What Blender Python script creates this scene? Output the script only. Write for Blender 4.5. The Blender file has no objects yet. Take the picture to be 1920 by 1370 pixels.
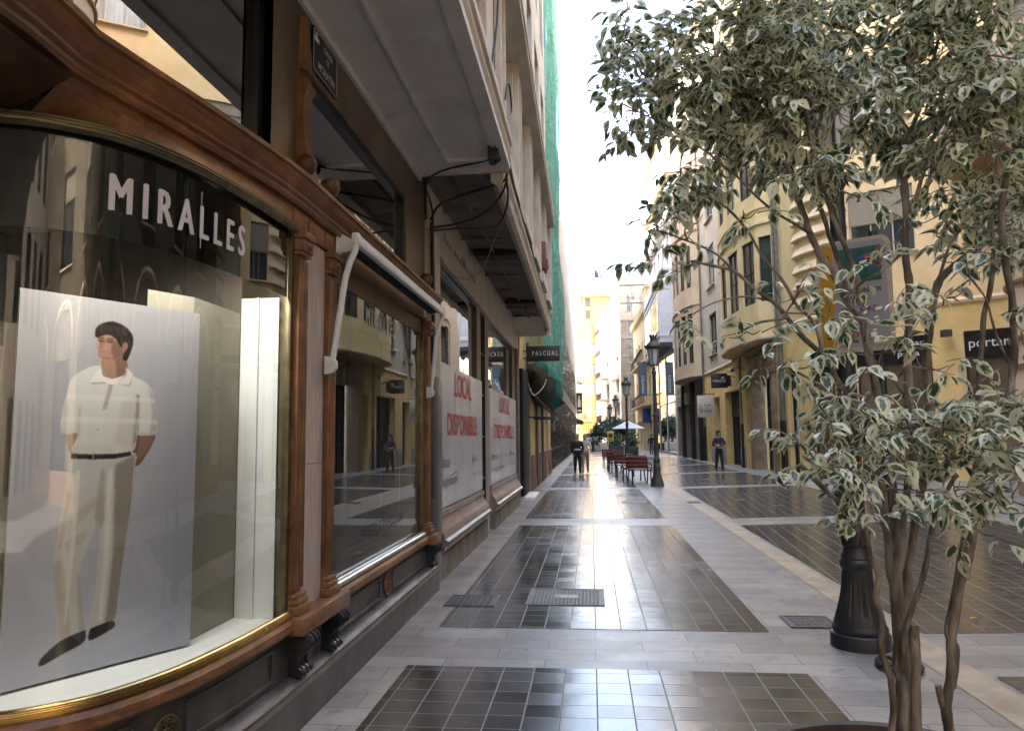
import bpy, bmesh, math, random
import numpy as np
from mathutils import Vector, Matrix, noise as mnoise
R = math.radians
random.seed(7)
scene = bpy.context.scene
COL = scene.collection
# ------------------------------------------------------------------ camera
cd = bpy.data.cameras.new('camera'); cam = bpy.data.objects.new('camera', cd); COL.objects.link(cam)
cd.sensor_width = 36; cd.lens = 25.875; cd.clip_start = .05; cd.clip_end = 2000
cam.matrix_world = Matrix(((0.994187, 0.020586, 0.105674, 0), (0.106118, -0.095363, -0.989770, 0), (-0.010298, 0.995230, -0.096994, 1.6), (0, 0, 0, 1)))
_d1 = Vector((148., -133., -1380.)).normalized(); _u = Vector((-.011, 1, -(-.011 * _d1.x + _d1.y) / _d1.z)).normalized(); _r = _d1.cross(_u)
cam.matrix_world = Matrix(((*_r, 0), (*_d1, 0), (*_u, 1.6), (0, 0, 0, 1)))
scene.camera = cam
# ------------------------------------------------------------------ world, sun, exposure
SUN_EL, SUN_AZ = R(36), math.atan2(-.97, -.24)
w = bpy.data.worlds.new('World'); scene.world = w; w.use_nodes = True
nt = w.node_tree; bg = nt.nodes['Background']
sky = nt.nodes.new('ShaderNodeTexSky'); sky.sky_type = 'NISHITA'; sky.sun_disc = False
sky.sun_elevation = SUN_EL; sky.sun_rotation = SUN_AZ; sky.air_density = 1.0; sky.dust_density = 4.0; sky.ozone_density = .6
hs = nt.nodes.new('ShaderNodeHueSaturation'); hs.inputs['Saturation'].default_value = .80
nt.links.new(sky.outputs[0], hs.inputs['Color']); nt.links.new(hs.outputs[0], bg.inputs[0]); bg.inputs[1].default_value = .15
sd = bpy.data.lights.new('sun', 'SUN'); sd.energy = 2.0; sd.angle = R(.5); sd.color = (1, .93, .82)
so = bpy.data.objects.new('sun', sd); COL.objects.link(so)
_ld = Vector((math.cos(SUN_EL) * .97, math.cos(SUN_EL) * .24, -math.sin(SUN_EL)))
so.rotation_euler = _ld.to_track_quat('-Z', 'Y').to_euler(); so.location = (-20, -20, 60)
vs = scene.view_settings; vs.view_transform = 'Standard'; vs.look = 'None'; vs.exposure = 3.85; vs.gamma = 1; vs.use_curve_mapping = False
scene.render.engine = 'CYCLES'
cy = scene.cycles; cy.use_denoising = True; cy.max_bounces = 8; cy.diffuse_bounces = 4; cy.glossy_bounces = 4; cy.transparent_max_bounces = 10
cy.caustics_reflective = False; cy.caustics_refractive = False; cy.sample_clamp_indirect = 6
# ------------------------------------------------------------------ mesh builder
class MB:
    def __init__(s): s.v = []; s.f = []; s.m = []
    def add(s, vs, fs, m=0):
        o = len(s.v); s.v += [tuple(p) for p in vs]; s.f += [tuple(i + o for i in f) for f in fs]; s.m += [m] * len(fs); return s
    def box(s, x0, x1, y0, y1, z0, z1, m=0, bv=0):
        return s.hexa([(x0, y0, z0), (x1, y0, z0), (x1, y1, z0), (x0, y1, z0), (x0, y0, z1), (x1, y0, z1), (x1, y1, z1), (x0, y1, z1)], m, bv)
    def hexa(s, c, m=0, bv=0):
        fs = [(0, 3, 2, 1), (4, 5, 6, 7), (0, 1, 5, 4), (1, 2, 6, 5), (2, 3, 7, 6), (3, 0, 4, 7)]
        if bv <= 0: return s.add(c, fs, m)
        bm = bmesh.new(); vv = [bm.verts.new(p) for p in c]
        for f in fs: bm.faces.new([vv[i] for i in f])
        bmesh.ops.bevel(bm, geom=list(bm.edges), offset=bv, segments=2, profile=.5, affect='EDGES')
        bm.verts.index_update(); s.add([v.co for v in bm.verts], [[v.index for v in f.verts] for f in bm.faces], m); bm.free(); return s
    def obox(s, c, ax, ay, az, m=0, bv=0):
        c, ax, ay, az = map(Vector, (c, ax, ay, az))
        return s.hexa([c + sx * ax + sy * ay + sz * az for sz in (-1, 1) for sx, sy in ((-1, -1), (1, -1), (1, 1), (-1, 1))], m, bv)
    def beam(s, p, q, w, h, m=0, up=(0, 0, 1), bv=0):
        p, q, up = Vector(p), Vector(q), Vector(up); d = q - p
        side = d.cross(up).normalized(); u2 = side.cross(d).normalized()
        return s.obox((p + q) / 2, d / 2, side * w / 2, u2 * h / 2, m, bv)
    def tube(s, pts, r, n=8, m=0, cap=True):
        pts = [Vector(p) for p in pts]; k = len(pts); rs = r if isinstance(r, (list, tuple)) else [r] * k
        vs = []; prev = None
        for i in range(k):
            t = (pts[min(i + 1, k - 1)] - pts[max(i - 1, 0)])
            t = t.normalized() if t.length > 1e-9 else Vector((0, 0, 1))
            if prev is None:
                a = Vector((1, 0, 0)) if abs(t.x) < .8 else Vector((0, 1, 0)); prev = (a - t * a.dot(t)).normalized()
            else:
                prev = prev - t * prev.dot(t); prev = prev.normalized() if prev.length > 1e-6 else t.orthogonal().normalized()
            b = t.cross(prev)
            for j in range(n):
                a = 2 * math.pi * j / n; vs.append(pts[i] + rs[i] * (math.cos(a) * prev + math.sin(a) * b))
        fs = [(i * n + j, i * n + (j + 1) % n, (i + 1) * n + (j + 1) % n, (i + 1) * n + j) for i in range(k - 1) for j in range(n)]
        if cap: fs += [tuple(range(n - 1, -1, -1)), tuple(range((k - 1) * n, k * n))]
        return s.add(vs, fs, m)
    def lathe(s, prof, c=(0, 0), n=24, m=0, flute=None, ax='z'):
        vs = []
        for r, z in prof:
            for j in range(n):
                a = 2 * math.pi * j / n; rr = r * (1 + (flute(z, a) if flute else 0))
                vs.append((c[0] + rr * math.cos(a), c[1] + rr * math.sin(a), z))
        k = len(prof)
        fs = [(i * n + j, i * n + (j + 1) % n, (i + 1) * n + (j + 1) % n, (i + 1) * n + j) for i in range(k - 1) for j in range(n)]
        if prof[0][0] > 1e-4: fs.append(tuple(range(n - 1, -1, -1)))
        if prof[-1][0] > 1e-4: fs.append(tuple(range((k - 1) * n, k * n)))
        return s.add(vs, fs, m)
    def prism(s, poly, vec, m=0):
        poly = [Vector(p) for p in poly]; vec = Vector(vec); n = len(poly)
        return s.add(poly + [p + vec for p in poly], [tuple(range(n - 1, -1, -1)), tuple(range(n, 2 * n))] + [(i, (i + 1) % n, n + (i + 1) % n, n + i) for i in range(n)], m)
    def sweep(s, prof, path, side=1, m=0, closed=True):
        """prof: (out, z) pairs, path: plan points; out is measured to the right of travel when side is 1"""
        P = [Vector((p[0], p[1])) for p in path]; k = len(P); n = len(prof); vs = []
        for i in range(k):
            a = (P[i] - P[i - 1]).normalized() if i else (P[1] - P[0]).normalized()
            b = (P[i + 1] - P[i]).normalized() if i < k - 1 else a
            n1 = Vector((a.y, -a.x)) * side; n2 = Vector((b.y, -b.x)) * side
            mi = n1 + n2; mi = mi / max(.3, mi.dot(n1)) if mi.length > 1e-6 else n1
            for o, z in prof: vs.append((P[i].x + mi.x * o, P[i].y + mi.y * o, z))
        q = n if closed else n - 1
        fs = [(i * n + j, i * n + (j + 1) % n, (i + 1) * n + (j + 1) % n, (i + 1) * n + j) for i in range(k - 1) for j in range(q)]
        if closed: fs += [tuple(range(n - 1, -1, -1)), tuple(range((k - 1) * n, k * n))]
        return s.add(vs, fs, m)
    def grid(s, fn, nu, nv, m=0, wrap=False):
        vs = [fn(i / nu, j / nv) for i in range(nu + 1) for j in range(nv + 1)]
        fs = [(i * (nv + 1) + j, (i + 1) * (nv + 1) + j, (i + 1) * (nv + 1) + j + 1, i * (nv + 1) + j + 1) for i in range(nu) for j in range(nv)]
        return s.add(vs, fs, m)
    def sphere(s, c, r, n=12, m=0, sc=(1, 1, 1)):
        k = n // 2
        vs = [(c[0] + r * sc[0] * math.sin(math.pi * i / k) * math.cos(2 * math.pi * j / n), c[1] + r * sc[1] * math.sin(math.pi * i / k) * math.sin(2 * math.pi * j / n), c[2] + r * sc[2] * math.cos(math.pi * i / k)) for i in range(k + 1) for j in range(n)]
        fs = [(i * n + j, (i + 1) * n + j, (i + 1) * n + (j + 1) % n, i * n + (j + 1) % n) for i in range(k) for j in range(n)]
        return s.add(vs, fs, m)

def root_loc(o):
    p = Vector((0, 0, 0))
    while o is not None: p = p + o.location; o = o.parent
    return p
def build(name, mb, mats, parent=None, loc=None, local=False, smooth=35, label=None):
    """one mesh object; vertices of mb are world coordinates unless local"""
    if not isinstance(mats, (list, tuple)): mats = [mats]
    base = Vector(loc) if loc is not None else Vector((0, 0, 0))
    off = Vector((0, 0, 0)) if local else base + root_loc(parent)
    me = bpy.data.meshes.new(name)
    v = np.array([tuple(p) for p in mb.v], dtype=float).reshape(-1, 3) - np.array(off)
    me.from_pydata(v.tolist(), [], mb.f); me.validate()
    for mt in mats: me.materials.append(mt)
    if len(mats) > 1 and len(me.polygons) == len(mb.m): me.polygons.foreach_set('material_index', mb.m)
    if smooth:
        me.polygons.foreach_set('use_smooth', [True] * len(me.polygons)); me.set_sharp_from_angle(angle=R(smooth))
    me.update()
    o = bpy.data.objects.new(name, me); COL.objects.link(o); o.location = base
    if parent is not None: o.parent = parent
    if label: o['label'] = label
    return o
def thing(name, label, cat, loc=(0, 0, 0), group=None, rz=0):
    o = bpy.data.objects.new(name, None); COL.objects.link(o); o.location = loc; o.rotation_euler[2] = rz; o.empty_display_size = .2
    return tag(o, label, cat, group)
def tag(o, label, cat, group=None):
    o['label'] = label; o['category'] = cat
    if group: o['group'] = group
    return o
def kind(o, k): o['kind'] = k; return o
def copy_tree(o, parent=None, loc=None, rz=None, label=None):
    c = o.copy(); COL.objects.link(c)
    if parent is not None: c.parent = parent
    if loc is not None: c.location = loc
    if rz is not None: c.rotation_euler[2] = rz
    if label: c['label'] = label
    for ch in list(o.children): copy_tree(ch, c)
    return c
# ------------------------------------------------------------------ materials
def newmat(name):
    m = bpy.data.materials.new(name); m.use_nodes = True; n = m.node_tree.nodes; return m, m.node_tree, n['Principled BSDF']
def c4(c): return (c[0], c[1], c[2], 1)
def node(nt, typ, **k):
    n = nt.nodes.new(typ)
    for a, b in k.items():
        if a in n.inputs: n.inputs[a].default_value = b
        else: setattr(n, a, b)
    return n
def coords(nt, scale=(1, 1, 1), which='Object', rot=(0, 0, 0)):
    tc = nt.nodes.new('ShaderNodeTexCoord'); mp = nt.nodes.new('ShaderNodeMapping')
    mp.inputs['Scale'].default_value = scale; mp.inputs['Rotation'].default_value = rot
    nt.links.new(tc.outputs[which], mp.inputs['Vector']); return mp.outputs[0]
def mixc(nt, fac, a, b, blend='MIX'):
    n = nt.nodes.new('ShaderNodeMix'); n.data_type = 'RGBA'; n.blend_type = blend
    for sock, val in ((n.inputs[0], fac), (n.inputs[6], a), (n.inputs[7], b)):
        if hasattr(val, 'is_output'): nt.links.new(val, sock)
        elif isinstance(val, (tuple, list)): sock.default_value = c4(val)
        else: sock.default_value = val
    return n.outputs[2]
def mth(nt, op, a, b=0., c=0.):
    n = nt.nodes.new('ShaderNodeMath'); n.operation = op
    for i, val in enumerate((a, b, c)):
        if hasattr(val, 'is_output'): nt.links.new(val, n.inputs[i])
        else: n.inputs[i].default_value = val
    return n.outputs[0]
def ramp(nt, fac, a, b, c0=(0, 0, 0), c1=(1, 1, 1)):
    n = nt.nodes.new('ShaderNodeValToRGB'); e = n.color_ramp.elements
    e[0].position = a; e[1].position = b; e[0].color = c4(c0); e[1].color = c4(c1); nt.links.new(fac, n.inputs[0]); return n.outputs[0]
def noisef(nt, vec, scale=5, det=5, rough=.6, dist=0):
    n = nt.nodes.new('ShaderNodeTexNoise'); n.inputs['Scale'].default_value = scale; n.inputs['Detail'].default_value = det
    n.inputs['Roughness'].default_value = rough; n.inputs['Distortion'].default_value = dist; nt.links.new(vec, n.inputs['Vector']); return n.outputs[0]
def bump(nt, bs, h, s=.3, d=.01):
    b = nt.nodes.new('ShaderNodeBump'); b.inputs['Strength'].default_value = s; b.inputs['Distance'].default_value = d
    nt.links.new(h, b.inputs['Height']); nt.links.new(b.outputs[0], bs.inputs['Normal'])
def mat(name, c1, c2=None, scale=4, rough=.6, metal=0, bmp=0, bscale=40, stretch=(1, 1, 1), lo=.35, hi=.65, spec=.5, dirt=0, dirtc=(.05, .045, .04), rr=0, coat=0, bd=.01):
    """noise-mottled surface: c1 to c2, with optional irregular grime of its own shape"""
    m, nt, bs = newmat(name); L = nt.links
    bs.inputs['Roughness'].default_value = rough; bs.inputs['Metallic'].default_value = metal; bs.inputs['Specular IOR Level'].default_value = spec
    if coat: bs.inputs['Coat Weight'].default_value = coat; bs.inputs['Coat Roughness'].default_value = .12
    if c2 is None: bs.inputs['Base Color'].default_value = c4(c1)
    v = coords(nt, stretch); nz = noisef(nt, v, scale)
    if c2 is not None:
        col = ramp(nt, nz, lo, hi, c1, c2)
        if dirt:
            n2 = noisef(nt, coords(nt, (1.3, 1.3, .35)), 1.7, 8, .68); n3 = noisef(nt, v, 14, 6, .7)
            f = mth(nt, 'MULTIPLY', ramp(nt, n2, .5, .72), ramp(nt, n3, .35, .7)); f = mth(nt, 'MULTIPLY', f, dirt); col = mixc(nt, f, col, dirtc)
        L.new(col, bs.inputs['Base Color'])
    if rr: L.new(mth(nt, 'ADD', mth(nt, 'MULTIPLY', noisef(nt, v, scale * 2.3), rr), rough - rr / 2), bs.inputs['Roughness'])
    if bmp: bump(nt, bs, noisef(nt, v, bscale, 6, .65), bmp, bd)
    return m
def woodmat(name, ca, cb, axis, rough=.42, coat=.25, grain=1.0):
    m, nt, bs = newmat(name); L = nt.links
    sc = [11, 11, 11]; sc[axis] = .6
    v = coords(nt, tuple(x * grain for x in sc)); n1 = noisef(nt, v, 3, 8, .7, .6); n2 = noisef(nt, coords(nt, (1, 1, 1)), 3.2, 7, .7)
    sc2 = [90, 90, 90]; sc2[axis] = 3; n3 = noisef(nt, coords(nt, tuple(sc2)), 2, 3, .6)
    col = ramp(nt, n1, .3, .72, ca, cb); col = mixc(nt, mth(nt, 'MULTIPLY', ramp(nt, n2, .38, .68), .75), col, tuple(x * .42 for x in ca)); col = mixc(nt, mth(nt, 'MULTIPLY', ramp(nt, n3, .5, .75), .35), col, tuple(x * .5 for x in ca))
    L.new(col, bs.inputs['Base Color']); bs.inputs['Roughness'].default_value = rough; bs.inputs['Coat Weight'].default_value = coat; bs.inputs['Coat Roughness'].default_value = .2
    bump(nt, bs, n1, .25, .004); return m
def glassmat(name, tint=(.93, .97, .95), base=.03, gain=1.5, wav=0, rough=0.0, wsc=3):
    m = bpy.data.materials.new(name); m.use_nodes = True; nt = m.node_tree; nt.nodes.clear(); L = nt.links
    out = nt.nodes.new('ShaderNodeOutputMaterial'); tr = nt.nodes.new('ShaderNodeBsdfTransparent'); gl = nt.nodes.new('ShaderNodeBsdfGlossy')
    tr.inputs[0].default_value = c4(tint); gl.inputs['Roughness'].default_value = rough; gl.inputs[0].default_value = (1, 1, 1, 1)
    fr = nt.nodes.new('ShaderNodeFresnel'); fr.inputs[0].default_value = 1.5
    f = mth(nt, 'MINIMUM', mth(nt, 'ADD', mth(nt, 'MULTIPLY', fr.outputs[0], gain), base), .95)
    if wav:
        b = nt.nodes.new('ShaderNodeBump'); b.inputs['Strength'].default_value = wav; b.inputs['Distance'].default_value = .05
        L.new(noisef(nt, coords(nt, (1, 1, .6)), wsc, 1, .4), b.inputs['Height']); L.new(b.outputs[0], gl.inputs['Normal'])
    mx = nt.nodes.new('ShaderNodeMixShader'); L.new(f, mx.inputs[0]); L.new(tr.outputs[0], mx.inputs[1]); L.new(gl.outputs[0], mx.inputs[2]); L.new(mx.outputs[0], out.inputs[0])
    return m
def emit(name, c, s):
    m, nt, bs = newmat(name); bs.inputs['Base Color'].default_value = c4(c); bs.inputs['Emission Color'].default_value = c4(c); bs.inputs['Emission Strength'].default_value = s; return m
def stripes(name, c1, c2, axis=2, per=.05, rough=.6, duty=.15, bmp=.6):
    """slatted shutter: real dark joints between slats"""
    m, nt, bs = newmat(name); L = nt.links; tc = nt.nodes.new('ShaderNodeTexCoord'); sx = nt.nodes.new('ShaderNodeSeparateXYZ'); L.new(tc.outputs['Object'], sx.inputs[0])
    f = mth(nt, 'FRACT', mth(nt, 'DIVIDE', sx.outputs[axis], per)); g = mth(nt, 'LESS_THAN', f, duty)
    nz = noisef(nt, coords(nt), 3, 5); base = mixc(nt, mth(nt, 'MULTIPLY', nz, .5), c1, tuple(x * .6 for x in c1)); L.new(mixc(nt, g, base, c2), bs.inputs['Base Color']); bs.inputs['Roughness'].default_value = rough
    bump(nt, bs, mth(nt, 'SINE', mth(nt, 'MULTIPLY', f, 3.14159)), bmp, .01); return m

WOOD_V = woodmat('oak_upright', (.13, .056, .021), (.42, .19, .073), 2, .5, .12)
WOOD_Y = woodmat('oak_lengthwise', (.14, .06, .023), (.43, .195, .075), 1, .5, .12)
WOOD_D = woodmat('oak_dark', (.07, .031, .013), (.20, .09, .036), 1, .5, .15)
def pale_panel():
    m = mat('pale_marble', (.40, .33, .28), (.58, .50, .44), 6, .45, stretch=(1, 6, .6), dirt=.5, dirtc=(.25, .16, .1), bmp=.05); return m
PALE = pale_panel()
MARBLE = mat('brown_marble', (.085, .055, .034), (.23, .165, .105), 2.2, .38, stretch=(1, 1, .55), dirt=.7, dirtc=(.05, .034, .022), lo=.3, hi=.72, bmp=.04)
SLATE = mat('dark_stone', (.032, .030, .029), (.088, .082, .078), 3.2, .42, dirt=.6, dirtc=(.2, .19, .18), bmp=.12, bscale=22, rr=.25)
BASALT = mat('black_marble', (.016, .016, .018), (.05, .05, .055), 5, .3, bmp=.05, rr=.2)
BRASS = mat('brass', (.52, .36, .13), (.68, .5, .22), 9, .24, 1, bmp=.25, bscale=9, rr=.2, bd=.006)
BRASS_DARK = mat('aged_brass', (.10, .085, .05), (.2, .165, .09), 7, .4, .8, bmp=.1)
WHITE = mat('white_paint', (.70, .70, .67), (.80, .80, .77), 3, .45, bmp=.03)
WHITE_METAL = mat('white_lacquered_metal', (.72, .73, .74), (.8, .8, .8), 6, .32, bmp=.02)
BLACKM = mat('black_paint', (.012, .012, .013), (.026, .026, .028), 6, .4, bmp=.05)
BLACKCLOTH = mat('black_cloth', (.006, .006, .006), (.012, .012, .012), 20, .9)
SOFFIT = mat('soffit_plaster', (.66, .64, .62), (.76, .74, .72), 1.6, .75, bmp=.12, bscale=8, dirt=.6, dirtc=(.25, .22, .2), spec=.2)
CREAM = mat('cream_plaster', (.58, .51, .42), (.69, .62, .52), 1.8, .8, bmp=.12, bscale=25, dirt=.4, dirtc=(.26, .2, .14), spec=.2)
STONE = mat('pale_facade_stone', (.56, .49, .40), (.68, .61, .51), 2.2, .7, bmp=.1, bscale=20, dirt=.35, dirtc=(.28, .23, .18), spec=.25)
PINKSTONE = mat('pink_marble', (.21, .155, .135), (.37, .285, .25), 3, .32, stretch=(1, .5, 1.4), dirt=.5, dirtc=(.12, .09, .08), bmp=.05)
CONC = mat('dirty_concrete', (.13, .115, .10), (.24, .215, .19), 2.6, .8, dirt=.7, dirtc=(.03, .028, .026), bmp=.2)
YEL = mat('yellow_plaster', (.71, .50, .21), (.82, .60, .29), 1.4, .8, bmp=.08, bscale=30, dirt=.3, dirtc=(.42, .3, .15), spec=.2)
PEACH = mat('peach_plaster', (.75, .55, .30), (.85, .65, .39), 1.2, .8, bmp=.08, bscale=30, dirt=.25, dirtc=(.5, .36, .2), spec=.2)
PEACH_TRIM = mat('peach_trim', (.68, .5, .33), (.78, .6, .42), 2, .8, bmp=.1, dirt=.3, dirtc=(.45, .33, .2))
GREYP = mat('grey_plaster', (.52, .48, .41), (.62, .58, .5), 1.3, .8, bmp=.08, bscale=30, dirt=.35, dirtc=(.36, .3, .24), spec=.2)
BEIGEP = mat('beige_plaster', (.56, .45, .33), (.66, .55, .41), 1.3, .8, bmp=.08, dirt=.3, dirtc=(.38, .29, .2), spec=.2)
BLUEW = mat('bluish_white_paint', (.55, .58, .64), (.66, .69, .74), 2, .6, bmp=.05, dirt=.3, dirtc=(.4, .41, .43))
OCHRE = mat('ochre_plaster', (.60, .44, .22), (.7, .53, .3), .8, .8, dirt=.25, dirtc=(.44, .31, .15))
FARWHITE = mat('far_white_plaster', (.66, .63, .58), (.76, .73, .68), .8, .8, dirt=.25, dirtc=(.34, .3, .26))
IRON = mat('dark_cast_iron', (.018, .018, .02), (.034, .033, .033), 8, .42, bmp=.12, bscale=60, rr=.15)
IRON_BROWN = mat('weathered_iron', (.03, .027, .023), (.055, .048, .04), 8, .5, bmp=.15, bscale=60)
WINGLASS = mat('window_glass', (.02, .024, .026), (.05, .055, .058), 1.3, .05, spec=.9, bmp=.02, bscale=2)
CURTAIN = mat('curtained_glass', (.2, .2, .19), (.42, .42, .39), 3, .12, stretch=(6, 6, .3), spec=.9)
DARKFRAME = mat('dark_window_frame', (.03, .027, .024), (.06, .052, .045), 6, .5)
SHUT = stripes('roller_shutter', (.32, .27, .2), (.10, .085, .065), 2, .055)
SHUT_GREY = stripes('grey_roller_shutter', (.2, .205, .22), (.08, .08, .085), 2, .055)
GRILLE = stripes('black_roller_grille', (.02, .021, .023), (.006, .006, .006), 2, .09)
GUTTER = mat('grey_zinc', (.15, .15, .14), (.24, .24, .22), 5, .45, .5, dirt=.4)
RED_LETTER = mat('red_vinyl', (.42, .03, .025), (.5, .045, .035), 10, .5)
WHITE_LETTER = mat('white_letters', (.78, .78, .8), None, rough=.4)
GREY_LETTER = mat('grey_print', (.10, .10, .10), None, rough=.5)
LILAC_LETTER = mat('lilac_white_letters', (.72, .72, .8), None, rough=.4)
CABLE = mat('black_cable', (.012, .011, .010), (.03, .028, .025), 30, .55)
SKIN = mat('skin', (.42, .22, .15), (.52, .29, .2), 12, .5)
HAIR_D = mat('dark_hair', (.02, .011, .008), (.05, .028, .018), 40, .5)
HAIR_G = mat('grey_hair', (.2, .19, .18), (.35, .33, .31), 40, .6)
# ------------------------------------------------------------------ lettering
def text_pts(s, bold=0.0, res=3):
    cu = bpy.data.curves.new('t', 'FONT'); cu.body = s; cu.size = 1; cu.offset = bold; cu.resolution_u = res; cu.fill_mode = 'FRONT'
    o = bpy.data.objects.new('t', cu); COL.objects.link(o); dg = bpy.context.evaluated_depsgraph_get(); dg.update()
    me = bpy.data.meshes.new_from_object(o.evaluated_get(dg)); bm = bmesh.new(); bm.from_mesh(me); bmesh.ops.triangulate(bm, faces=bm.faces[:]); bm.to_mesh(me); bm.free(); v = [(p.co.x, p.co.y) for p in me.vertices]; f = [tuple(p.vertices) for p in me.polygons]
    bpy.data.objects.remove(o); bpy.data.curves.remove(cu); bpy.data.meshes.remove(me); return v, f
def letters(mb, s, o, u, v, w, h, bold=0.0, m=0, fn=None, lift=.0015, italic=0, spaced=1.0):
    """flat lettering fitted to a w by h box from its lower left corner o along u and v"""
    if spaced != 1.0: s = (' ' if spaced < 1.5 else '  ').join(s)
    vv, ff = text_pts(s, bold); xs = [p[0] for p in vv]; ys = [p[1] for p in vv]; x0, x1, y0, y1 = min(xs), max(xs), min(ys), max(ys)
    o, u, v = Vector(o), Vector(u).normalized(), Vector(v).normalized(); n = u.cross(v); out = []
    for x, y in vv:
        a = (x - x0) / (x1 - x0) * w; b = (y - y0) / (y1 - y0) * h; a += italic * b
        out.append(fn(a, b) if fn else o + u * a + v * b + n * lift)
    return mb.add(out, ff, m)
# ------------------------------------------------------------------ ground and paving
def gz(x): return .024 * max(0.0, min(x, 14.0) - 2.3)
def slab_mat():
    m, nt, bs = newmat('stone_slabs'); L = nt.links
    v = coords(nt, (1, 1, 1))
    b = node(nt, 'ShaderNodeTexBrick', Scale=1.0); b.inputs['Brick Width'].default_value = .72; b.inputs['Row Height'].default_value = .262; b.inputs['Mortar Size'].default_value = .0035
    b.inputs['Color1'].default_value = (0, 0, 0, 1); b.inputs['Color2'].default_value = (1, 1, 1, 1); b.inputs['Mortar'].default_value = (.5, .5, .5, 1); b.inputs['Bias'].default_value = 0
    L.new(v, b.inputs['Vector'])
    n1 = noisef(nt, v, 1.1, 8, .65); n2 = noisef(nt, v, 60, 4, .7); n3 = noisef(nt, v, 7, 6, .7)
    base = mixc(nt, b.outputs[0], (.20, .186, .168), (.37, .345, .312)); base = mixc(nt, mth(nt, 'MULTIPLY', ramp(nt, n1, .38, .66), .8), base, (.15, .138, .127)); base = mixc(nt, mth(nt, 'MULTIPLY', ramp(nt, noisef(nt, coords(nt, (1, 1, 1)), 2.7, 6, .7), .52, .66), .55), base, (.30, .245, .195))
    base = mixc(nt, mth(nt, 'MULTIPLY', ramp(nt, n2, .5, .7), .35), base, (.46, .42, .38)); base = mixc(nt, mth(nt, 'MULTIPLY', ramp(nt, n3, .54, .7), .6), base, (.11, .10, .092))
    vo = node(nt, 'ShaderNodeTexVoronoi', Scale=2.6); L.new(v, vo.inputs['Vector']); spots = mth(nt, 'LESS_THAN', vo.outputs['Distance'], .055)
    base = mixc(nt, mth(nt, 'MULTIPLY', spots, .6), base, (.05, .046, .042))
    L.new(mixc(nt, b.outputs['Fac'], base, (.05, .045, .04)), bs.inputs['Base Color'])
    L.new(mth(nt, 'ADD', mth(nt, 'MULTIPLY', n1, .3), .22), bs.inputs['Roughness']); bs.inputs['Specular IOR Level'].default_value = .55
    bump(nt, bs, mth(nt, 'SUBTRACT', n2, mth(nt, 'MULTIPLY', b.outputs['Fac'], 2.)), .12, .004); return m
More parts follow.
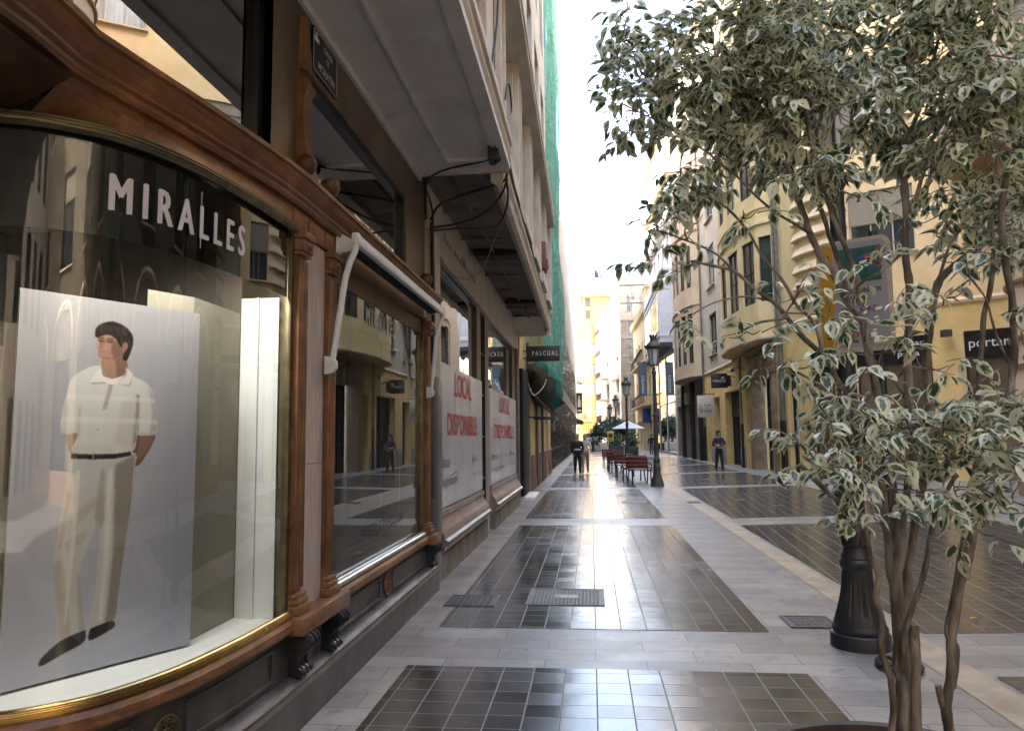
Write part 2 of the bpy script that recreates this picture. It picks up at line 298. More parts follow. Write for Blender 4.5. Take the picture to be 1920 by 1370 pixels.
def tile_mat(name, rot, tint=1.0):
    m, nt, bs = newmat(name); L = nt.links; v = coords(nt, (1, 1, 1), 'Object', (0, 0, rot)); s = nt.nodes.new('ShaderNodeSeparateXYZ'); L.new(v, s.inputs[0])
    ax = mth(nt, 'DIVIDE', s.outputs[0], .2125); ay = mth(nt, 'DIVIDE', s.outputs[1], .2)
    cx = mth(nt, 'FLOOR', ax); off = mth(nt, 'MULTIPLY', mth(nt, 'FRACT', mth(nt, 'MULTIPLY', mth(nt, 'SINE', mth(nt, 'MULTIPLY', cx, 12.9)), 43.7)), .12); ay = mth(nt, 'ADD', ay, off)
    fx, fy = mth(nt, 'FRACT', ax), mth(nt, 'FRACT', ay); gx = mth(nt, 'LESS_THAN', fx, .042); gy = mth(nt, 'LESS_THAN', fy, .030)
    cb = nt.nodes.new('ShaderNodeCombineXYZ'); L.new(cx, cb.inputs[0]); L.new(mth(nt, 'FLOOR', ay), cb.inputs[1]); wn = nt.nodes.new('ShaderNodeTexWhiteNoise'); wn.noise_dimensions = '2D'; L.new(cb.outputs[0], wn.inputs['Vector'])
    n1 = noisef(nt, v, 3, 8, .65); n2 = noisef(nt, coords(nt, (1, 1, 1)), .6, 5, .6); n3 = noisef(nt, v, 22, 8, .75, 1.2)
    base = mixc(nt, wn.outputs[0], (.019 * tint, .0172 * tint, .0165 * tint), (.048 * tint, .043 * tint, .040 * tint)); base = mixc(nt, mth(nt, 'MULTIPLY', ramp(nt, n1, .4, .7), .5), base, (.064 * tint, .057 * tint, .052 * tint))
    scr = ramp(nt, n3, .62, .7); base = mixc(nt, mth(nt, 'MULTIPLY', scr, .36), base, (.26, .25, .235))
    base = mixc(nt, mth(nt, 'MULTIPLY', gx, ramp(nt, noisef(nt, v, 4, 4), .3, .65, (.45, .45, .45))), base, (.15, .142, .134)); base = mixc(nt, mth(nt, 'MULTIPLY', gy, .85), base, (.13, .12, .11)); L.new(base, bs.inputs['Base Color'])
    r = mth(nt, 'ADD', mth(nt, 'MULTIPLY', wn.outputs[0], .07), mth(nt, 'ADD', mth(nt, 'MULTIPLY', ramp(nt, n2, .3, .7), .11), mth(nt, 'MULTIPLY', scr, .15))); r = mth(nt, 'ADD', r, .125)
    r = mth(nt, 'MAXIMUM', r, mth(nt, 'MULTIPLY', mth(nt, 'MAXIMUM', gx, gy), .6)); L.new(r, bs.inputs['Roughness']); bs.inputs['Specular IOR Level'].default_value = .9
    h = mth(nt, 'SUBTRACT', mth(nt, 'ADD', mth(nt, 'MULTIPLY', wn.outputs[0], .12), mth(nt, 'MULTIPLY', n1, .5)), mth(nt, 'MAXIMUM', gx, gy)); bump(nt, bs, h, .16, .004)
    def vm(op, a, b):
        q = nt.nodes.new('ShaderNodeVectorMath'); q.operation = op
        for i, val in enumerate((a, b)):
            if hasattr(val, 'is_output'): L.new(val, q.inputs[i])
            elif val is not None: q.inputs[i].default_value = val
        return q.outputs[0]
    gn = nt.nodes.new('ShaderNodeNewGeometry'); wob = nt.nodes.new('ShaderNodeTexNoise'); wob.inputs['Scale'].default_value = 5; L.new(v, wob.inputs['Vector'])
    tilt = vm('ADD', vm('MULTIPLY', vm('SUBTRACT', wn.outputs['Color'], (.5, .5, .5)), (.020, .020, 0)), vm('MULTIPLY', vm('SUBTRACT', wob.outputs['Color'], (.5, .5, .5)), (.035, .035, 0)))
    nn = vm('NORMALIZE', vm('ADD', gn.outputs['Normal'], tilt), None); L.new(nn, [x for x in nt.nodes if x.bl_idname == 'ShaderNodeBump'][-1].inputs['Normal']); return m
SLAB = slab_mat(); TILE_L = tile_mat('polished_dark_tiles', 0); TILE_R = tile_mat('polished_dark_tiles_slanted', R(4.7), 1.1)
TAN = mat('tan_stone', (.27, .21, .15), (.43, .34, .235), 3.5, .42, dirt=.9, dirtc=(.17, .145, .125), bmp=.1, rr=.2)
def gsheet(x0, x1, y0, y1, h, mb, m=0):
    xs = sorted({x0, x1} | {x for x in (2.3, 14.) if x0 < x < x1})
    for a, b in zip(xs, xs[1:]): mb.add([(a, y0, gz(a) + h), (b, y0, gz(b) + h), (b, y1, gz(b) + h), (a, y1, gz(a) + h)], [(0, 1, 2, 3)], m)
    return mb
kind(build('pavement', gsheet(-45, 70, -40, 300, 0, MB()), SLAB, smooth=0), 'structure')
BANDS = [(5.29, 6.36), (13.6, 14.7), (22.75, 23.6), (31.0, 31.8), (39.2, 40.0), (47.4, 48.2), (55.6, 56.4), (63.8, 64.6), (72, 72.8)]
ml, mr = MB(), MB(); y = -6.
for a, b in BANDS:
    gsheet(-1.325, 1.41, y, a, .004, ml)
    xr = 6.15 if y > 14 else 6.7
    if y < 50: gsheet(2.66 if y > 12 else 2.6, min(xr, 6.9 - .027 * (y - 25)) if y > 14 else xr, y, a - (.0 if y < 20 else .1), .004, mr)
    y = b
kind(build('dark_paving', ml, TILE_L, smooth=0), 'structure'); kind(build('dark_paving', mr, TILE_R, smooth=0), 'structure')
kind(build('tan_paving_strip', gsheet(2.28, 2.55, -6, 80, .004, MB()), TAN, smooth=0), 'structure')
# metal covers let into the paving
COVER = mat('worn_steel_cover', (.05, .05, .055), (.12, .12, .125), 30, .38, .7, bmp=.5, bscale=120, rr=.2)
def cover(name, x0, x1, y0, y1, label, cat, nx, ny, grp='metal covers let into the paving'):
    t = thing(name, label, cat, (x0, y0, gz(x0)), grp); z = max(gz(x0), gz(x1))
    f = MB()
    for a in ((x0, x1, y0, y0 + .025), (x0, x1, y1 - .025, y1), (x0, x0 + .025, y0 + .025, y1 - .025), (x1 - .025, x1, y0 + .025, y1 - .025)): f.box(*a, z + .002, z + .012)
    build('frame', f, COVER, t); p = MB().box(x0 + .027, x1 - .027, y0 + .027, y1 - .027, z + .002, z + .007)
    for i in range(nx):
        for j in range(ny):
            cx = x0 + .05 + (x1 - x0 - .1) * (i + .5) / nx; cyy = y0 + .05 + (y1 - y0 - .1) * (j + .5) / ny; d = (x1 - x0) / nx * .27; e = (y1 - y0) / ny * .27
            p.box(cx - d, cx + d, cyy - e, cyy + e, z + .007, z + .0105)
    build('plate', p, [COVER], t); return t
c1 = cover('manhole_cover', -.66, .1, 7.2, 7.95, 'largest square steel manhole cover on the dark tiles', 'manhole cover', 18, 18)
build('handle', MB().box(-.4, -.16, 7.5, 7.66, .0106, .0125), GUTTER, c1)
cover('manhole_cover', -1.44, -.95, 7.12, 7.6, 'small metal cover near the shop wall, astride tile edge', 'manhole cover', 7, 7)
cover('manhole_cover', 1.62, 2.02, 6.5, 6.9, 'pale metal cover just behind the nearest lamp foot', 'manhole cover', 6, 6)
cover('drain_grate', 2.27, 2.56, 18.0, 18.4, 'small drain grate in the tan strip before the benches', 'drain grate', 6, 1)
cover('manhole_cover', .7, 1.3, 18.0, 18.55, 'metal cover at the right edge of the middle tile panel', 'manhole cover', 6, 6)
# ------------------------------------------------------------------ walls with openings
def wall_open(mb, A, B, z0, z1, ops, side=1, depth=.2, m=0, mrev=None, thick=None):
    A, B = Vector(A), Vector(B); u = (B - A).normalized(); n = Vector((u.y, -u.x)) * side; W = (B - A).length; mrev = m if mrev is None else mrev
    us = sorted({0., W} | {min(max(o[k], 0), W) for o in ops for k in (0, 1)}); zs = sorted({z0, z1} | {min(max(o[k], z0), z1) for o in ops for k in (2, 3)})
    P = lambda a, z, d=0: (A.x + u.x * a - n.x * d, A.y + u.y * a - n.y * d, z)
    for a, b in zip(us, us[1:]):
        for c, d in zip(zs, zs[1:]):
            if any(o[0] <= (a + b) / 2 <= o[1] and o[2] <= (c + d) / 2 <= o[3] for o in ops): continue
            mb.add([P(a, c), P(b, c), P(b, d), P(a, d)], [(0, 1, 2, 3)], m)
    for o in ops:
        a, b, c, d = o[:4]; q = [P(a, c), P(b, c), P(b, d), P(a, d)]; q2 = [P(a, c, depth), P(b, c, depth), P(b, d, depth), P(a, d, depth)]
        for i in range(4):
            if i == 0 and c <= z0 + 1e-6: continue
            mb.add([q[i], q[(i + 1) % 4], q2[(i + 1) % 4], q2[i]], [(0, 1, 2, 3)], mrev)
    return P, u, n
def window(parent, P, u, n, a, b, c, d, depth, frame=None, pane=None, nx=2, nz=1, shut=0, shutm=None, fw=.05, name='window', sill=None, pane_name='pane'):
    frame = frame or DARKFRAME; pane = pane or WINGLASS; mb = MB(); u3 = Vector((u.x, u.y, 0)); n3 = Vector((n.x, n.y, 0)); dp = depth - .04
    def bar(a0, a1, c0, c1, t=.03): 
        mb.obox(Vector(P((a0 + a1) / 2, (c0 + c1) / 2, dp)), u3 * (a1 - a0) / 2, n3 * t, Vector((0, 0, (c1 - c0) / 2)))
    g = .004
    bar(a + g, b - g, c + g, c + fw); bar(a + g, b - g, d - fw, d - g); bar(a + g, a + fw, c + fw, d - fw); bar(b - fw, b - g, c + fw, d - fw)
    for i in range(1, nx): x = a + (b - a) * i / nx; bar(x - fw * .4, x + fw * .4, c + fw, d - fw, .025)
    for i in range(1, nz): z = c + (d - c) * i / nz; bar(a + fw, b - fw, z - fw * .3, z + fw * .3, .02)
    w = build(name, mb, frame, parent, smooth=0)
    build(pane_name, MB().add([P(a + .01, c + .01, dp + .012), P(b - .01, c + .01, dp + .012), P(b - .01, d - .01, dp + .012), P(a + .01, d - .01, dp + .012)], [(0, 1, 2, 3)]), pane, w, smooth=0)
    if shut > 0:
        z0 = d - (d - c) * shut; build('shutter', MB().obox(Vector(P((a + b) / 2, (z0 + d) / 2, dp - .045)), u3 * ((b - a) / 2 - .012), n3 * .012, Vector((0, 0, (d - z0) / 2 - .006))), shutm or SHUT, w, smooth=0)
    if sill: build('sill', MB().obox(Vector(P((a + b) / 2, c - .03, -.04)), u3 * ((b - a) / 2 + .06), n3 * .10, Vector((0, 0, .028)), 0, .006), sill, w)
    return w
# ------------------------------------------------------------------ left: the oak-fronted corner shop
def catmull(pts, k=6):
    P = [Vector(p) for p in pts]; out = []
    for i in range(len(P) - 1):
        a = P[max(i - 1, 0)]; b = P[i]; c = P[i + 1]; d = P[min(i + 2, len(P) - 1)]
        for j in range(k):
            t = j / k; out.append(.5 * ((2 * b) + (c - a) * t + (2 * a - 5 * b + 4 * c - d) * t * t + (3 * b - a - 3 * c + d) * t ** 3))
    return out + [P[-1]]
GC = [(p.x, p.y) for p in catmull([(-3.6, 2.40), (-3.0, 2.42), (-2.55, 2.44), (-2.2, 2.53), (-2.045, 2.62), (-1.915, 2.77), (-1.81, 3.08), (-1.762, 3.5), (-1.75, 3.85), (-1.75, 4.10)], 5)]
def off(path, d):
    o = MB().sweep([(d, 0), (d + .001, 0)], path, closed=False); return [(o.v[i * 2][0], o.v[i * 2][1]) for i in range(len(path))]
shop = thing('corner_shop', 'oak-fronted corner shop with curved display window and brass sill', 'shop building', (-1.75, 4.1, 0))
full = GC + [(-1.75, 4.5), (-1.75, 6.2), (-1.75, 7.88)]
pl = MB()
pl.sweep([(-.1, 0), (.115, 0), (.115, .205), (.10, .225), (.10, .24), (.075, .262), (.03, .275), (-.1, .275)], full)
pl.sweep([(-.1, .275), (.022, .275), (.022, .515), (-.1, .515)], full)
plinth = build('plinth', pl, SLATE, shop)
def frame_on(path, z0, z1, o=.022):
    pm = MB()
    for z in (z0, z1): pm.sweep([(o - .01, z - .012), (o + .012, z - .008), (o + .012, z + .008), (o - .01, z + .012)], path)
    for e in (0, -1):
        q = path[e]; pm.box(q[0] - .02, q[0] + o + .011, q[1] - .012, q[1] + .012, z0 + .012, z1 - .012)
    build('panel_moulding', pm, SLATE, plinth)
iL = [p for p in GC if p[1] > 2.46 and p[1] < 2.92]; iR = [p for p in GC if 3.14 < p[1] < 3.95]
frame_on(iL, .315, .475); frame_on(iR, .315, .475); frame_on([(-1.75, 4.95), (-1.75, 5.95)], .315, .475); frame_on([(-1.75, 6.35), (-1.75, 7.5)], .315, .475)
def rosette(name, c, u, n, r, mt, parent, ell=1.0):
    mb = MB(); u, n = Vector(u).normalized(), Vector(n).normalized(); v = Vector((0, 0, 1)); c = Vector(c)
    Pt = lambda a, b, d=0: c + u * a * ell + v * b + n * d
    mb.tube([Pt(r * math.cos(t), r * math.sin(t), .004) for t in np.linspace(0, 2 * math.pi, 33)], r * .09, 8)
    mb.tube([Pt(r * .3 * math.cos(t), r * .3 * math.sin(t), .006) for t in np.linspace(0, 2 * math.pi, 21)], r * .06, 6)
    for k in range(8):
        a = k * math.pi / 4
        for sgn in (1, -1):
            pts = [Pt(r * q * math.cos(a + sgn * w_), r * q * math.sin(a + sgn * w_), .006) for q, w_ in ((.3, 0), (.48, .1), (.66, .3), (.82, .28), (.86, .1), (.74, .02), (.66, .1))]
            mb.tube(pts, r * .055, 6)
    mb.add([Pt(r * math.cos(t), r * math.sin(t), -.004) for t in np.linspace(0, 2 * math.pi, 33)[:-1]], [tuple(range(32))], 1)
    return build(name, mb, [mt, BASALT], parent)
_t = Vector((-1.86, 2.88)) - Vector((-1.80, 3.14)); _t = -_t.normalized()
rosette('vent_grille', (-1.793, 3.03, .385), (_t.x, _t.y, 0), (_t.y, -_t.x, 0), .073, BRASS_DARK, shop)
rosette('medallion', (-1.722, 6.15, .392), (0, 1, 0), (1, 0, 0), .085, mat('red_marble', (.13, .04, .03), (.22, .08, .06), 8, .35), shop, 1.0)
sl = MB(); sp = [(-.12, .52), (.055, .52), (.068, .535), (.068, .575), (.05, .597), (-.12, .597)]
sl.sweep(sp, GC); sl.sweep(sp, [(-1.75, 4.90), (-1.75, 7.58)])
build('sill', sl, WOOD_Y, shop)
for a, b in ((4.085, 4.885), (7.595, 7.885)): build('pilaster_shelf', MB().box(-1.86, -1.615, a, b, .505, .602, 0, .008), WOOD_Y, shop)
br = MB(); gcs = off(GC, .033)
br.tube([(p[0], p[1], .622) for i, p in enumerate(gcs)], .0245, 10)
for k in (-.019, -.012, -.005, .002, .009, .016):
    br.tube([(p[0], p[1], .622 + k * 1.1) for p in off(GC, .033 + math.sqrt(max(0, .0245 ** 2 - k * k)))], .0021, 5)
build('brass_trim', br, BRASS, shop)
st = MB().tube([(-1.722, 4.86, .622), (-1.722, 7.56, .622)], .023, 10).tube([(-1.75, 4.86, .635), (-1.75, 7.56, .635)], .014, 8)
build('silver_trim', st, mat('pale_metal_trim', (.6, .6, .58), (.75, .75, .72), 8, .3, .9), shop)
def console(y0, y1, parent, mt, z0=.275, z1=.5, x=-1.728):
    h = z1 - z0; prof = [(0, 1), (.105, 1), (.125, .93), (.135, .84), (.125, .72), (.09, .6), (.062, .48), (.05, .34), (.055, .22), (.075, .14), (.09, .08), (.085, .02), (.06, 0), (0, 0)]
    mb = MB().prism([(x + a, y0, z0 + b * h) for a, b in prof], (0, y1 - y0, 0))
    for e in (y0 + .018, (y0 + y1) / 2, y1 - .018):
        mb.tube([(x + a + .002, e, z0 + b * h) for a, b in prof[1:-2]], .011, 6)
    mb.tube([(x + .095, y0 - .008, z0 + .83 * h), (x + .095, y1 + .008, z0 + .83 * h)], .03, 10); mb.tube([(x + .06, y0 - .006, z0 + .09 * h), (x + .06, y1 + .006, z0 + .09 * h)], .024, 10)
    return build('console_bracket', mb, mt, parent)
for a, b in ((4.14, 4.28), (4.66, 4.80), (7.66, 7.8)): console(a, b, shop, BASALT)
def pilaster(y0, y1):
    mb = MB(); x = -1.75
    mb.box(x - .08, x + .028, y0, y1, .72, 2.70)
    w_ = (y1 - y0) / 9
    for k in range(5): a = y0 + w_ * (2 * k); mb.box(x + .028, x + .046, a, a + w_, .74, 2.68, 0, .004)
    for z0, z1, e in ((.602, .655, .035), (.655, .69, .024), (.69, .72, .012), (2.70, 2.725, .012), (2.725, 2.80, .022), (2.80, 2.845, .035)): mb.box(x - .08, x + .05 + e, y0 - e * .6, y1 + e * .6, z0, z1, 0, .005)
    mb.sphere((x + .065, (y0 + y1) / 2, 2.76), .03, 10)
    return build('pilaster', mb, WOOD_V, shop)
pilaster(4.155, 4.29); pilaster(4.665, 4.80); pilaster(7.64, 7.78)
build('marble_panel', MB().box(-1.82, -1.738, 4.30, 4.655, .603, 1.45).box(-1.82, -1.738, 4.30, 4.655, 1.453, 2.845), PALE, shop, smooth=0)
js = MB().box(-1.80, -1.735, 4.105, 4.142, .603, 2.845, 0, .004)
for z in (.75, 1.2, 1.65, 2.1, 2.55): js.sphere((-1.734, 4.123, z), .007, 8)
js.box(-1.8, -1.742, 7.56, 7.60, .603, 2.73, 0, .004)
build('brass_jamb', js, BRASS_DARK, shop)
build('marble_panel', MB().box(-1.84, -1.752, 7.785, 7.89, .603, 2.845), PALE, shop, smooth=0)
# curved glass, black band, lettering
GLASS = glassmat('shop_glass', (.93, .965, .95), .01, 1.4); GLASS_W = glassmat('wavy_shop_glass', (.9, .94, .92), .30, 1.6, .07, 0, 1.2); MIRR = glassmat('upper_window_glass', (.3, .3, .3), .30, 1.55)
def curve_sheet(path, z0, z1, d=0, nz=1):
    p = off(path, d); k = len(p); mb = MB()
    mb.add([(q[0], q[1], z) for z in (z0, z1) for q in p], [(i, i + 1, k + i + 1, k + i) for i in range(k - 1)]); return mb
dw = build('display_window', curve_sheet(GC, .60, .61, -.02), BRASS_DARK, shop)
build('glass', curve_sheet(GC, .605, 2.85, 0), GLASS, dw, smooth=60)
FILM = mat('black_film', (.006, .006, .007), None, rough=.25)
build('black_band', curve_sheet(GC, 2.43, 2.85, -.007), FILM, dw, smooth=60)
tb = MB().tube([(p[0], p[1], 2.845) for p in off(GC, .03)], .028, 10)
for k in (-.014, 0, .014): tb.tube([(p[0], p[1], 2.845 + k) for p in off(GC, .03 + math.sqrt(.028 ** 2 - k * k))], .004, 5)
build('top_rod', tb, BRASS_DARK, dw)
_g3 = off(GC, .003); _L = [0.]
for a, b in zip(_g3, _g3[1:]): _L.append(_L[-1] + math.dist(a, b))
def on_curve(s, z):
    s = max(0, min(s, _L[-1])); i = max(k for k in range(len(_L)) if _L[k] <= s + 1e-9); i = min(i, len(_L) - 2); t = (s - _L[i]) / (_L[i + 1] - _L[i])
    return Vector((_g3[i][0] + (_g3[i + 1][0] - _g3[i][0]) * t, _g3[i][1] + (_g3[i + 1][1] - _g3[i][1]) * t, z))
def s_of_y(y): 
    for i in range(len(_g3) - 1):
        if _g3[i][1] <= y <= _g3[i + 1][1]: return _L[i] + (_L[i + 1] - _L[i]) * (y - _g3[i][1]) / (_g3[i + 1][1] - _g3[i][1])
    return _L[-1]
s0, s1 = s_of_y(2.735), s_of_y(3.55)
lt = MB(); [letters(lt, 'MIRALLES', (0, 0, 0), (1, 0, 0), (0, 0, 1), s1 - s0, .155, 0, fn=lambda a, b, q=q, e=e: on_curve(s0 + a + q, 2.54 + b + e) + Vector((.0005 + q * .08, -.0003 - q * .05, 0)), spaced=1.2) for q, e in ((-.006, -.002), (0, .002), (.006, 0))]
sv = s0 + (s1 - s0) * .562
lt.add([on_curve(sv, 2.49), on_curve(sv + .005, 2.49), on_curve(sv + .005, 2.76), on_curve(sv, 2.76)], [(0, 1, 2, 3)])
build('lettering', lt, LILAC_LETTER, dw, smooth=0)
# frieze and cornice
CT = [(-4.2, 1.9), (-2.6, 2.0), (-1.90, 2.2), (-1.905, 2.47), (-1.845, 2.84), (-1.765, 3.38), (-1.715, 3.8), (-1.70, 4.06), (-1.70, 7.9)]
CT = [(-1.80, -.5), (-1.86, 1.6), (-1.875, 2.2), (-1.905, 2.47), (-1.87, 2.7), (-1.82, 3.0), (-1.765, 3.38), (-1.715, 3.8), (-1.70, 4.06), (-1.70, 7.98)]
fz = MB(); A_ = off([p for p in GC], .03)[8:]; k = len(A_)
def resample(path, n):
    L_ = [0.]
    for a, b in zip(path, path[1:]): L_.append(L_[-1] + math.dist(a, b))
    out = []
    for q in range(n):
        s = L_[-1] * q / (n - 1); i = max(j for j in range(len(L_)) if L_[j] <= s + 1e-9); i = min(i, len(L_) - 2); t = (s - L_[i]) / (L_[i + 1] - L_[i]); out.append((path[i][0] + (path[i + 1][0] - path[i][0]) * t, path[i][1] + (path[i + 1][1] - path[i][1]) * t))
    return out
lowp = resample(off(GC, .012)[16:], 40); topp = resample([p for p in CT if 2.4 < p[1] < 4.1] + [(-1.7, 4.1)], 40)
topp = [(x - .03, y_) for x, y_ in topp]
fz.add([(p[0], p[1], 2.862) for p in lowp] + [(p[0], p[1], 2.99) for p in topp], [(i, i + 1, 41 + i, 40 + i) for i in range(39)])
fz.box(-1.83, -1.722, 4.105, 7.9, 2.855, 2.99, 0, .003)
for yy in (4.33, 4.62, 4.84, 7.62): fz.box(-1.722, -1.712, yy - .012, yy + .012, 2.865, 2.985)
build('frieze', fz, WOOD_Y, shop)
en = MB().add([(-4.5, 2.40, 2.87), (-2.45, 2.46, 2.87), (-2.2, 2.5, 2.87), (-1.9, 2.45, 2.96), (-1.86, 1.6, 2.96), (-1.8, -.5, 2.96), (-4.5, -.5, 2.96)], [(0, 1, 2, 3, 4, 5, 6)])
build('entrance_soffit', en, WOOD_D, shop)
cn = MB().sweep([(-.16, 2.985), (.0, 2.985), (.012, 3.0), (.012, 3.02), (.03, 3.03), (.03, 3.045), (.055, 3.07), (.075, 3.10), (.078, 3.115), (.095, 3.12), (.095, 3.145), (.07, 3.155), (-.16, 3.165)], CT)
build('cornice', cn, WOOD_Y, shop)
# upper wall of brown marble with two reflecting windows
uw = MB(); ops = [(.0, 4.43, 3.0, 4.40), (5.02, 7.56, 3.18, 4.005)]
P, u, n = wall_open(uw, (-1.80, -.5), (-1.80, 7.9), 3.0, 4.5, ops[:1], 1, .20); uw2 = MB()
uw = MB(); P, u, n = wall_open(uw, (-1.80, -.5), (-1.80, 7.9), 3.0, 4.5, ops, 1, .12)
for z_ in (4.40,): uw.add([(-1.80, -.5, z_), (-1.80, 3.93, z_), (-2.0, 3.93, z_), (-2.0, -.5, z_)], [(0, 1, 2, 3)])
uw.add([(-1.80, 3.93, 3.0), (-1.80, 3.93, 4.4), (-2.0, 3.93, 4.4), (-2.0, 3.93, 3.0)], [(0, 1, 2, 3)])
build('upper_wall', uw, MARBLE, shop, smooth=0)
BLKFR = mat('black_window_frame', (.012, .012, .012), (.02, .02, .02), 5, .35)
window(shop, P, u, n, 0, 4.43, 3.09, 4.40, .12, BLKFR, MIRR, 1, 1, fw=.07, name='upper_window'); window(shop, P, u, n, *ops[1], .09, BLKFR, MIRR, 1, 1, fw=.045, name='upper_window')
build('backing', MB().box(-2.19, -2.15, -.5, 7.9, 3.0, 4.5), BLACKCLOTH, shop, smooth=0)  # black sheet stands in for the dark room behind the upper panes
# scroll above the pilasters, with ball finials
sc = MB(); ys0, ys1 = 4.29, 4.40
prof = [(0, 0), (.10, 0), (.115, .06), (.11, .14), (.085, .24), (.06, .36), (.05, .48), (.055, .58), (.075, .62), (.08, .67), (.06, .72), (.02, .73), (.02, .76), (.05, .77), (.05, .80), (.0, .80)]
sc.prism([(-1.80 + a * .85, ys0, 3.165 + b) for a, b in prof], (0, ys1 - ys0, 0))
sc.tube([(-1.745, ys0 - .012, 3.25), (-1.745, ys1 + .012, 3.25)], .048, 14); sc.tube([(-1.755, ys0 - .012, 3.825), (-1.755, ys1 + .012, 3.825)], .034, 12)
sc.box(-1.80, -1.73, ys0 - .012, ys1 + .02, 3.925, 3.965, 0, .006)
sc.prism([(-1.80, ys0 + .02, 3.965), (-1.735, ys0 + .02, 3.965), (-1.76, ys0 + .02, 4.25), (-1.75, ys0 + .02, 4.30), (-1.80, ys0 + .02, 4.30)], (0, ys1 - ys0 - .04, 0))
build('scroll_ornament', sc, WOOD_V, shop)
for yb in (4.19, 4.60, 7.5):
    b = MB().lathe([(.045, 3.163), (.045, 3.18), (.02, 3.195), (.025, 3.205)] + [(.066 * math.sin(t), 3.265 - .066 * math.cos(t)) for t in np.linspace(.35, math.pi - .01, 12)], (-1.69, yb), 18)
    build('ball_finial', b, WOOD_D, shop)
# display interior
IN = MB()
k = len(GC); g0 = off(GC, -.012)
IN.add([(p[0], p[1], .60) for p in g0] + [(-3.6, 4.09, .60)], [tuple(range(k + 1))])
build('display_floor', IN, WHITE, shop, smooth=0)
iw = MB().box(-3.6, -3.55, 2.5, 6, .3, 3.0, 1).box(-2.03, -1.80, 4.09, 4.104, .601, 2.43, 0).box(-3.55, -2.031, 4.09, 4.104, .601, 2.99, 1)
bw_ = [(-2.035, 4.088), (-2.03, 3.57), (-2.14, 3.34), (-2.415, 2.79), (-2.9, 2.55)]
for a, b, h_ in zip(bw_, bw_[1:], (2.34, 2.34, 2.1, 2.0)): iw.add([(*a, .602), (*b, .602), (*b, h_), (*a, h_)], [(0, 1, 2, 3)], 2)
iw.box(-1.93, -1.915, 4.07, 4.09, .601, 2.43, 0)
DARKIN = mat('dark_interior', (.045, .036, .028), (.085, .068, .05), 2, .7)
build('display_wall', iw, [WHITE, DARKIN, mat('reflection_cream_panel', (.24, .215, .155), (.31, .28, .21), 2, .7)], shop, smooth=0)  # cream tone of the back panel stands in for the facade's reflection
build('display_ceiling', MB().add([(q[0], q[1], 2.88) for q in off(GC, -.03)] + [(-3.6, 4.08, 2.88)], [tuple(range(k + 1))]), DARKIN, shop, smooth=0)
GLOW = emit('warm_lamp', (1, .72, .38), 8)
for x_, y_ in ((-1.99, 2.86), (-1.86, 3.42)):
    sp_ = build('ceiling_spotlight', MB().lathe([(.045, 2.86), (.05, 2.879)], (x_, y_), 14, 0).lathe([(.033, 2.858), (.033, 2.86)], (x_, y_), 12, 1), [BRASS_DARK, GLOW], shop)
    pd = bpy.data.lights.new('display_lamp', 'SPOT'); pd.energy = 7; pd.color = (1, .97, .94); pd.spot_size = R(165); pd.spot_blend = .6; pd.shadow_soft_size = .10
    po = bpy.data.objects.new('display_lamp', pd); COL.objects.link(po); po.location = Vector((x_, y_, 2.85)) - root_loc(shop); po.parent = shop
# second, flat window
w2 = build('display_window', MB().box(-1.80, -1.762, 4.845, 7.56, 2.70, 2.85).box(-1.80, -1.765, 4.81, 4.845, .61, 2.85), WOOD_D, shop, smooth=0)
build('glass', MB().add([(-1.772, 4.84, .61), (-1.772, 7.56, .61), (-1.772, 7.56, 2.71), (-1.772, 4.84, 2.71)], [(0, 1, 2, 3)]), glassmat('flat_shop_glass', (.93, .96, .95), .07, 1.5), w2, smooth=0)
build('black_band', MB().add([(-1.779, 4.84, 2.44), (-1.779, 7.56, 2.44), (-1.779, 7.56, 2.71), (-1.779, 4.84, 2.71)], [(0, 1, 2, 3)]), FILM, w2, smooth=0)
lt = MB(); [letters(lt, 'MIRALLES', (-1.77, 5.67 + q, 2.515), (0, 1, 0), (0, 0, 1), .89, .14, 0, spaced=1.2, lift=.0015 + .0006 * (q / .006 + 1)) for q in (-.006, 0, .006)]; lt.box(-1.7702, -1.769, 6.09, 6.094, 2.46, 2.69)
build('lettering', lt, WHITE_LETTER, w2, smooth=0)
lt = MB(); letters(lt, 'NUEVA COLECCIÓN', (-1.77, 5.62, .84), (0, 1, 0), (0, 0, 1), 1.22, .10, .0, italic=.12); lt.box(-1.7702, -1.769, 5.6, 6.3, .795, .799)
build('window_lettering', lt, GREY_LETTER, w2, smooth=0)
lt = MB()
for i, ch in enumerate('MIRALLES'): letters(lt, ch, (-1.77, 7.36, 2.2 - i * .17), (0, 1, 0), (0, 0, 1), .07, .075)
build('window_lettering', lt, GREY_LETTER, w2, smooth=0)
i2 = MB().box(-2.55, -1.79, 4.81, 7.6, .58, .60, 0).box(-2.6, -2.55, 4.3, 7.62, .5, 2.9, 1).box(-2.55, -1.80, 7.562, 7.6, .601, 2.9, 0).box(-2.55, -1.80, 4.78, 4.805, .601, 2.9, 1).box(-2.55, -1.80, 4.81, 7.56, 2.86, 2.9, 1).box(-2.2, -2.185, 7.54, 7.562, .601, 2.86, 0).box(-2.0, -1.985, 7.54, 7.562, .601, 2.86, 0)
build('display_interior', i2, [WHITE, DARKIN], shop, smooth=0)
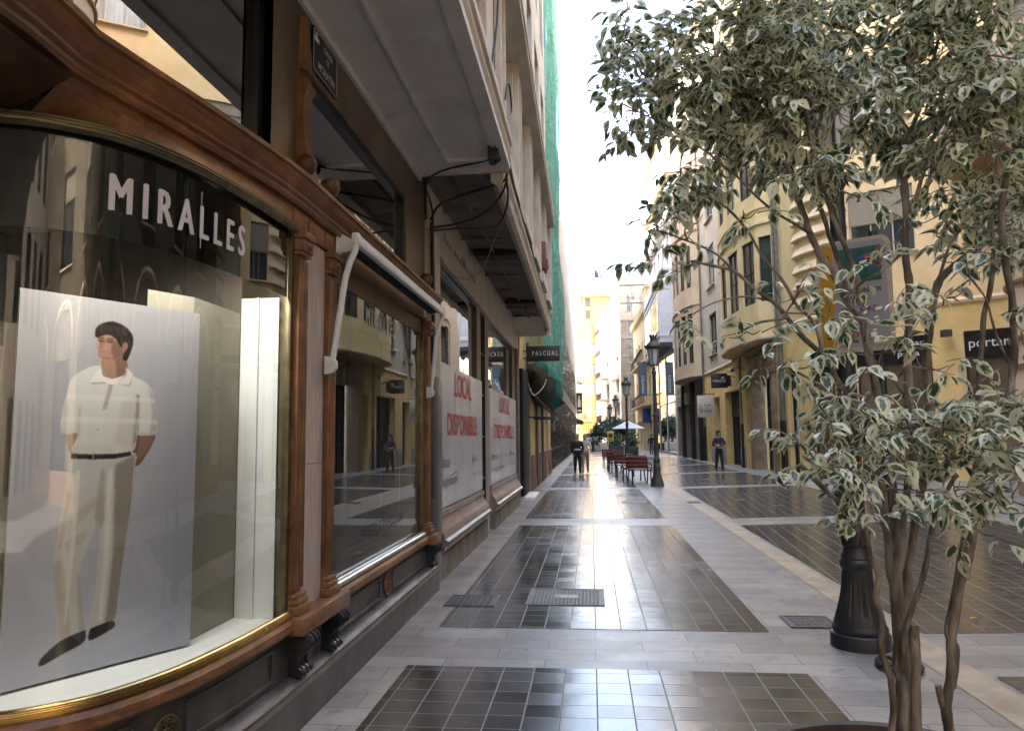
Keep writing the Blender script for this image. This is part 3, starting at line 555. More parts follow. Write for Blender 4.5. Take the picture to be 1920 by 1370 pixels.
# overhanging first floor with its plaster soffit
ov = MB()
ov.add([(-1.82, -8, 4.43), (-1.45, -8, 4.47), (-1.45, 7.62, 4.47), (-1.82, 7.62, 4.43)], [(0, 1, 2, 3)])
ov.box(-1.45, -1.425, -8, 7.60, 4.445, 4.50); ov.box(-1.425, -.93, -8, 7.30, 4.485, 4.52); ov.box(-1.425, -.80, 7.30, 7.62, 4.455, 4.52); ov.box(-.93, -.80, -8, 7.30, 4.455, 4.52)
ov.box(-1.80, -1.77, -8, 7.62, 4.38, 4.44)
build('soffit', ov, SOFFIT, shop, smooth=0)
ed = MB().sweep([(-.2, 4.50), (.0, 4.50), (.012, 4.53), (.012, 4.60), (.03, 4.63), (.03, 4.70), (.055, 4.73), (.055, 4.80), (.0, 4.84), (-.2, 4.84)], [(-.83, -8), (-.83, 7.625)])
ed.box(-1.82, -.83, 7.62, 7.66, 4.44, 4.84)
build('edge_moulding', ed, STONE, shop)
uf = MB(); ops = []
for k in range(6):
    for zf in (5.05, 8.3, 11.4): ops.append((1.2 + 2.5 * k, 2.55 + 2.5 * k, zf, zf + 1.75 + (.2 if zf > 6 else 0)))
P, u, n = wall_open(uf, (-.97, -8), (-.97, 7.62), 4.84, 28, ops, 1, .16)
uf.add([(-.97, 7.62, 4.84), (-6, 7.62, 4.84), (-6, 7.62, 28), (-.97, 7.62, 28)], [(0, 1, 2, 3)]); uf.box(-2.1, -1.0, -8, 7.6, 27.6, 27.99)
build('upper_facade', uf, STONE, shop, smooth=0)
for o in ops: window(shop, P, u, n, *o, .13, mat('pale_window_frame', (.5, .44, .36), None) if 'pale_window_frame' not in bpy.data.materials else bpy.data.materials['pale_window_frame'], WINGLASS, 2, 1, sill=STONE if o[2] < 6 else None)
build('rear_sun_block', MB().box(-14, -3.7, -8, 7.6, 0, 4.6), STONE, shop, smooth=0); build('upper_sun_block', MB().box(-14, -2.0, -8, 7.58, 4.602, 27.5), STONE, shop, smooth=0)  # unseen blocks added to stop sun leaking in, tall enough to shade the street
cb = MB().sweep([(-.1, 6.85), (.21, 6.85), (.21, 6.93), (.23, 6.95), (.23, 7.05), (-.1, 7.1)], [(-.97, -8), (-.97, 7.62)])
build('string_course', cb, STONE, shop)
# things fixed to the shop
sg = thing('street_sign', 'black enamel street name plate under the soffit', 'street sign', (-1.79, 4.5, 4.04))
pts = []
def rrect(y0, y1, z0, z1, r, k=4):
    out = []
    for cyy, cz, a0 in ((y1 - r, z1 - r, 0), (y0 + r, z1 - r, 90), (y0 + r, z0 + r, 180), (y1 - r, z0 + r, 270)):
        for i in range(k + 1): a = R(a0 + 90 * i / k); out.append((cyy + r * math.cos(a), cz + r * math.sin(a)))
    return out
rr_ = rrect(4.50, 4.98, 4.045, 4.362, .03)
build('plate', MB().prism([(-1.797, a, b) for a, b in rr_], (.014, 0, 0)), mat('black_enamel', (.01, .011, .02), None, rough=.12), sg, smooth=0)
rim = rrect(4.515, 4.965, 4.06, 4.347, .022); build('border', MB().tube([(-1.7825, a, b) for a, b in rim + rim[:1]], .0022, 5), WHITE_LETTER, sg)
lt = MB(); X = -1.7825
letters(lt, 'CARRER', (X, 4.70, 4.262), (0, 1, 0), (0, 0, 1), .17, .042); letters(lt, 'DE', (X, 4.75, 4.198), (0, 1, 0), (0, 0, 1), .05, .04); letters(lt, 'MORATÍN', (X, 4.60, 4.095), (0, 1, 0), (0, 0, 1), .31, .068, .008)
lt.lathe([(.0, 0), (.028, 0), (.028, .001), (0, .001)], (0, 0), 4)
for i in range(len(lt.v) - 16, len(lt.v)): x_, y_, z_ = lt.v[i]; lt.v[i] = (X + .001 + z_, 4.565 + x_, 4.285 + y_)
for q in (-1, 0, 1): lt.box(X, X + .001, 4.560 + q * .014, 4.570 + q * .014, 4.314, 4.330)
for q in (-1, 1): lt.tube([(X + .001, 4.565 + q * .032, 4.30), (X + .001, 4.565 + q * .038, 4.275), (X + .001, 4.565 + q * .026, 4.262)], .004, 5)
build('lettering', lt, WHITE_LETTER, sg, smooth=0)
aw = thing('awning', 'rolled black awning on folding white arms over the flat window', 'awning', (-1.7, 6.2, 2.9))
for yb in (4.86, 7.52):
    b = MB().box(-1.715, -1.70, yb - .07, yb + .03, 2.87, 3.03, 0, .004).prism([(-1.70, yb - .025, 2.88), (-1.61, yb - .025, 2.895), (-1.585, yb - .025, 2.925), (-1.585, yb - .025, 2.955), (-1.62, yb - .025, 2.98), (-1.70, yb - .025, 3.02)], (0, .02, 0))
    for dz in (2.89, 3.01): b.tube([(-1.70, yb - .05, dz), (-1.693, yb - .05, dz)], .014, 8)
    b.tube([(-1.63, yb - .03, 2.94), (-1.63, yb + .0, 2.94)], .022, 10); build('bracket', b, WHITE_METAL, aw)
build('fabric_roll', MB().tube([(-1.635, 4.88, 2.935), (-1.635, 7.5, 2.935)], .042, 14).box(-1.62, -1.545, 4.88, 7.5, 2.905, 2.912), BLACKCLOTH, aw)
build('front_bar', MB().box(-1.565, -1.515, 4.72, 7.62, 2.895, 2.955, 0, .012).tube([(-1.54, 4.7, 2.962), (-1.54, 7.64, 2.962)], .016, 8), WHITE_METAL, aw)
for ya, yb in ((4.70, 4.62), (7.60, 7.62)):
    e = -1 if ya < 6 else 1
    a = MB().tube([(-1.54, ya, 2.925), (-1.545, ya - .05 * e * 0, 2.86), (-1.575, ya - .02, 2.77), (-1.60, ya - .035, 2.66), (-1.665, yb, 2.10)], [.024, .022, .022, .021, .02], 10)
    a.box(-1.565, -1.515, ya - .03, ya + .03, 2.90, 2.975, 0, .01); a.tube([(-1.665, yb - .03, 2.10), (-1.665, yb + .03, 2.10)], .024, 10)
    build('arm', a, WHITE_METAL, aw)
    build('foot_plate', MB().prism([(-1.712, yb - .02, 2.02), (-1.66, yb - .02, 2.03), (-1.635, yb - .02, 2.06), (-1.635, yb - .02, 2.10), (-1.66, yb - .02, 2.13), (-1.712, yb - .02, 2.14)], (0, .04, 0)), WHITE_METAL, aw)
# ------------------------------------------------------------------ poster in the curved window (a flat print, painted dot by dot)
def poster():
    W, H = 280, 556
    yy, xx = np.mgrid[0:H, 0:W]; px = (xx + .5) / W; py = (yy + .5) / H * (H / W)      # px 0..1, py downwards 0..1.985
    img = np.zeros((H, W, 3)); t = py / 1.985
    img[:] = (np.array([.30, .28, .275])[None, None] * (1 - t[..., None]) + np.array([.42, .435, .53])[None, None] * t[..., None])
    rng = np.random.RandomState(3)
    def blur(a, n):
        for _ in range(n):
            a = (a + np.roll(a, 1, 0) + np.roll(a, -1, 0) + np.roll(a, 1, 1) + np.roll(a, -1, 1)) / 5
        return a
    def poly(pts, soft=1):
        pts = [(.224 + ((.575 + (a - .575) * (.90 if b < .36 else 1.0)) - .295) * .919, float(np.interp(b, [0, .062, .345, .93, 1.865, 2], [.05, .115, .33, .855, 1.905, 2.05]))) for a, b in pts]; m = np.zeros((H, W), bool); q = len(pts); j = q - 1
        for i in range(q):
            xi, yi = pts[i]; xj, yj = pts[j]
            c = ((yi > py) != (yj > py)) & (px < (xj - xi) * (py - yi) / ((yj - yi) if yj != yi else 1e-9) + xi); m ^= c; j = i
        return blur(m.astype(float), soft)
    def paint(mask, col, k=1.0): img[:] = img * (1 - mask[..., None] * k) + np.array(col) * mask[..., None] * k
    # coordinates: measured on the print, x over its width, y in units of its width
    def C(pts): return [(float(p[0]), float(p[1])) for p in catmull([(a, b, 0) for a, b in pts + pts[:1]], 5)]
    linen, linsh, skin, sksh, hair = (.55, .53, .50), (.36, .31, .26), (.31, .175, .12), (.13, .07, .048), (.014, .009, .007)
    # arms
    paint(poly(C([(.31, .80), (.40, .80), (.42, .93), (.36, .93)])), skin); paint(poly(C([(.73, .80), (.84, .80), (.845, .86), (.76, .985), (.71, .95)])), sksh); paint(poly(C([(.76, .80), (.84, .80), (.83, .87), (.75, .96)])), skin, .45)
    # trousers
    tr = poly(C([(.345, .915), (.71, .915), (.725, 1.02), (.715, 1.20), (.68, 1.45), (.66, 1.62), (.635, 1.735), (.50, 1.75), (.53, 1.55), (.535, 1.32), (.525, 1.24), (.475, 1.36), (.435, 1.46), (.45, 1.60), (.475, 1.755), (.36, 1.775), (.33, 1.74), (.305, 1.55), (.29, 1.43), (.305, 1.28), (.33, 1.10)]))
    paint(tr, (.47, .455, .44))
    def shade(mask, col, k, soft): paint(blur(mask, soft) * tr, col, k)
    shade(poly([(.61, .98), (.73, .93), (.73, 1.2), (.70, 1.45), (.66, 1.74), (.59, 1.74), (.62, 1.4)]), (.20, .165, .13), .85, 5)
    shade(poly([(.53, 1.0), (.55, 1.0), (.56, 1.25), (.53, 1.3), (.50, 1.22)]), (.30, .25, .21), .7, 5)
    shade(poly([(.29, 1.42), (.33, 1.40), (.37, 1.55), (.40, 1.75), (.34, 1.77), (.30, 1.55)]), (.33, .28, .23), .7, 6)
    shade(poly([(.36, 1.22), (.50, 1.13), (.51, 1.18), (.38, 1.28)]), (.36, .31, .26), .6, 6); shade(poly([(.34, 1.33), (.47, 1.28), (.46, 1.33), (.36, 1.38)]), (.36, .31, .26), .6, 5)
    shade(poly([(.42, 1.48), (.45, 1.50), (.475, 1.74), (.44, 1.75)]), (.33, .28, .24), .7, 4); shade(poly([(.345, 1.1), (.365, 1.1), (.33, 1.36), (.31, 1.36)]), (.30, .25, .21), .6, 4)
    shade(poly([(.39, 1.0), (.41, 1.0), (.40, 1.35), (.37, 1.7), (.36, 1.7), (.375, 1.35)]), (.72, .68, .61), .6, 3); shade(poly([(.575, 1.0), (.595, 1.0), (.60, 1.4), (.57, 1.72), (.55, 1.72)]), (.70, .66, .59), .6, 3)
    # shoes
    paint(poly(C([(.48, 1.745), (.475, 1.80), (.36, 1.835), (.25, 1.865), (.245, 1.835), (.31, 1.79), (.37, 1.765)])), (.02, .018, .018)); paint(poly(C([(.505, 1.745), (.63, 1.73), (.64, 1.765), (.52, 1.80), (.495, 1.785)])), (.025, .022, .022))
    # shirt
    sh = poly(C([(.43, .405), (.50, .385), (.60, .405), (.70, .44), (.795, .485), (.84, .57), (.862, .70), (.858, .80), (.735, .805), (.735, .72), (.725, .90), (.60, .925), (.45, .92), (.36, .90), (.39, .80), (.305, .80), (.295, .70), (.315, .58), (.345, .47)]), 1)
    paint(sh, linen)
    def s2(mask, col, k, soft): paint(blur(mask, soft) * sh, col, k)
    s2(poly([(.725, .55), (.745, .56), (.745, .81), (.725, .9), (.705, .9), (.72, .72)]), (.20, .16, .13), .9, 3); s2(poly([(.80, .50), (.87, .6), (.87, .81), (.82, .81), (.83, .65)]), (.30, .26, .22), .75, 6)
    s2(poly([(.64, .60), (.72, .56), (.72, .9), (.60, .86)]), (.42, .37, .32), .6, 9); s2(poly([(.38, .66), (.40, .62), (.40, .82), (.385, .82)]), (.36, .31, .27), .6, 4); s2(poly([(.30, .65), (.33, .62), (.36, .8), (.31, .8)]), (.48, .44, .40), .5, 6)
    s2(poly([(.36, .875), (.73, .865), (.73, .93), (.36, .93)]), (.50, .46, .41), .7, 3)
    for k_, yk in enumerate(np.linspace(.46, .86, 26)): s2(poly([(.28, yk), (.87, yk + .004), (.87, yk + .009), (.28, yk + .005)], 0), (.46, .41, .36), .22 + .12 * rng.rand(), 1)
    for yk in (.565, .70): s2(poly([(.28, yk), (.87, yk + .01), (.87, yk + .04), (.28, yk + .03)], 0), (.68, .63, .57), .45, 3)
    s2(poly([(.73, .79), (.862, .785), (.862, .81), (.73, .815)], 0), (.44, .39, .34), .6, 1); s2(poly([(.29, .785), (.40, .785), (.40, .81), (.29, .81)], 0), (.48, .43, .38), .5, 1)
    paint(blur(poly([(.555, .50), (.585, .49), (.545, .655), (.52, .655)]), 1), (.33, .26, .2), .75)
    for bx, by in ((.562, .505), (.545, .62), (.50, .78)): paint(poly([(bx - .007, by - .007), (bx + .007, by - .007), (bx + .007, by + .007), (bx - .007, by + .007)], 1), (.3, .25, .2), .9)
    # neck, undershirt, collar
    paint(poly(C([(.50, .30), (.64, .28), (.665, .40), (.60, .475), (.535, .475), (.505, .42)])), skin); paint(blur(poly([(.58, .30), (.66, .28), (.67, .42), (.60, .46)]), 4) * poly(C([(.50, .30), (.64, .28), (.665, .40), (.60, .475), (.535, .475), (.505, .42)])), sksh, .75)
    paint(poly(C([(.505, .445), (.575, .462), (.645, .44), (.62, .485), (.585, .50), (.53, .49)])), (.66, .61, .56))
    paint(poly([(.505, .40), (.515, .45), (.535, .485), (.44, .495), (.48, .42)]), (.66, .61, .55)); paint(blur(poly([(.535, .485), (.44, .495), (.46, .502), (.54, .494)]), 1), (.25, .21, .18), .8)
    paint(poly([(.655, .385), (.70, .43), (.68, .505), (.595, .487), (.655, .44)]), (.60, .55, .49)); paint(blur(poly([(.70, .435), (.682, .508), (.597, .49), (.675, .498)]), 1), (.22, .18, .15), .85); paint(blur(poly([(.655, .385), (.665, .40), (.66, .44), (.60, .487), (.65, .43)]), 1), (.3, .25, .2), .6)
    # head, three-quarter profile to the left
    hd = poly(C([(.455, .165), (.56, .13), (.66, .19), (.655, .29), (.60, .335), (.535, .345), (.478, .330), (.470, .305), (.475, .29), (.468, .275), (.462, .262), (.455, .25), (.466, .215), (.460, .19)])); paint(hd, skin)
    def s3(mask, col, k, soft): paint(blur(mask, soft) * hd, col, k)
    s3(poly([(.56, .20), (.66, .20), (.66, .32), (.58, .34), (.555, .28)]), sksh, .8, 6); s3(poly([(.475, .335), (.60, .335), (.60, .35), (.475, .35)]), sksh, .8, 3); s3(poly([(.475, .205), (.565, .195), (.565, .225), (.475, .23)]), sksh, .75, 3)
    s3(poly([(.462, .215), (.478, .215), (.485, .262), (.462, .268)]), (.5, .31, .23), .8, 2); s3(poly([(.478, .225), (.492, .225), (.498, .268), (.47, .272)]), sksh, .6, 2)
    for ex in (.483, .548): s3(poly([(ex - .016, .208), (ex + .018, .206), (ex + .016, .219), (ex - .014, .219)], 0), (.05, .03, .025), .85, 1); s3(poly([(ex - .02, .19), (ex + .024, .187), (ex + .024, .196), (ex - .02, .198)], 0), hair, .8, 1)
    s3(poly([(.468, .284), (.52, .288), (.515, .297), (.47, .296)], 0), (.27, .10, .085), .9, 1); s3(poly([(.472, .297), (.512, .298), (.50, .306), (.475, .304)], 0), (.40, .19, .15), .7, 1)
    paint(poly(C([(.635, .225), (.662, .22), (.66, .265), (.64, .28), (.63, .25)])), (.25, .135, .095)); paint(blur(poly([(.642, .235), (.655, .235), (.65, .262), (.64, .262)]), 1), sksh, .7)
    hr = poly(C([(.445, .19), (.45, .13), (.49, .085), (.56, .062), (.64, .085), (.695, .14), (.705, .21), (.69, .28), (.675, .325), (.66, .345), (.635, .335), (.645, .285), (.668, .24), (.66, .21), (.635, .215), (.625, .25), (.60, .215), (.585, .19), (.54, .165), (.50, .175), (.47, .19)])); paint(hr, hair)
    for q in range(26):
        a0 = .45 + .2 * rng.rand(); s3 = poly([(a0, .09 + .05 * rng.rand()), (a0 + .006, .09), (a0 + .05, .2 + .1 * rng.rand()), (a0 + .043, .2)], 1); paint(s3 * hr, (.06, .033, .02), .3)
    # belt
    paint(poly([(.355, .915), (.48, .925), (.60, .926), (.705, .912), (.708, .938), (.60, .952), (.48, .951), (.355, .944)]), (.02, .016, .014)); paint(poly([(.478, .918), (.50, .918), (.50, .958), (.478, .958)], 0), (.45, .33, .14)); paint(poly([(.483, .925), (.497, .925), (.497, .951), (.483, .951)], 0), (.03, .02, .015))
    # fine random grain over the whole print
    img[:] = img + rng.normal(0, .006, img.shape); img[:] = np.clip(img, .005, .9)
    return img
def make_poster():
    img = poster(); H, W = img.shape[:2]
    A, B = Vector((-2.365, 2.80, .612)), Vector((-1.98, 3.53, .612)); Hh = 1.633
    po = thing('poster', 'tall fashion poster of a man in pale polo shirt and trousers', 'poster', tuple(A))
    d = (B - A); nrm = Vector((d.y, -d.x, 0)).normalized()
    u = np.linspace(0, 1, W + 1); v = np.linspace(0, 1, H + 1)
    co = np.zeros((H + 1, W + 1, 3)); base = np.array(nrm * .009)
    co[..., 0] = d.x * u[None, :] + base[0]; co[..., 1] = d.y * u[None, :] + base[1]; co[..., 2] = (Hh * (1 - v))[:, None]
    ii, jj = np.mgrid[0:H, 0:W]; a = ii * (W + 1) + jj; f = np.stack([a, a + W + 1, a + W + 2, a + 1], -1).reshape(-1, 4)
    me = bpy.data.meshes.new('print'); me.from_pydata(co.reshape(-1, 3).tolist(), [], f.tolist())
    ca = me.color_attributes.new('Col', 'FLOAT_COLOR', 'CORNER'); c = np.ones((H * W, 4, 4), dtype=np.float32); c[..., :3] = img.reshape(-1, 1, 3); ca.data.foreach_set('color', c.ravel())
    m, nt, bs = newmat('printed_poster_paper'); at = nt.nodes.new('ShaderNodeAttribute'); at.attribute_name = 'Col'; nt.links.new(at.outputs['Color'], bs.inputs['Base Color']); bs.inputs['Roughness'].default_value = .55; bs.inputs['Specular IOR Level'].default_value = .2
    me.materials.append(m); o = bpy.data.objects.new('print', me); COL.objects.link(o); o.parent = po
    build('backing_board', MB().hexa([A - nrm * .006, B - nrm * .006, B + nrm * .006, A + nrm * .006, A - nrm * .006 + Vector((0, 0, Hh)), B - nrm * .006 + Vector((0, 0, Hh)), B + nrm * .006 + Vector((0, 0, Hh)), A + nrm * .006 + Vector((0, 0, Hh))]), WHITE, po, smooth=0)
make_poster()
# ------------------------------------------------------------------ left: vacant shop with the second overhang
vb = thing('vacant_shop_building', 'stone building with a vacant shop behind white boarded windows', 'shop building', (-1.78, 8.0, 0))
db = MB().box(-1.9, -1.70, 7.93, 8.38, 0, .95, 0, .006).box(-1.9, -1.70, 7.93, 8.38, .953, 2.28, 0, .006)
build('granite_pier', db, mat('dark_granite', (.03, .03, .035), (.075, .075, .085), 60, .35, rr=.1), vb)
build('stone_pier', MB().box(-1.9, -1.715, 7.98, 8.36, 2.283, 3.95, 0, .01).box(-1.9, -1.69, 7.95, 8.38, 3.95, 4.05, 0, .008), CREAM, vb)
fw = MB(); ops = [(.40, 4.05, .76, 3.80), (4.07, 5.01, .18, 3.78), (5.03, 9.62, .76, 3.74), (10.3, 11.0, 0, 3.7)]
P, u, n = wall_open(fw, (-1.80, 8.0), (-1.80, 18.9), 0, 4.62, ops, 1, .16)
build('front_wall', fw, CREAM, vb, smooth=0)
BROWNFR = mat('brown_stone_frame', (.10, .07, .055), (.17, .12, .1), 3, .5)
for i, o in enumerate(ops[:3]):
    window(vb, P, u, n, *o, .13, BLKFR, GLASS_W if i != 1 else WINGLASS, 1, 1 if i != 1 else 5, fw=.045, name='shop_window', pane_name='glass')
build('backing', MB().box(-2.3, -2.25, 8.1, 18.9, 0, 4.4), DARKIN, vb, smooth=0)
pr = [(-.1, .10), (.0, .10), (.0, .27), (.09, .29), (.12, .33), (.12, .37), (.165, .385), (.165, .43), (.13, .45), (.115, .50), (.085, .55), (.05, .60), (.03, .66), (.045, .68), (.045, .745), (-.1, .755)]
for a, b in ((8.39, 12.08), (13.02, 17.62)):
    mb = MB().sweep(pr, [(-1.80, a), (-1.80, b)]); mb.box(-1.85, -1.70, a, b, 0, .28, 1)
    build('marble_base', mb, [PINKSTONE, CONC], vb, smooth=25)
    build('edge_strip', MB().box(-1.636, -1.628, a + .01, b - .01, .388, .427), GUTTER, vb, smooth=0)
build('brown_pier', MB().box(-1.95, -1.735, 17.63, 18.1, .0, 3.75, 0, .01), BROWNFR, vb)
PANEL = mat('white_display_panel', (.50, .53, .57), (.58, .61, .65), 1.6, .24, rr=.16, bmp=.25, bscale=2.2, dirt=.3, dirtc=(.36, .35, .34), bd=.02)
def panel(y0, y1, z0, z1, lab, txt1, txt2):
    t = thing('vacancy_board', lab, 'notice board', (-1.775, y0, z0), 'white boards announcing the free premises')
    pb = MB().box(-1.805, -1.778, y0, y1, z0, z1)
    if y0 > 12: pb.box(-1.96, -1.806, y0, y0 + .035, z0, z1)
    for q in (1, 2): pb.box(-1.778, -1.7765, y0 + (y1 - y0) * q / 3 - .004, y0 + (y1 - y0) * q / 3 + .004, z0, z1)
    build('board', pb, PANEL, t, smooth=0); X = -1.7755; lt = MB()
    for s, a, b, c, d in txt1: build('red_lettering', letters(MB(), s, (X, a, c), (0, 1, 0), (0, 0, 1), b - a, d - c, .022), RED_LETTER, t, smooth=0)
    for s, a, b, c, d, it in txt2: letters(lt, s, (X, a, c), (0, 1, 0), (0, 0, 1), b - a, d - c, 0, italic=it)
    build('small_lettering', lt, GREY_LETTER, t, smooth=0)
    build('red_underline', MB().beam((X + .001, y0 + (y1 - y0) * .22, z0 + .36), (X + .001, y0 + (y1 - y0) * .36, z0 + .39), .004, .012), RED_LETTER, t, smooth=0)
panel(8.40, 12.04, .77, 2.52, 'larger white board reading LOCAL DISPONIBLE, nearer the camera', [('LOCAL', 9.56, 10.98, 2.14, 2.47), ('DISPONIBLE', 9.06, 11.43, 1.63, 1.92)],
      [('COMERCIALIZA', 8.42, 9.25, 1.24, 1.34, 0), ('963 41 23', 11.0, 11.5, 1.24, 1.33, 0), ('www.inmueble.com', 11.0, 11.95, 1.03, 1.09, 0), ('valuigroupm', 8.45, 9.7, .98, 1.14, .5)])
panel(13.04, 17.6, .77, 2.48, 'smaller-looking white board reading LOCAL DISPONIBLE, farther along the wall', [('LOCAL', 14.3, 16.2, 2.08, 2.42), ('DISPONIBLE', 13.55, 16.9, 1.57, 1.86)],
      [('COMERCIALIZA', 13.1, 14.1, 1.2, 1.29, 0), ('963 41 23', 16.0, 16.7, 1.2, 1.28, 0), ('www.inmueble.com', 16.0, 17.4, 1.0, 1.06, 0), ('valuigroupm', 13.2, 15, .96, 1.08, .5)])
# faded script on the wall above the window
def scribble(y0, y1, z, h, seed, r=.006):
    rg = random.Random(seed); mb = MB(); y = y0
    while y < y1:
        w_ = .10 + rg.random() * .12; k = rg.choice((.5, .6, 1, .55, .5)); pts = []
        for i in range(14):
            a = i / 13 * 2 * math.pi * (1 if rg.random() < 2 else 1); pts.append((-1.797, y + w_ * i / 13 + .03 * math.sin(a * 1.5), z + h * k * (.5 - .5 * math.cos(a))))
        mb.tube(pts, r, 5); y += w_ * (1.0 + (.5 if rg.random() < .2 else 0))
    return mb
build('faded_script', scribble(8.75, 11.5, 4.06, .15, 4, .004), mat('faded_ink', (.12, .09, .07), None), vb)
# overhang
of = MB(); DK = mat('dark_brown_soffit', (.13, .105, .085), (.22, .18, .15), 2.2, .8, dirt=.8, dirtc=(.025, .02, .018), bmp=.15)  # dark brown underside with irregular darker blotches
of.add([(-1.80, 7.66, 4.50), (-1.0, 7.66, 4.42), (-1.06, 17.2, 4.42), (-1.80, 17.2, 4.50)], [(0, 1, 2, 3)])
of.box(-1.43, -1.40, 7.66, 17.2, 4.40, 4.468)
for yb in (8.9, 10.2, 12.6, 14.0, 15.9): of.box(-1.79, -1.04, yb, yb + .02, 4.42, 4.50)
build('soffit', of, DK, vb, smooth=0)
POCKET_BLACK = mat('pocket_black', (.016, .014, .013), (.035, .03, .027), 4, .8)  # near-black colour for the boxes at the soffit's transverse pockets
for yb in (10.9, 15.0): build('soffit_pocket', MB().box(-1.72, -1.05, yb, yb + .35, 4.36, 4.43), POCKET_BLACK, vb, smooth=0)
for yb in (11.26, 15.36): build('soffit_fitting', MB().box(-1.5, -1.08, yb, yb + .10, 4.385, 4.43), CONC, vb, smooth=0)
ob = MB().sweep([(-.12, 4.36), (-.05, 4.31), (.0, 4.34), (.012, 4.38), (.012, 4.46), (.04, 4.5), (.04, 4.56), (.0, 4.60), (-.12, 4.62)], [(-.90, 7.67), (-.93, 12), (-.99, 18.55)])
build('overhang_edge', ob, STONE, vb)
co = MB().grid(lambda a, b: (-1.80 + .72 * b, 17.2 + 1.35 * a, 4.44 - .24 * math.sin(a * 1.6) - .05 * (1 - b) * a), 10, 4); co.box(-1.8, -.96, 18.5, 18.56, 4.15, 4.62)
build('cove_end', co, STONE, vb)
uf = MB(); ops = []
for k in range(5): ops += [(.75 + 2.05 * k, 2.0 + 2.05 * k, zf, zf + hf) for zf, hf in ((4.95, 1.78), (7.7, 2.2), (11, 2.2), (14.3, 2.2))]
P, u, n = wall_open(uf, (-.96, 7.64), (-1.02, 18.56), 4.6, 28, ops, 1, .2)
uf.add([(-1.02, 18.56, 4.6), (-6, 18.56, 4.6), (-6, 18.56, 28), (-1.02, 18.56, 28)], [(0, 1, 2, 3)]); uf.add([(-.96, 7.64, 28), (-1.02, 18.56, 28), (-2.5, 18.56, 28), (-2.5, 7.64, 28)], [(0, 1, 2, 3)])
build('upper_facade', uf, STONE, vb, smooth=0)
for o in ops: window(vb, P, u, n, *o, .17, bpy.data.materials['pale_window_frame'], WINGLASS, 2, 1, fw=.08)
build('sun_block_mass', MB().box(-14, -2.35, 7.7, 18.5, 0, 27.9), STONE, vb, smooth=0)  # unseen mass added behind the facade to keep the sun out
pn = MB()
for k in range(6):
    a = 7.64 + .12 + 2.05 * k
    pn.box(-.985, -.905, a, a + .09, 4.7, 6.8); pn.box(-.985, -.905, a + .42, a + .5, 4.7, 6.8)
    if k < 5: pn.box(-.985, -.87, a + .62, a + 1.86, 4.70, 4.92)
build('window_surrounds', pn, STONE, vb, smooth=0)
build('string_course', MB().sweep([(-.1, 6.85), (.0, 6.80), (.05, 6.83), (.215, 6.85), (.215, 6.93), (.235, 6.95), (.235, 7.05), (-.1, 7.1)], [(-.96, 7.66), (-1.02, 18.2)]), STONE, vb)
build('alarm_box', MB().box(-.97, -.83, 14.6, 15.1, 4.98, 5.55, 0, .02).box(-.83, -.80, 14.7, 15.0, 5.05, 5.2), mat('oxide_red_paint', (.16, .055, .04), (.22, .08, .06), 5, .6), vb)
# cables strung along both overhangs
def cable(pts, r, label, mt=None): 
    P_ = catmull(pts, 6); return tag(build('cable', MB().tube(P_, r, 6), mt or CABLE, smooth=60), label, 'cable', 'cables strung along the left facades')
cable([(-.87, -2, 4.475), (-.885, 2, 4.47), (-.89, 5, 4.475), (-.90, 7.0, 4.47), (-.98, 7.3, 4.46), (-1.5, 7.45, 4.42), (-1.72, 7.62, 4.34), (-1.70, 7.85, 4.1), (-1.71, 7.9, 3.6)], .011, 'thin dark cable clipped along the nearer plaster soffit')
cable([(-.855, -2, 4.474), (-.865, 3, 4.472), (-.87, 6, 4.472), (-.885, 7.05, 4.46)], .009, 'cable running beside the soffit edge to the junction box')
cable([(-1.72, 7.86, 4.02), (-1.66, 8.0, 4.22), (-1.45, 8.05, 4.33), (-1.2, 7.95, 4.36), (-1.0, 7.75, 4.34), (-.86, 7.72, 4.40), (-.84, 7.7, 4.6)], .016, 'thickest black cable looping between the two overhangs')
cable([(-1.71, 7.92, 3.95), (-1.5, 8.2, 4.06), (-1.2, 8.2, 4.16), (-.95, 7.95, 4.28), (-.85, 7.78, 4.42)], .014, 'lower black cable sagging between pier and overhang corner')
cable([(-1.71, 7.95, 3.92), (-1.45, 8.1, 3.98), (-1.05, 8.25, 4.02), (-.88, 8.0, 4.2), (-.86, 7.8, 4.4)], .012, 'lowest of the black cables hanging below the corner')
cable([(-1.72, 7.9, 4.0), (-1.715, 7.95, 3.2), (-1.715, 7.92, 2.4)], .022, 'black cable conduit down the pale pier')
cable([(-1.715, 8.37, 3.72), (-1.68, 8.8, 3.62), (-1.62, 9.6, 3.72), (-1.5, 10.3, 4.0), (-1.2, 9.6, 4.32), (-.9, 8.9, 4.52)], .009, 'pale grey cable rising to the overhang edge', mat('pale_cable', (.3, .28, .26), None))
for k in range(3): cable([(-.86 + .01 * k, 7.75, 4.62 + .03 * k), (-.875 - .005 * k, 9 + .2 * k, 4.66), (-.90, 11 + .3 * k, 4.63 + .03 * k), (-.92, 13, 4.68 - .03 * k), (-.95, 15.5, 4.66), (-.97, 18.3, 4.66 + .03 * k)], .011, ('upper' if k == 2 else 'middle' if k == 1 else 'lower') + ' dark cable lying on the stone overhang ledge')
cable([(-.83, 6.3, 4.9), (-.80, 6.6, 5.6), (-.80, 6.55, 6.3), (-.83, 6.2, 6.8)], .010, 'black cable standing off the upper facade on pins')
cable([(-.78, 7.0, 4.95), (-.77, 7.15, 5.2), (-.77, 7.4, 5.22), (-.77, 7.5, 5.05), (-.78, 7.25, 4.85), (-.78, 7.1, 4.75)], .009, 'black cable coiled in a loop above the soffit corner')
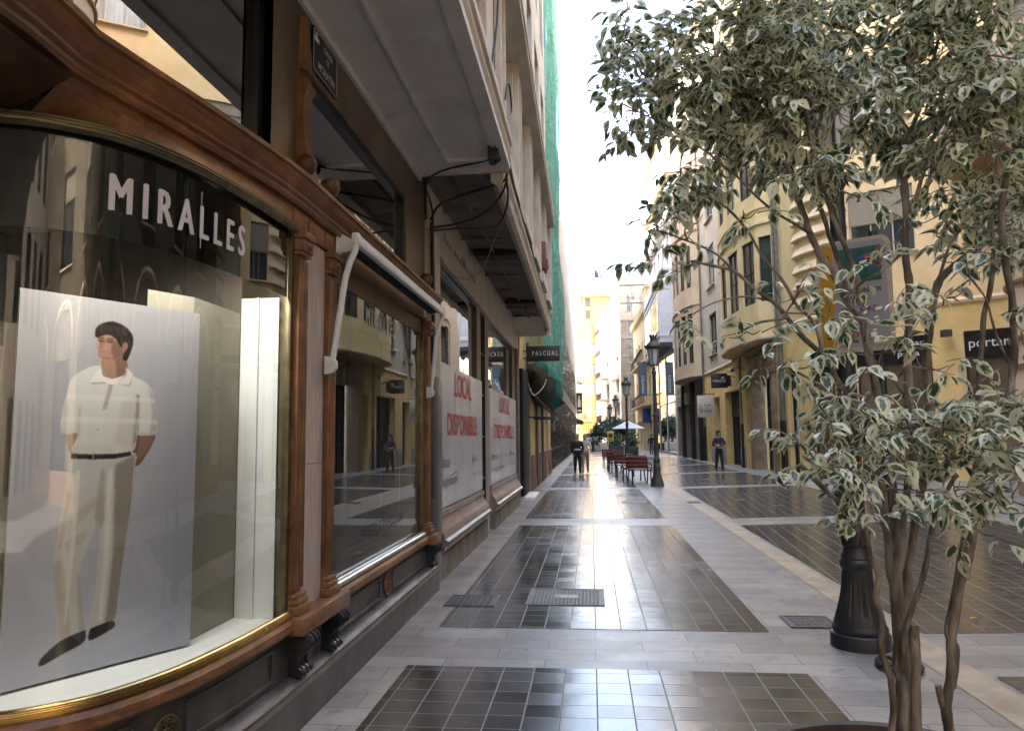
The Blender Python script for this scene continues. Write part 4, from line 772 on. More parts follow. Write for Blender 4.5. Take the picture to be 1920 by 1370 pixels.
jb = tag(build('junction_box', MB().box(-.96, -.86, 7.0, 7.16, 4.36, 4.482, 0, .01).box(-.94, -.89, 6.98, 7.0, 4.4, 4.45).sphere((-.93, 7.2, 4.40), .05, 8).sphere((-.88, 7.1, 4.38), .045, 8), CABLE), 'sooty junction box under the corner of the soffit', 'junction box')
# ------------------------------------------------------------------ left: peeling ochre house, netting, hanging sign
oh = thing('ochre_house', 'old ochre house with peeling walls and red dado', 'house', (-1.8, 18.6, 0))
PEEL = mat('peeling_ochre', (.52, .36, .14), (.66, .5, .24), 2.5, .9, dirt=.9, dirtc=(.36, .32, .27), bmp=.3, bscale=12)
hw = MB(); ops = [(2.6, 3.6, 0, 2.9), (5.2, 6.4, .2, 2.9), (8.2, 9.4, 0, 2.9), (11.4, 12.6, .2, 2.9)] + [(1.6 + 3 * k, 2.8 + 3 * k, z, z + 2) for k in range(4) for z in (5, 8.6, 12.2)]
P, u, n = wall_open(hw, (-1.80, 18.57), (-1.80, 33), 0, 27, ops, 1, .25)
hw.add([(-1.8, 18.57, 27), (-1.8, 33, 27), (-2.4, 33, 27), (-2.4, 18.57, 27)], [(0, 1, 2, 3)])
build('wall', hw, PEEL, oh, smooth=0)
for o in ops: window(oh, P, u, n, *o, .2, DARKFRAME, WINGLASS, 2, 2, name='door' if o[2] < .1 else 'window')
build('sun_block_mass', MB().box(-14, -2.2, 18.6, 32.9, 0, 26.9), PEEL, oh, smooth=0)  # hidden filler behind the house front, added against leaking sun
DADO = mat('oxide_dado', (.15, .06, .045), (.24, .11, .08), 3, .8, dirt=.6)
for a, b in ((20.9, 21.15), (22.2, 23.7), (25.0, 26.7), (28, 29.9), (31.2, 33)): build('red_dado', MB().box(-1.81, -1.765, a, b, 0, 1.05, 0, .01), DADO, oh)
for a in (20.95, 24.4, 27.2): build('drainpipe', MB().tube([(-1.76, a, 0), (-1.76, a, 4.3)], .04, 8), GUTTER, oh)
dk = thing('shop_awning_frame', 'folded black awning and dark panel beside the ochre house', 'awning frame', (-1.8, 18.7, 0))
build('dark_panel', MB().box(-1.86, -1.70, 18.65, 20.3, .12, 3.35, 0, .01), BLACKCLOTH, dk)
fr = MB(); 
for yb in (20.6, 22.6): fr.tube([(-1.72, yb, 2.95), (-1.0, yb, 2.14)], .025, 6).tube([(-1.75, yb, 2.16), (-1.0, yb, 2.14)], .025, 6)
fr.tube([(-1.0, 20.4, 2.12), (-1.0, 22.8, 2.12)], .03, 8); fr.tube([(-1.72, 20.4, 2.98), (-1.72, 22.8, 2.98)], .05, 8)
build('arms', fr, BLACKM, dk)
build('doorstep', MB().box(-1.9, -1.45, 18.7, 20.6, 0, .10, 0, .01), WHITE, dk)
ps = thing('hanging_sign', 'black projecting sign reading PASCUAL on the left facade', 'shop sign', (-1.75, 20, 3.8), 'projecting shop signs')
build('panel', MB().box(-1.72, -.80, 19.97, 20.07, 3.66, 4.08, 0, .006), mat('black_sign', (.012, .012, .013), (.022, .022, .024), 4, .45), ps)
build('bracket', MB().tube([(-1.8, 20.02, 3.95), (-1.70, 20.02, 3.95)], .02, 6).tube([(-1.8, 20.02, 3.75), (-1.70, 20.02, 3.75)], .02, 6), BLACKM, ps)
lt = MB(); letters(lt, 'PASCUAL', (-1.55, 19.968, 3.815), (1, 0, 0), (0, 0, 1), .70, .125, 0, spaced=1.2)
for x_ in (-1.55, -1.44): lt.box(x_, x_ + .05, 19.966, 19.968, 3.81, 3.815)
build('lettering', lt, WHITE_LETTER, ps, smooth=0)
def netmat(name, c, tr):
    m = bpy.data.materials.new(name); m.use_nodes = True; nt = m.node_tree; nt.nodes.clear(); L = nt.links
    out = nt.nodes.new('ShaderNodeOutputMaterial'); t = nt.nodes.new('ShaderNodeBsdfTransparent'); d = nt.nodes.new('ShaderNodeBsdfDiffuse'); l = nt.nodes.new('ShaderNodeBsdfTranslucent')
    nz = noisef(nt, coords(nt, (1, 1, .35)), 2.2, 6, .65); col = ramp(nt, nz, .3, .7, tuple(x * .55 for x in c), c); L.new(col, d.inputs[0]); L.new(col, l.inputs[0])
    a = nt.nodes.new('ShaderNodeMixShader'); a.inputs[0].default_value = .45; L.new(d.outputs[0], a.inputs[1]); L.new(l.outputs[0], a.inputs[2])
    b = nt.nodes.new('ShaderNodeMixShader'); L.new(mth(nt, 'MULTIPLY', ramp(nt, noisef(nt, coords(nt), 5, 4), .35, .7), tr), b.inputs[0]); L.new(a.outputs[0], b.inputs[1]); L.new(t.outputs[0], b.inputs[2]); L.new(b.outputs[0], out.inputs[0]); return m
NET = netmat('green_netting', (.30, .70, .60), .6)
dn = thing('debris_netting', 'green builders netting draped down the ochre house front', 'netting', (-1.3, 20, 3))
def netf(a, b):
    y = 20.5 + 12.3 * a; z = 3.9 + 19.5 * b; w_ = mnoise.noise(Vector((y * .9, z * .22, 0))); w2_ = mnoise.noise(Vector((y * 2.3, z * .8, 5)))
    return (-1.22 - .006 * (y - 18.7) + .22 * w_ + .09 * w2_ + .13 * math.sin(y * 2.7 + z * .13 + 2 * w_) - .25 * max(0, b - .5) * 0, y, z)
build('sheet', MB().grid(netf, 60, 70), NET, dn, smooth=80)
def bagf(a, b):
    y = 20.3 + 10.5 * a; t = 2 * math.pi * b; s = math.sin(math.pi * min(1, max(0, a))) ** .5; w_ = 1 + .3 * mnoise.noise(Vector((y, 3 * math.cos(t), 3 * math.sin(t))))
    return (-1.42 + .46 * s * w_ * math.cos(t), y, 3.52 - .25 * a + .62 * s * w_ * math.sin(t) - .2 * math.sin(math.pi * a))
build('gathered_hem', MB().grid(bagf, 40, 20), [netmat('gathered_green_netting', (.12, .36, .30), .35)], dn, smooth=80)
def bag2(a, b):
    y = 20.1 + 7 * a; t = 2 * math.pi * b; s = math.sin(math.pi * min(1, a)) ** .5; w_ = 1 + .3 * mnoise.noise(Vector((y, 2 * math.cos(t), 2 * math.sin(t) + 9)))
    return (-1.5 + .45 * s * w_ * math.cos(t), y, 3.4 + .62 * s * w_ * math.sin(t) - .35 * a)
build('torn_sacking', MB().grid(bag2, 24, 16), mat('dark_sacking', (.03, .024, .018), (.09, .06, .04), 6, .9), dn, smooth=80)
build('rope', MB().tube(catmull([(-1.7, 20.2, 3.1), (-1.55, 20.2, 2.75), (-1.3, 20.3, 2.95), (-1.2, 20.4, 3.2)], 6), .012, 5), WHITE, dn)
# ------------------------------------------------------------------ left: office block with dark fins
of = thing('office_block', 'long beige office block with dark glazing and upright fins', 'office building', (-1.8, 33, 0))
OST = mat('office_stone', (.38, .31, .25), (.47, .40, .33), 1.2, .7, dirt=.3, dirtc=(.2, .16, .13))
ow = MB(); ops = [(.3, 58.5, .05, 4.05), (.3, 58.5, 4.85, 8.6)]
P, u, n = wall_open(ow, (-1.80, 33), (-1.75, 92), 0, 17.2, ops, 1, .45)
ow.add([(-1.8, 33, 17.2), (-1.75, 92, 17.2), (-4.2, 92, 17.2), (-4.2, 33, 17.2)], [(0, 1, 2, 3)]); ow.box(-14, -4.4, 33, 92, 12, 29)  # last box: out-of-sight set-back block added to keep the street in shade
ow.add([(-1.75, 92, 0), (-1.75, 92, 17.2), (-6, 92, 17.2), (-6, 92, 0)], [(0, 1, 2, 3)]); ow.add([(-1.8, 33, 8), (-1.8, 33, 17.2), (-6, 33, 17.2), (-6, 33, 8)], [(0, 1, 2, 3)])
build('wall', ow, OST, of, smooth=0)
gm = MB()
for o in ops: gm.add([P(o[0], o[2], .4), P(o[1], o[2], .4), P(o[1], o[3], .4), P(o[0], o[3], .4)], [(0, 1, 2, 3)])
build('glazing', gm, WINGLASS, of, smooth=0)
FIN = mat('dark_bronze', (.05, .047, .045), (.11, .105, .10), 4, .25, .7)
for k in range(46):
    y = 33.5 + 1.27 * k; x = -1.8 + .05 * k * 1.27 / 59
    build('fin', MB().box(x - .40, x - .02, y, y + .14, .05, 4.03).box(x - .40, x - .02, y, y + .14, 4.87, 8.58), FIN, of, smooth=0)
build('sill_band', MB().box(-2.2, -1.84, 33.4, 91.5, .95, 1.12).box(-2.2, -1.9, 33.4, 91.5, 2.9, 2.96), mat('bronze_band', (.16, .11, .07), (.26, .19, .12), 3, .4, .3), of, smooth=0)
sm = MB()
for k in range(34): sm.box(-1.80 + .0008 * k * 1.7 - .02, -1.788 + .0008 * k * 1.7, 34 + 1.7 * k, 34.8 + 1.7 * k, 12.55, 12.62)
build('wall_slots', sm, DARKFRAME, of, smooth=0)
bn = thing('shop_banner', 'narrow black banner with a pale bottle picture, far left', 'banner', (-1.5, 93, 4), 'upright shop banners')
build('cloth', MB().box(-1.75, -1.0, 93, 93.05, 4.5, 7.1), BLACKCLOTH, bn, smooth=0)
build('bottle_picture', MB().prism([(-1.55, 92.995, 5.3), (-1.2, 92.995, 5.3), (-1.2, 92.995, 6.1), (-1.3, 92.995, 6.35), (-1.3, 92.995, 6.7), (-1.45, 92.995, 6.7), (-1.45, 92.995, 6.35), (-1.55, 92.995, 6.1)], (0, .003, 0)).box(-1.6, -1.15, 92.993, 92.996, 4.75, 4.95), mat('faded_print', (.45, .42, .42), None), bn, smooth=0)
tag(build('shop_canopy', MB().prism([(-1.8, 92.3, 3.9), (-.9, 92.3, 3.55), (-.9, 92.3, 3.35), (-1.8, 92.3, 3.3)], (0, 2.6, 0)).box(-1.8, -.9, 92.3, 94.9, 3.15, 3.34), mat('navy_canvas', (.02, .022, .035), (.035, .04, .055), 4, .8)), 'dark canvas canopy at the far end of the office block', 'canopy')
fb = thing('corner_building', 'pale building past the office block with small balconies', 'building', (-3, 95, 0))
build('wall', MB().box(-9, -1.7, 95, 112, 0, 14), FARWHITE, fb, smooth=0)
build('balcony', MB().box(-1.7, -1.0, 96, 100, 8.6, 8.9).box(-1.05, -1.0, 96, 100, 8.9, 9.8).box(-1.7, -1.2, 95.5, 101, 5.2, 5.4), FARWHITE, fb, smooth=0)
# ------------------------------------------------------------------ right side of the street
def XR(y): return 7.25 - .027 * (y - 25)
def rwall(parent, name, y0, y1, z0, z1, ops, mt, depth=.25, mrev=None):
    mb = MB(); r = wall_open(mb, (XR(y0), y0), (XR(y1), y1), z0, z1, [(a - y0, b - y0, c, d) for a, b, c, d in ops], -1, depth)
    build(name, mb, mt, parent, smooth=0); return r
def rblock(parent, y0, y1, z, mt):
    mb = MB(); mb.add([(XR(y0), y0, 0), (16, y0, 0), (16, y0, z), (XR(y0), y0, z)], [(0, 1, 2, 3)]); mb.add([(XR(y1), y1, 0), (16, y1, 0), (16, y1, z), (XR(y1), y1, z)], [(0, 1, 2, 3)])
    mb.add([(XR(y0), y0, z), (16, y0, z), (16, y1, z), (XR(y1), y1, z)], [(0, 1, 2, 3)]); build('side_wall', mb, mt, parent, smooth=0)
def bay(parent, y0, y1, dep, z0, z1, floors, mt, sega=10, wsegs=None, shut=0, ledges=(), p=2.3):
    xw = (XR(y0) + XR(y1)) / 2; pts = []
    for i in range(sega + 1):
        t = -1 + 2 * i / sega; y = (y0 + y1) / 2 + (y1 - y0) / 2 * math.sin(t * math.pi / 2) * 1.0; f = math.cos(t * math.pi / 2) ** (2 / p); pts.append((XR(y) - dep * f - .01, y))
    mb = MB(); todo = []
    for i in range(sega):
        A, B = pts[i], pts[i + 1]; W = math.dist(A, B); ops = []
        if (wsegs is None and 1 <= i < sega - 1) or (wsegs and i in wsegs):
            for c, d in floors: ops.append((W * .14, W * .86, c, d))
        P, u, n = wall_open(mb, A, B, z0, z1, ops, -1, .16); todo += [(P, u, n, o) for o in ops]
    mb.add([(x, y, z0) for x, y in pts], [tuple(range(len(pts)))])
    b = build('bay', mb, mt, parent, smooth=0)
    for z, h, o in ledges: build('ledge', MB().sweep([(-.05, z), (o, z + h * .3), (o, z + h), (-.05, z + h * 1.25)], pts, -1), PEACH_TRIM if mt in (PEACH, GREYP) else mt, b, smooth=30)
    for k, (P, u, n, o) in enumerate(todo): window(b, P, u, n, *o, .14, DARKFRAME, CURTAIN if k % 5 == 2 else WINGLASS, 2 if o[1] - o[0] > .8 else 1, 2, shut=(shut if k % 3 else 0), fw=.045, sill=None)
    return pts
# --- apartment house with the carved portal
ah = thing('apartment_house', 'pale grey apartment house with yellow ground floor and carved portal', 'apartment house', (XR(36), 36, 0))
ops = [(29.5, 32.6, 0, 4.6), (33.3, 34.3, 0, 3.7), (35.5, 38.7, 0, 3.75), (40.1, 41.7, 0, 3.65), (42.6, 43.6, 0, 3.5)]
P, u, n = rwall(ah, 'ground_floor', 28.2, 44.3, 0, 5.06, ops, YEL, .5)
window(ah, P, u, n, 1.3 + .45, 1.3 + 2.65, 0.05, 4.0, .46, IRON_BROWN, WINGLASS, 3, 3, name='door', fw=.1)
window(ah, P, u, n, 5.1, 6.1, .05, 3.7, .4, BLACKM, WINGLASS, 1, 1, name='door'); window(ah, P, u, n, 11.9, 13.5, .05, 3.65, .4, BLACKM, WINGLASS, 1, 2, name='door'); window(ah, P, u, n, 14.4, 15.4, .05, 3.5, .4, BLACKM, WINGLASS, 1, 1, name='door')
window(ah, P, u, n, 7.3, 10.5, .05, 3.75, .42, BLACKM, bpy.data.materials['black_cloth'], 3, 1, shut=.34, shutm=GRILLE, name='door', fw=.08)
BROWNST = mat('carved_brown_stone', (.2, .13, .085), (.33, .22, .15), 3, .6, dirt=.6, dirtc=(.09, .06, .045), bmp=.3, bscale=14)
ps_ = MB()
for a, b, c, d, o in ((29.15, 29.6, 0, 4.7, .12), (32.5, 33.1, 0, 4.7, .12), (29.1, 33.15, 4.0, 4.95, .16), (29.0, 33.25, 4.95, 5.05, .26)):
    ps_.hexa([(XR(y) - s_, y, z) for z in (c, d) for s_, y in ((o, a), (-.4, a), (-.4, b), (o, b))], 0, .01)
for z in (4.15, 4.35, 4.55, 4.75): ps_.hexa([(XR(y) - s_, y, z + q) for q in (0, .07) for s_, y in ((.19, 29.4), (.1, 29.4), (.1, 32.9), (.19, 32.9))])
for yy in (30.5, 31.0, 31.5): ps_.tube([(XR(yy) - .17, yy, 4.2), (XR(yy) - .2, yy, 4.8)], .09, 8)
build('portal', ps_, BROWNST, ah)
GG = mat('grey_granite', (.24, .21, .19), (.34, .31, .28), 40, .6)
for a, b in ((34.5, 35.4), (38.8, 39.9), (41.8, 42.5)): build('plinth', MB().hexa([(XR(y) - s_, y, z) for z in (0, 1.05) for s_, y in ((.05, a), (-.2, a), (-.2, b), (.05, b))], 0, .008), GG, ah)
ops = [(37.2, 38.6, z, z + 2.3) for z in (6.3, 10, 13.7, 17.4)] + [(40.2, 42.2, z, z + 2.3) for z in (6.0, 9.8, 13.6, 17.4)]
P, u, n = rwall(ah, 'upper_wall', 28.2, 44.3, 5.06, 26, ops, GREYP, .22)
for i, (a, b, c, d) in enumerate(ops): window(ah, P, u, n, a - 28.2, b - 28.2, c, d, .18, DARKFRAME, CURTAIN if i % 4 == 1 else WINGLASS, 2, 1, shut=.35 if i % 2 else .0, shutm=SHUT_GREY, sill=BEIGEP)
build('moulding', MB().sweep([(-.05, 5.06), (.05, 5.07), (.07, 5.15), (.02, 5.22), (-.05, 5.22)], [(XR(y), y) for y in (28.2, 44.3)], -1), PEACH_TRIM, ah)
bay(ah, 28.7, 36.7, .95, 5.25, 25, [(6.75, 9.3), (11.1, 13.7), (15.4, 18)], PEACH, 6, {0, 1, 2, 3, 4}, .42, ((5.25, .14, .05), (9.75, .16, .09), (10.4, .1, .05), (14.1, .16, .09)))
build('roof_cornice', MB().sweep([(-.1, 25.5), (.35, 25.8), (.45, 26.2), (-.1, 26.3)], [(XR(y), y) for y in (28.2, 44.3)], -1), PEACH_TRIM, ah); rblock(ah, 28.2, 44.3, 26, GREYP)
def pipe(parent, y, z0, z1, o=.07, mt=None, x=None): return build('drainpipe', MB().tube([((XR(y) if x is None else x) - o, y, z) for z in np.linspace(z0, z1, 6)], .055, 8).tube([((XR(y) if x is None else x) - o, y, z0), ((XR(y) if x is None else x) - o, y, min(z1, 2.1))], .065, 8, 1), [mt or GUTTER, BLACKM], parent)
pipe(ah, 28.4, 0, 26, .1); pipe(ah, 34.7, 0, 5.2, .1); pipe(ah, 44.1, 0, 26, .1)
# --- rounded-bay house
rb = thing('bay_house', 'beige house with one rounded bay beyond the grey house', 'house', (XR(50), 50, 0))
ops = [(45.2, 47.4, 0, 3.6), (48.6, 51.2, 0, 3.6), (52.3, 55.2, 0, 3.6)]
P, u, n = rwall(rb, 'ground_floor', 44.35, 55.9, 0, 5.0, ops, mat('grey_brown_stone', (.2, .17, .145), (.3, .26, .22), 2, .6, dirt=.4), .5)
for a, b, c, d in ops: window(rb, P, u, n, a - 44.35, b - 44.35, c + .05, d, .35, BLACKM, WINGLASS, 2, 1, name='door', fw=.07)
for y in (45.0, 47.9, 51.7): build('column', MB().tube([(XR(y) - .16, y, 0), (XR(y) - .16, y, 5)], .14, 10), BLACKM, rb)
ops = [(53.2, 54.6, z, z + 2.3) for z in (6.2, 10, 13.8)]
P, u, n = rwall(rb, 'upper_wall', 44.35, 55.9, 5.0, 26, ops, BEIGEP, .2)
for a, b, c, d in ops: window(rb, P, u, n, a - 44.35, b - 44.35, c, d, .16, DARKFRAME, WINGLASS, 2, 1)
bay(rb, 44.7, 52.6, .9, 5.1, 25, [(5.95, 9.0), (10.6, 13.2), (15, 17.6)], BEIGEP, 8, None, .0, ((5.1, .12, .05), (9.4, .16, .08), (14, .16, .08)))
build('roof_cornice', MB().sweep([(-.1, 25.5), (.4, 25.8), (.5, 26.2), (-.1, 26.3)], [(XR(y), y) for y in (44.35, 55.9)], -1), PEACH_TRIM, rb); rblock(rb, 44.35, 55.9, 26, BEIGEP)
sgp = MB().hexa([(XR(y) - s_, y, z) for z in (3.7, 4.5) for s_, y in ((.1, 50.6), (-.02, 50.6), (-.02, 55.4), (.1, 55.4))])
sb_ = build('sign_board', sgp, mat('pale_green_lightbox', (.5, .52, .44), None, rough=.5), rb, smooth=0)
lt = MB(); letters(lt, 'ROSELU', (XR(55) - .104, 55.0, 3.85), (0, -1, 0), (0, 0, 1), 3.9, .5, .02); build('lettering', lt, GREY_LETTER, sb_, smooth=0)
# --- glass-fronted house with the enclosed balcony
gh = thing('glass_front_house', 'tall pale house with mirror-glass shopfront and enclosed white balcony', 'house', (XR(63), 63, 0))
ops = [(56.6, 61.5, .15, 8.2), (61.8, 66.5, .15, 8.2), (66.8, 71.4, .15, 8.2)]
P, u, n = rwall(gh, 'front_wall', 55.95, 72, 0, 27, ops + [(57.5 + 3 * k, 58.9 + 3 * k, z, z + 2.4) for k in range(5) for z in (15, 18.8, 22.6)], mat('bluish_white_wall', (.62, .62, .62), (.74, .73, .71), 1, .7, dirt=.2), .25)
MIRG = glassmat('mirror_shop_glass', (.5, .55, .55), .55, 1.2)
for i, (a, b, c, d) in enumerate(ops): window(gh, P, u, n, a - 55.95, b - 55.95, c, d, .08, GUTTER, MIRG, 1, 2, fw=.12, name='shop_window')
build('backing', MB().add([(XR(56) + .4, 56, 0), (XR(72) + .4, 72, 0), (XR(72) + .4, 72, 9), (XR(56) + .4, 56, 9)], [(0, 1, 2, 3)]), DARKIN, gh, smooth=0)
for k in range(5):
    for z in (15, 18.8, 22.6): window(gh, P, u, n, 57.5 + 3 * k - 55.95, 58.9 + 3 * k - 55.95, z, z + 2.4, .2, WHITE, WINGLASS, 2, 1)
x0 = 5.42; om = MB().box(x0, 6.7, 57, 71.5, 8.75, 13.4)
om.box(x0 - .12, 6.7, 56.9, 71.6, 13.4, 13.62).box(x0 - .06, 6.7, 56.94, 71.56, 12.9, 13.02).box(x0 - .08, 6.7, 56.93, 71.57, 9.2, 9.34).box(x0 + .25, 6.6, 56.985, 56.999, 9.7, 12.6)
en_ = build('enclosed_balcony', om, BLUEW, gh, smooth=0)
build('soffit', MB().hexa([(x0 + .05, 57.05, 8.5), (6.6, 57.05, 8.3), (6.6, 71.4, 8.3), (x0 + .05, 71.4, 8.5), (x0, 57, 8.745), (6.6, 57, 8.745), (6.6, 71.5, 8.745), (x0, 71.5, 8.745)]), mat('dark_balcony_soffit', (.05, .05, .06), (.08, .08, .09), 2, .6), en_, smooth=0)  # underside much darker than the balcony walls
for k in range(6):
    y = 57.5 + 2.3 * k
    wv = build('window', MB().box(x0 - .03, x0 - .002, y, y + 1.7, 9.6, 12.7), WHITE, en_, smooth=0); build('pane', MB().box(x0 - .04, x0 - .031, y + .12, y + .8, 9.8, 12.55).box(x0 - .04, x0 - .031, y + .9, y + 1.58, 9.8, 12.55), WINGLASS, wv, smooth=0)
    build('railing', MB().box(x0 - .16, x0 - .13, y, y + 1.7, 10.3, 10.34).box(x0 - .16, x0 - .13, y, y + 1.7, 9.5, 9.53), BLACKM, en_, smooth=0)
rl = MB()
for q in range(30): rl.box(x0 - .02, x0 + .02, 57 + q * .5, 57.04 + q * .5, 13.62, 14.6)
for q in range(5): rl.box(x0 + .02 + q * .25, x0 + .06 + q * .25, 57, 57.04, 13.62, 14.6)
rl.box(x0 - .03, x0 + .03, 57, 71.5, 14.6, 14.66).box(x0, 6.7, 56.98, 57.05, 14.6, 14.66)
build('roof_railing', rl, WHITE, en_, smooth=0)
for z in (17.8, 21.6, 26.2): build('cornice', MB().sweep([(-.1, z), (.35, z + .2), (.5, z + .5), (-.1, z + .6)], [(XR(y), y) for y in (55.95, 72)], -1), OCHRE if z > 20 else WHITE, gh, smooth=0)
rblock(gh, 55.95, 72, 27, BEIGEP)
# --- ochre house and what stands beyond
yh = thing('ochre_corner_house', 'yellow ochre house with heavy cornice past the mirror glass', 'house', (XR(80), 80, 0))
ops = [(73.2 + 3.4 * k, 74.5 + 3.4 * k, z, z + 2.6) for k in range(5) for z in (5, 9.2)] + [(73 + 3.4 * k, 75 + 3.4 * k, .1, 3.2) for k in range(5)]
P, u, n = rwall(yh, 'front_wall', 72.05, 91, 0, 14.4, ops, OCHRE, .25)
for a, b, c, d in ops: window(yh, P, u, n, a - 72.05, b - 72.05, c, d, .2, WHITE, WINGLASS, 2, 1)
mb = MB().sweep([(-.1, 14.0), (.35, 14.3), (.45, 14.8), (-.1, 14.9)], [(XR(y), y) for y in (72.05, 91)], -1).box(5.55, 6.4, 72.6, 75, 14.8, 16.2).box(5.5, 6.5, 72.4, 75.2, 16.2, 16.4)
build('cornice', mb, OCHRE, yh, smooth=0)
bl_ = MB()
for z in (4.6, 8.9): bl_.hexa([(XR(y) - s_, y, zz) for zz in (z, z + .2) for s_, y in ((.7, 73), (0, 73), (0, 88), (.7, 88))])
build('balcony', bl_, OCHRE, yh, smooth=0)
br_ = MB()
for z in (4.8, 9.1):
    for q in range(31): br_.box(XR(73 + q * .5) - .68, XR(73 + q * .5) - .65, 73 + q * .5, 73.03 + q * .5, z, z + .95)
    br_.box(XR(80) - .82, XR(80) - .5, 73, 88, z + .95, z + 1.0)
build('railing', br_, BLACKM, yh, smooth=0); rblock(yh, 72.05, 91, 14.4, OCHRE)
# scaffolded building closing the view on the right
sh_ = thing('scaffolded_building', 'beige building behind scaffolding at the end of the street', 'building', (6, 96, 0))
mb = MB(); ops = [(1.0 + 2.2 * k, 2.1 + 2.2 * k, 1.2 + 3.3 * f, 3.3 + 3.3 * f) for k in range(3) for f in range(6)]
P, u, n = wall_open(mb, (4.0, 96), (12, 96), 0, 22.5, ops, 1, .3)
mb.add([(4, 96, 0), (4, 106, 0), (4, 106, 22.5), (4, 96, 22.5)], [(0, 1, 2, 3)]).add([(4, 96, 22.5), (12, 96, 22.5), (12, 106, 22.5), (4, 106, 22.5)], [(0, 1, 2, 3)])
build('wall', mb, mat('beige_render', (.27, .215, .17), (.36, .295, .24), 1, .8), sh_, smooth=0)
for o in ops: window(sh_, P, u, n, *o, .2, WHITE, CURTAIN, 2, 1)
sf = thing('scaffolding', 'grey tube scaffolding with decks in front of the beige building', 'scaffolding', (6, 95, 0))
st_, dk_, rl_ = MB(), MB(), MB()
for x in (4.05, 5.5, 6.95, 8.4):
    for y in (94.3, 95.3): st_.tube([(x, y, 0), (x, y, 22)], .05, 6)
for f in range(1, 10):
    z = 2.34 * f; dk_.box(4.0, 8.5, 94.3, 95.3, z - .09, z)
    for d in (.5, 1.0): rl_.tube([(4.0, 94.26, z + d), (8.5, 94.26, z + d)], .035, 5)
    if f % 2: rl_.tube([(4.05, 94.28, z), (5.5, 94.28, z + 2.3)], .035, 5); rl_.tube([(6.95, 94.28, z), (8.4, 94.28, z + 2.3)], .035, 5)
build('standards', st_, GUTTER, sf); build('decks', dk_, mat('scaffold_boards', (.2, .18, .16), (.32, .29, .26), 3, .8), sf, smooth=0); build('guard_rails', rl_, GUTTER, sf)
sgn = MB().box(4.0, 9, 94.0, 94.2, 3.0, 3.5); build('site_canopy', sgn, GUTTER, sf, smooth=0)
# white block with balconies
wb = thing('white_apartment_block', 'white apartment block with stacked balconies at the street end', 'apartment block', (2.5, 107, 0))
A, B = Vector((4.0, 96.2)), Vector((1.05, 119)); W = (B - A).length; mb = MB(); ops = []
for f in range(6):
    z = 1.2 + 3.1 * f; ops += [(1.2, 3.6, z, z + 1.7), (9.6, 12.2, z - .6, z + 1.7), (15.4, 18.8, z, z + 1.7), (20.4, 21.6, z, z + 1.5)]
P, u, n = wall_open(mb, A, B, 0, 19.6, ops, -1, .4); mb.add([(A.x, A.y, 19.6), (B.x, B.y, 19.6), (14, 119, 19.6), (14, 96.2, 19.6)], [(0, 1, 2, 3)])
build('wall', mb, FARWHITE, wb, smooth=0)
for o in ops: window(wb, P, u, n, *o, .3, DARKFRAME, CURTAIN, 2, 1)
u3, n3 = Vector((u.x, u.y, 0)), Vector((n.x, n.y, 0))
for f in range(6):
    z = .55 + 3.1 * f
    b_ = MB().obox(Vector(P(10.8, z, -.7)), u3 * 2.4, n3 * .7, Vector((0, 0, .12))); b_ = build('balcony', b_, mat('pale_pink_render', (.62, .5, .42), None) if 'pale_pink_render' not in bpy.data.materials else bpy.data.materials['pale_pink_render'], wb, smooth=0)
    g = MB().obox(Vector(P(10.8, z + .95, -1.37)), u3 * 2.4, n3 * .02, Vector((0, 0, .03)))
    for q in range(25): g.obox(Vector(P(8.45 + q * .195, z + .5, -1.37)), u3 * .03, n3 * .02, Vector((0, 0, .42)))
    build('railing', g, BLACKM, b_, smooth=0)
    build('parapet', MB().obox(Vector(P(3.5, z - .1, -.25)), u3 * 3.2, n3 * .25, Vector((0, 0, .62))), FARWHITE, wb, smooth=0)
# yellow apartment house facing down the street
ya = thing('yellow_apartment_house', 'sunlit yellow apartment house with glazed galleries facing the street', 'apartment house', (-1.5, 120, 0))
YS = mat('sunlit_yellow_paint', (.30, .185, .06), (.36, .225, .08), .6, .8)
poly_ = [(-9, 121), (-4.3, 120), (-3.0, 119.4), (.3, 119.2), (1.2, 119.8), (1.2, 130), (-9, 130)]
mb = MB(); allw = []
for i, (a, b) in enumerate(zip(poly_[:4], poly_[1:5])):
    W = math.dist(a, b); ops = [(W * .06, W * .94, z, z + 2.0) for z in (8.2, 11.3, 14.5)]
    if i == 2: ops += [(1.9, 2.8, 4.4, 7.0), (.3, 1.0, 4.4, 6.8)]
    P, u, n = wall_open(mb, a, b, 0, 19.5, ops, 1, .2); allw += [(P, u, n, o, W) for o in ops]
mb.prism([(x, y, 19.5) for x, y in poly_], (0, 0, .35)); mb.add([(-1.0, 121, 19.8), (1.1, 121, 19.8), (1.1, 121, 24.6), (-1.0, 121, 24.6)], [(0, 1, 2, 3)]); mb.box(-1.0, 3.5, 121.01, 128, 19.86, 24.6).box(-1.3, 3.8, 120.7, 128.4, 24.6, 25.0)
build('wall', mb, YS, ya, smooth=0)
for P, u, n, o, W in allw: window(ya, P, u, n, *o, .15, DARKFRAME, CURTAIN if o[2] > 14 else mat('brown_blind', (.28, .2, .14), (.36, .26, .19), 3, .5) if 'brown_blind' not in bpy.data.materials else bpy.data.materials['brown_blind'], 4 if W > 2 and o[2] > 7.5 else 2, 1)
for z in (21, 23): build('window', MB().box(-.5, .3, 120.95, 120.99, z, z + 1.4), DARKFRAME, ya, smooth=0)
g = MB().box(-3.2, .6, 118.4, 119.2, 4.0, 4.2)
g2 = MB().box(-3.2, .6, 118.4, 118.46, 5.1, 5.16)
for q in range(38): g2.box(-3.2 + q * .1, -3.17 + q * .1, 118.4, 118.43, 4.2, 5.1)
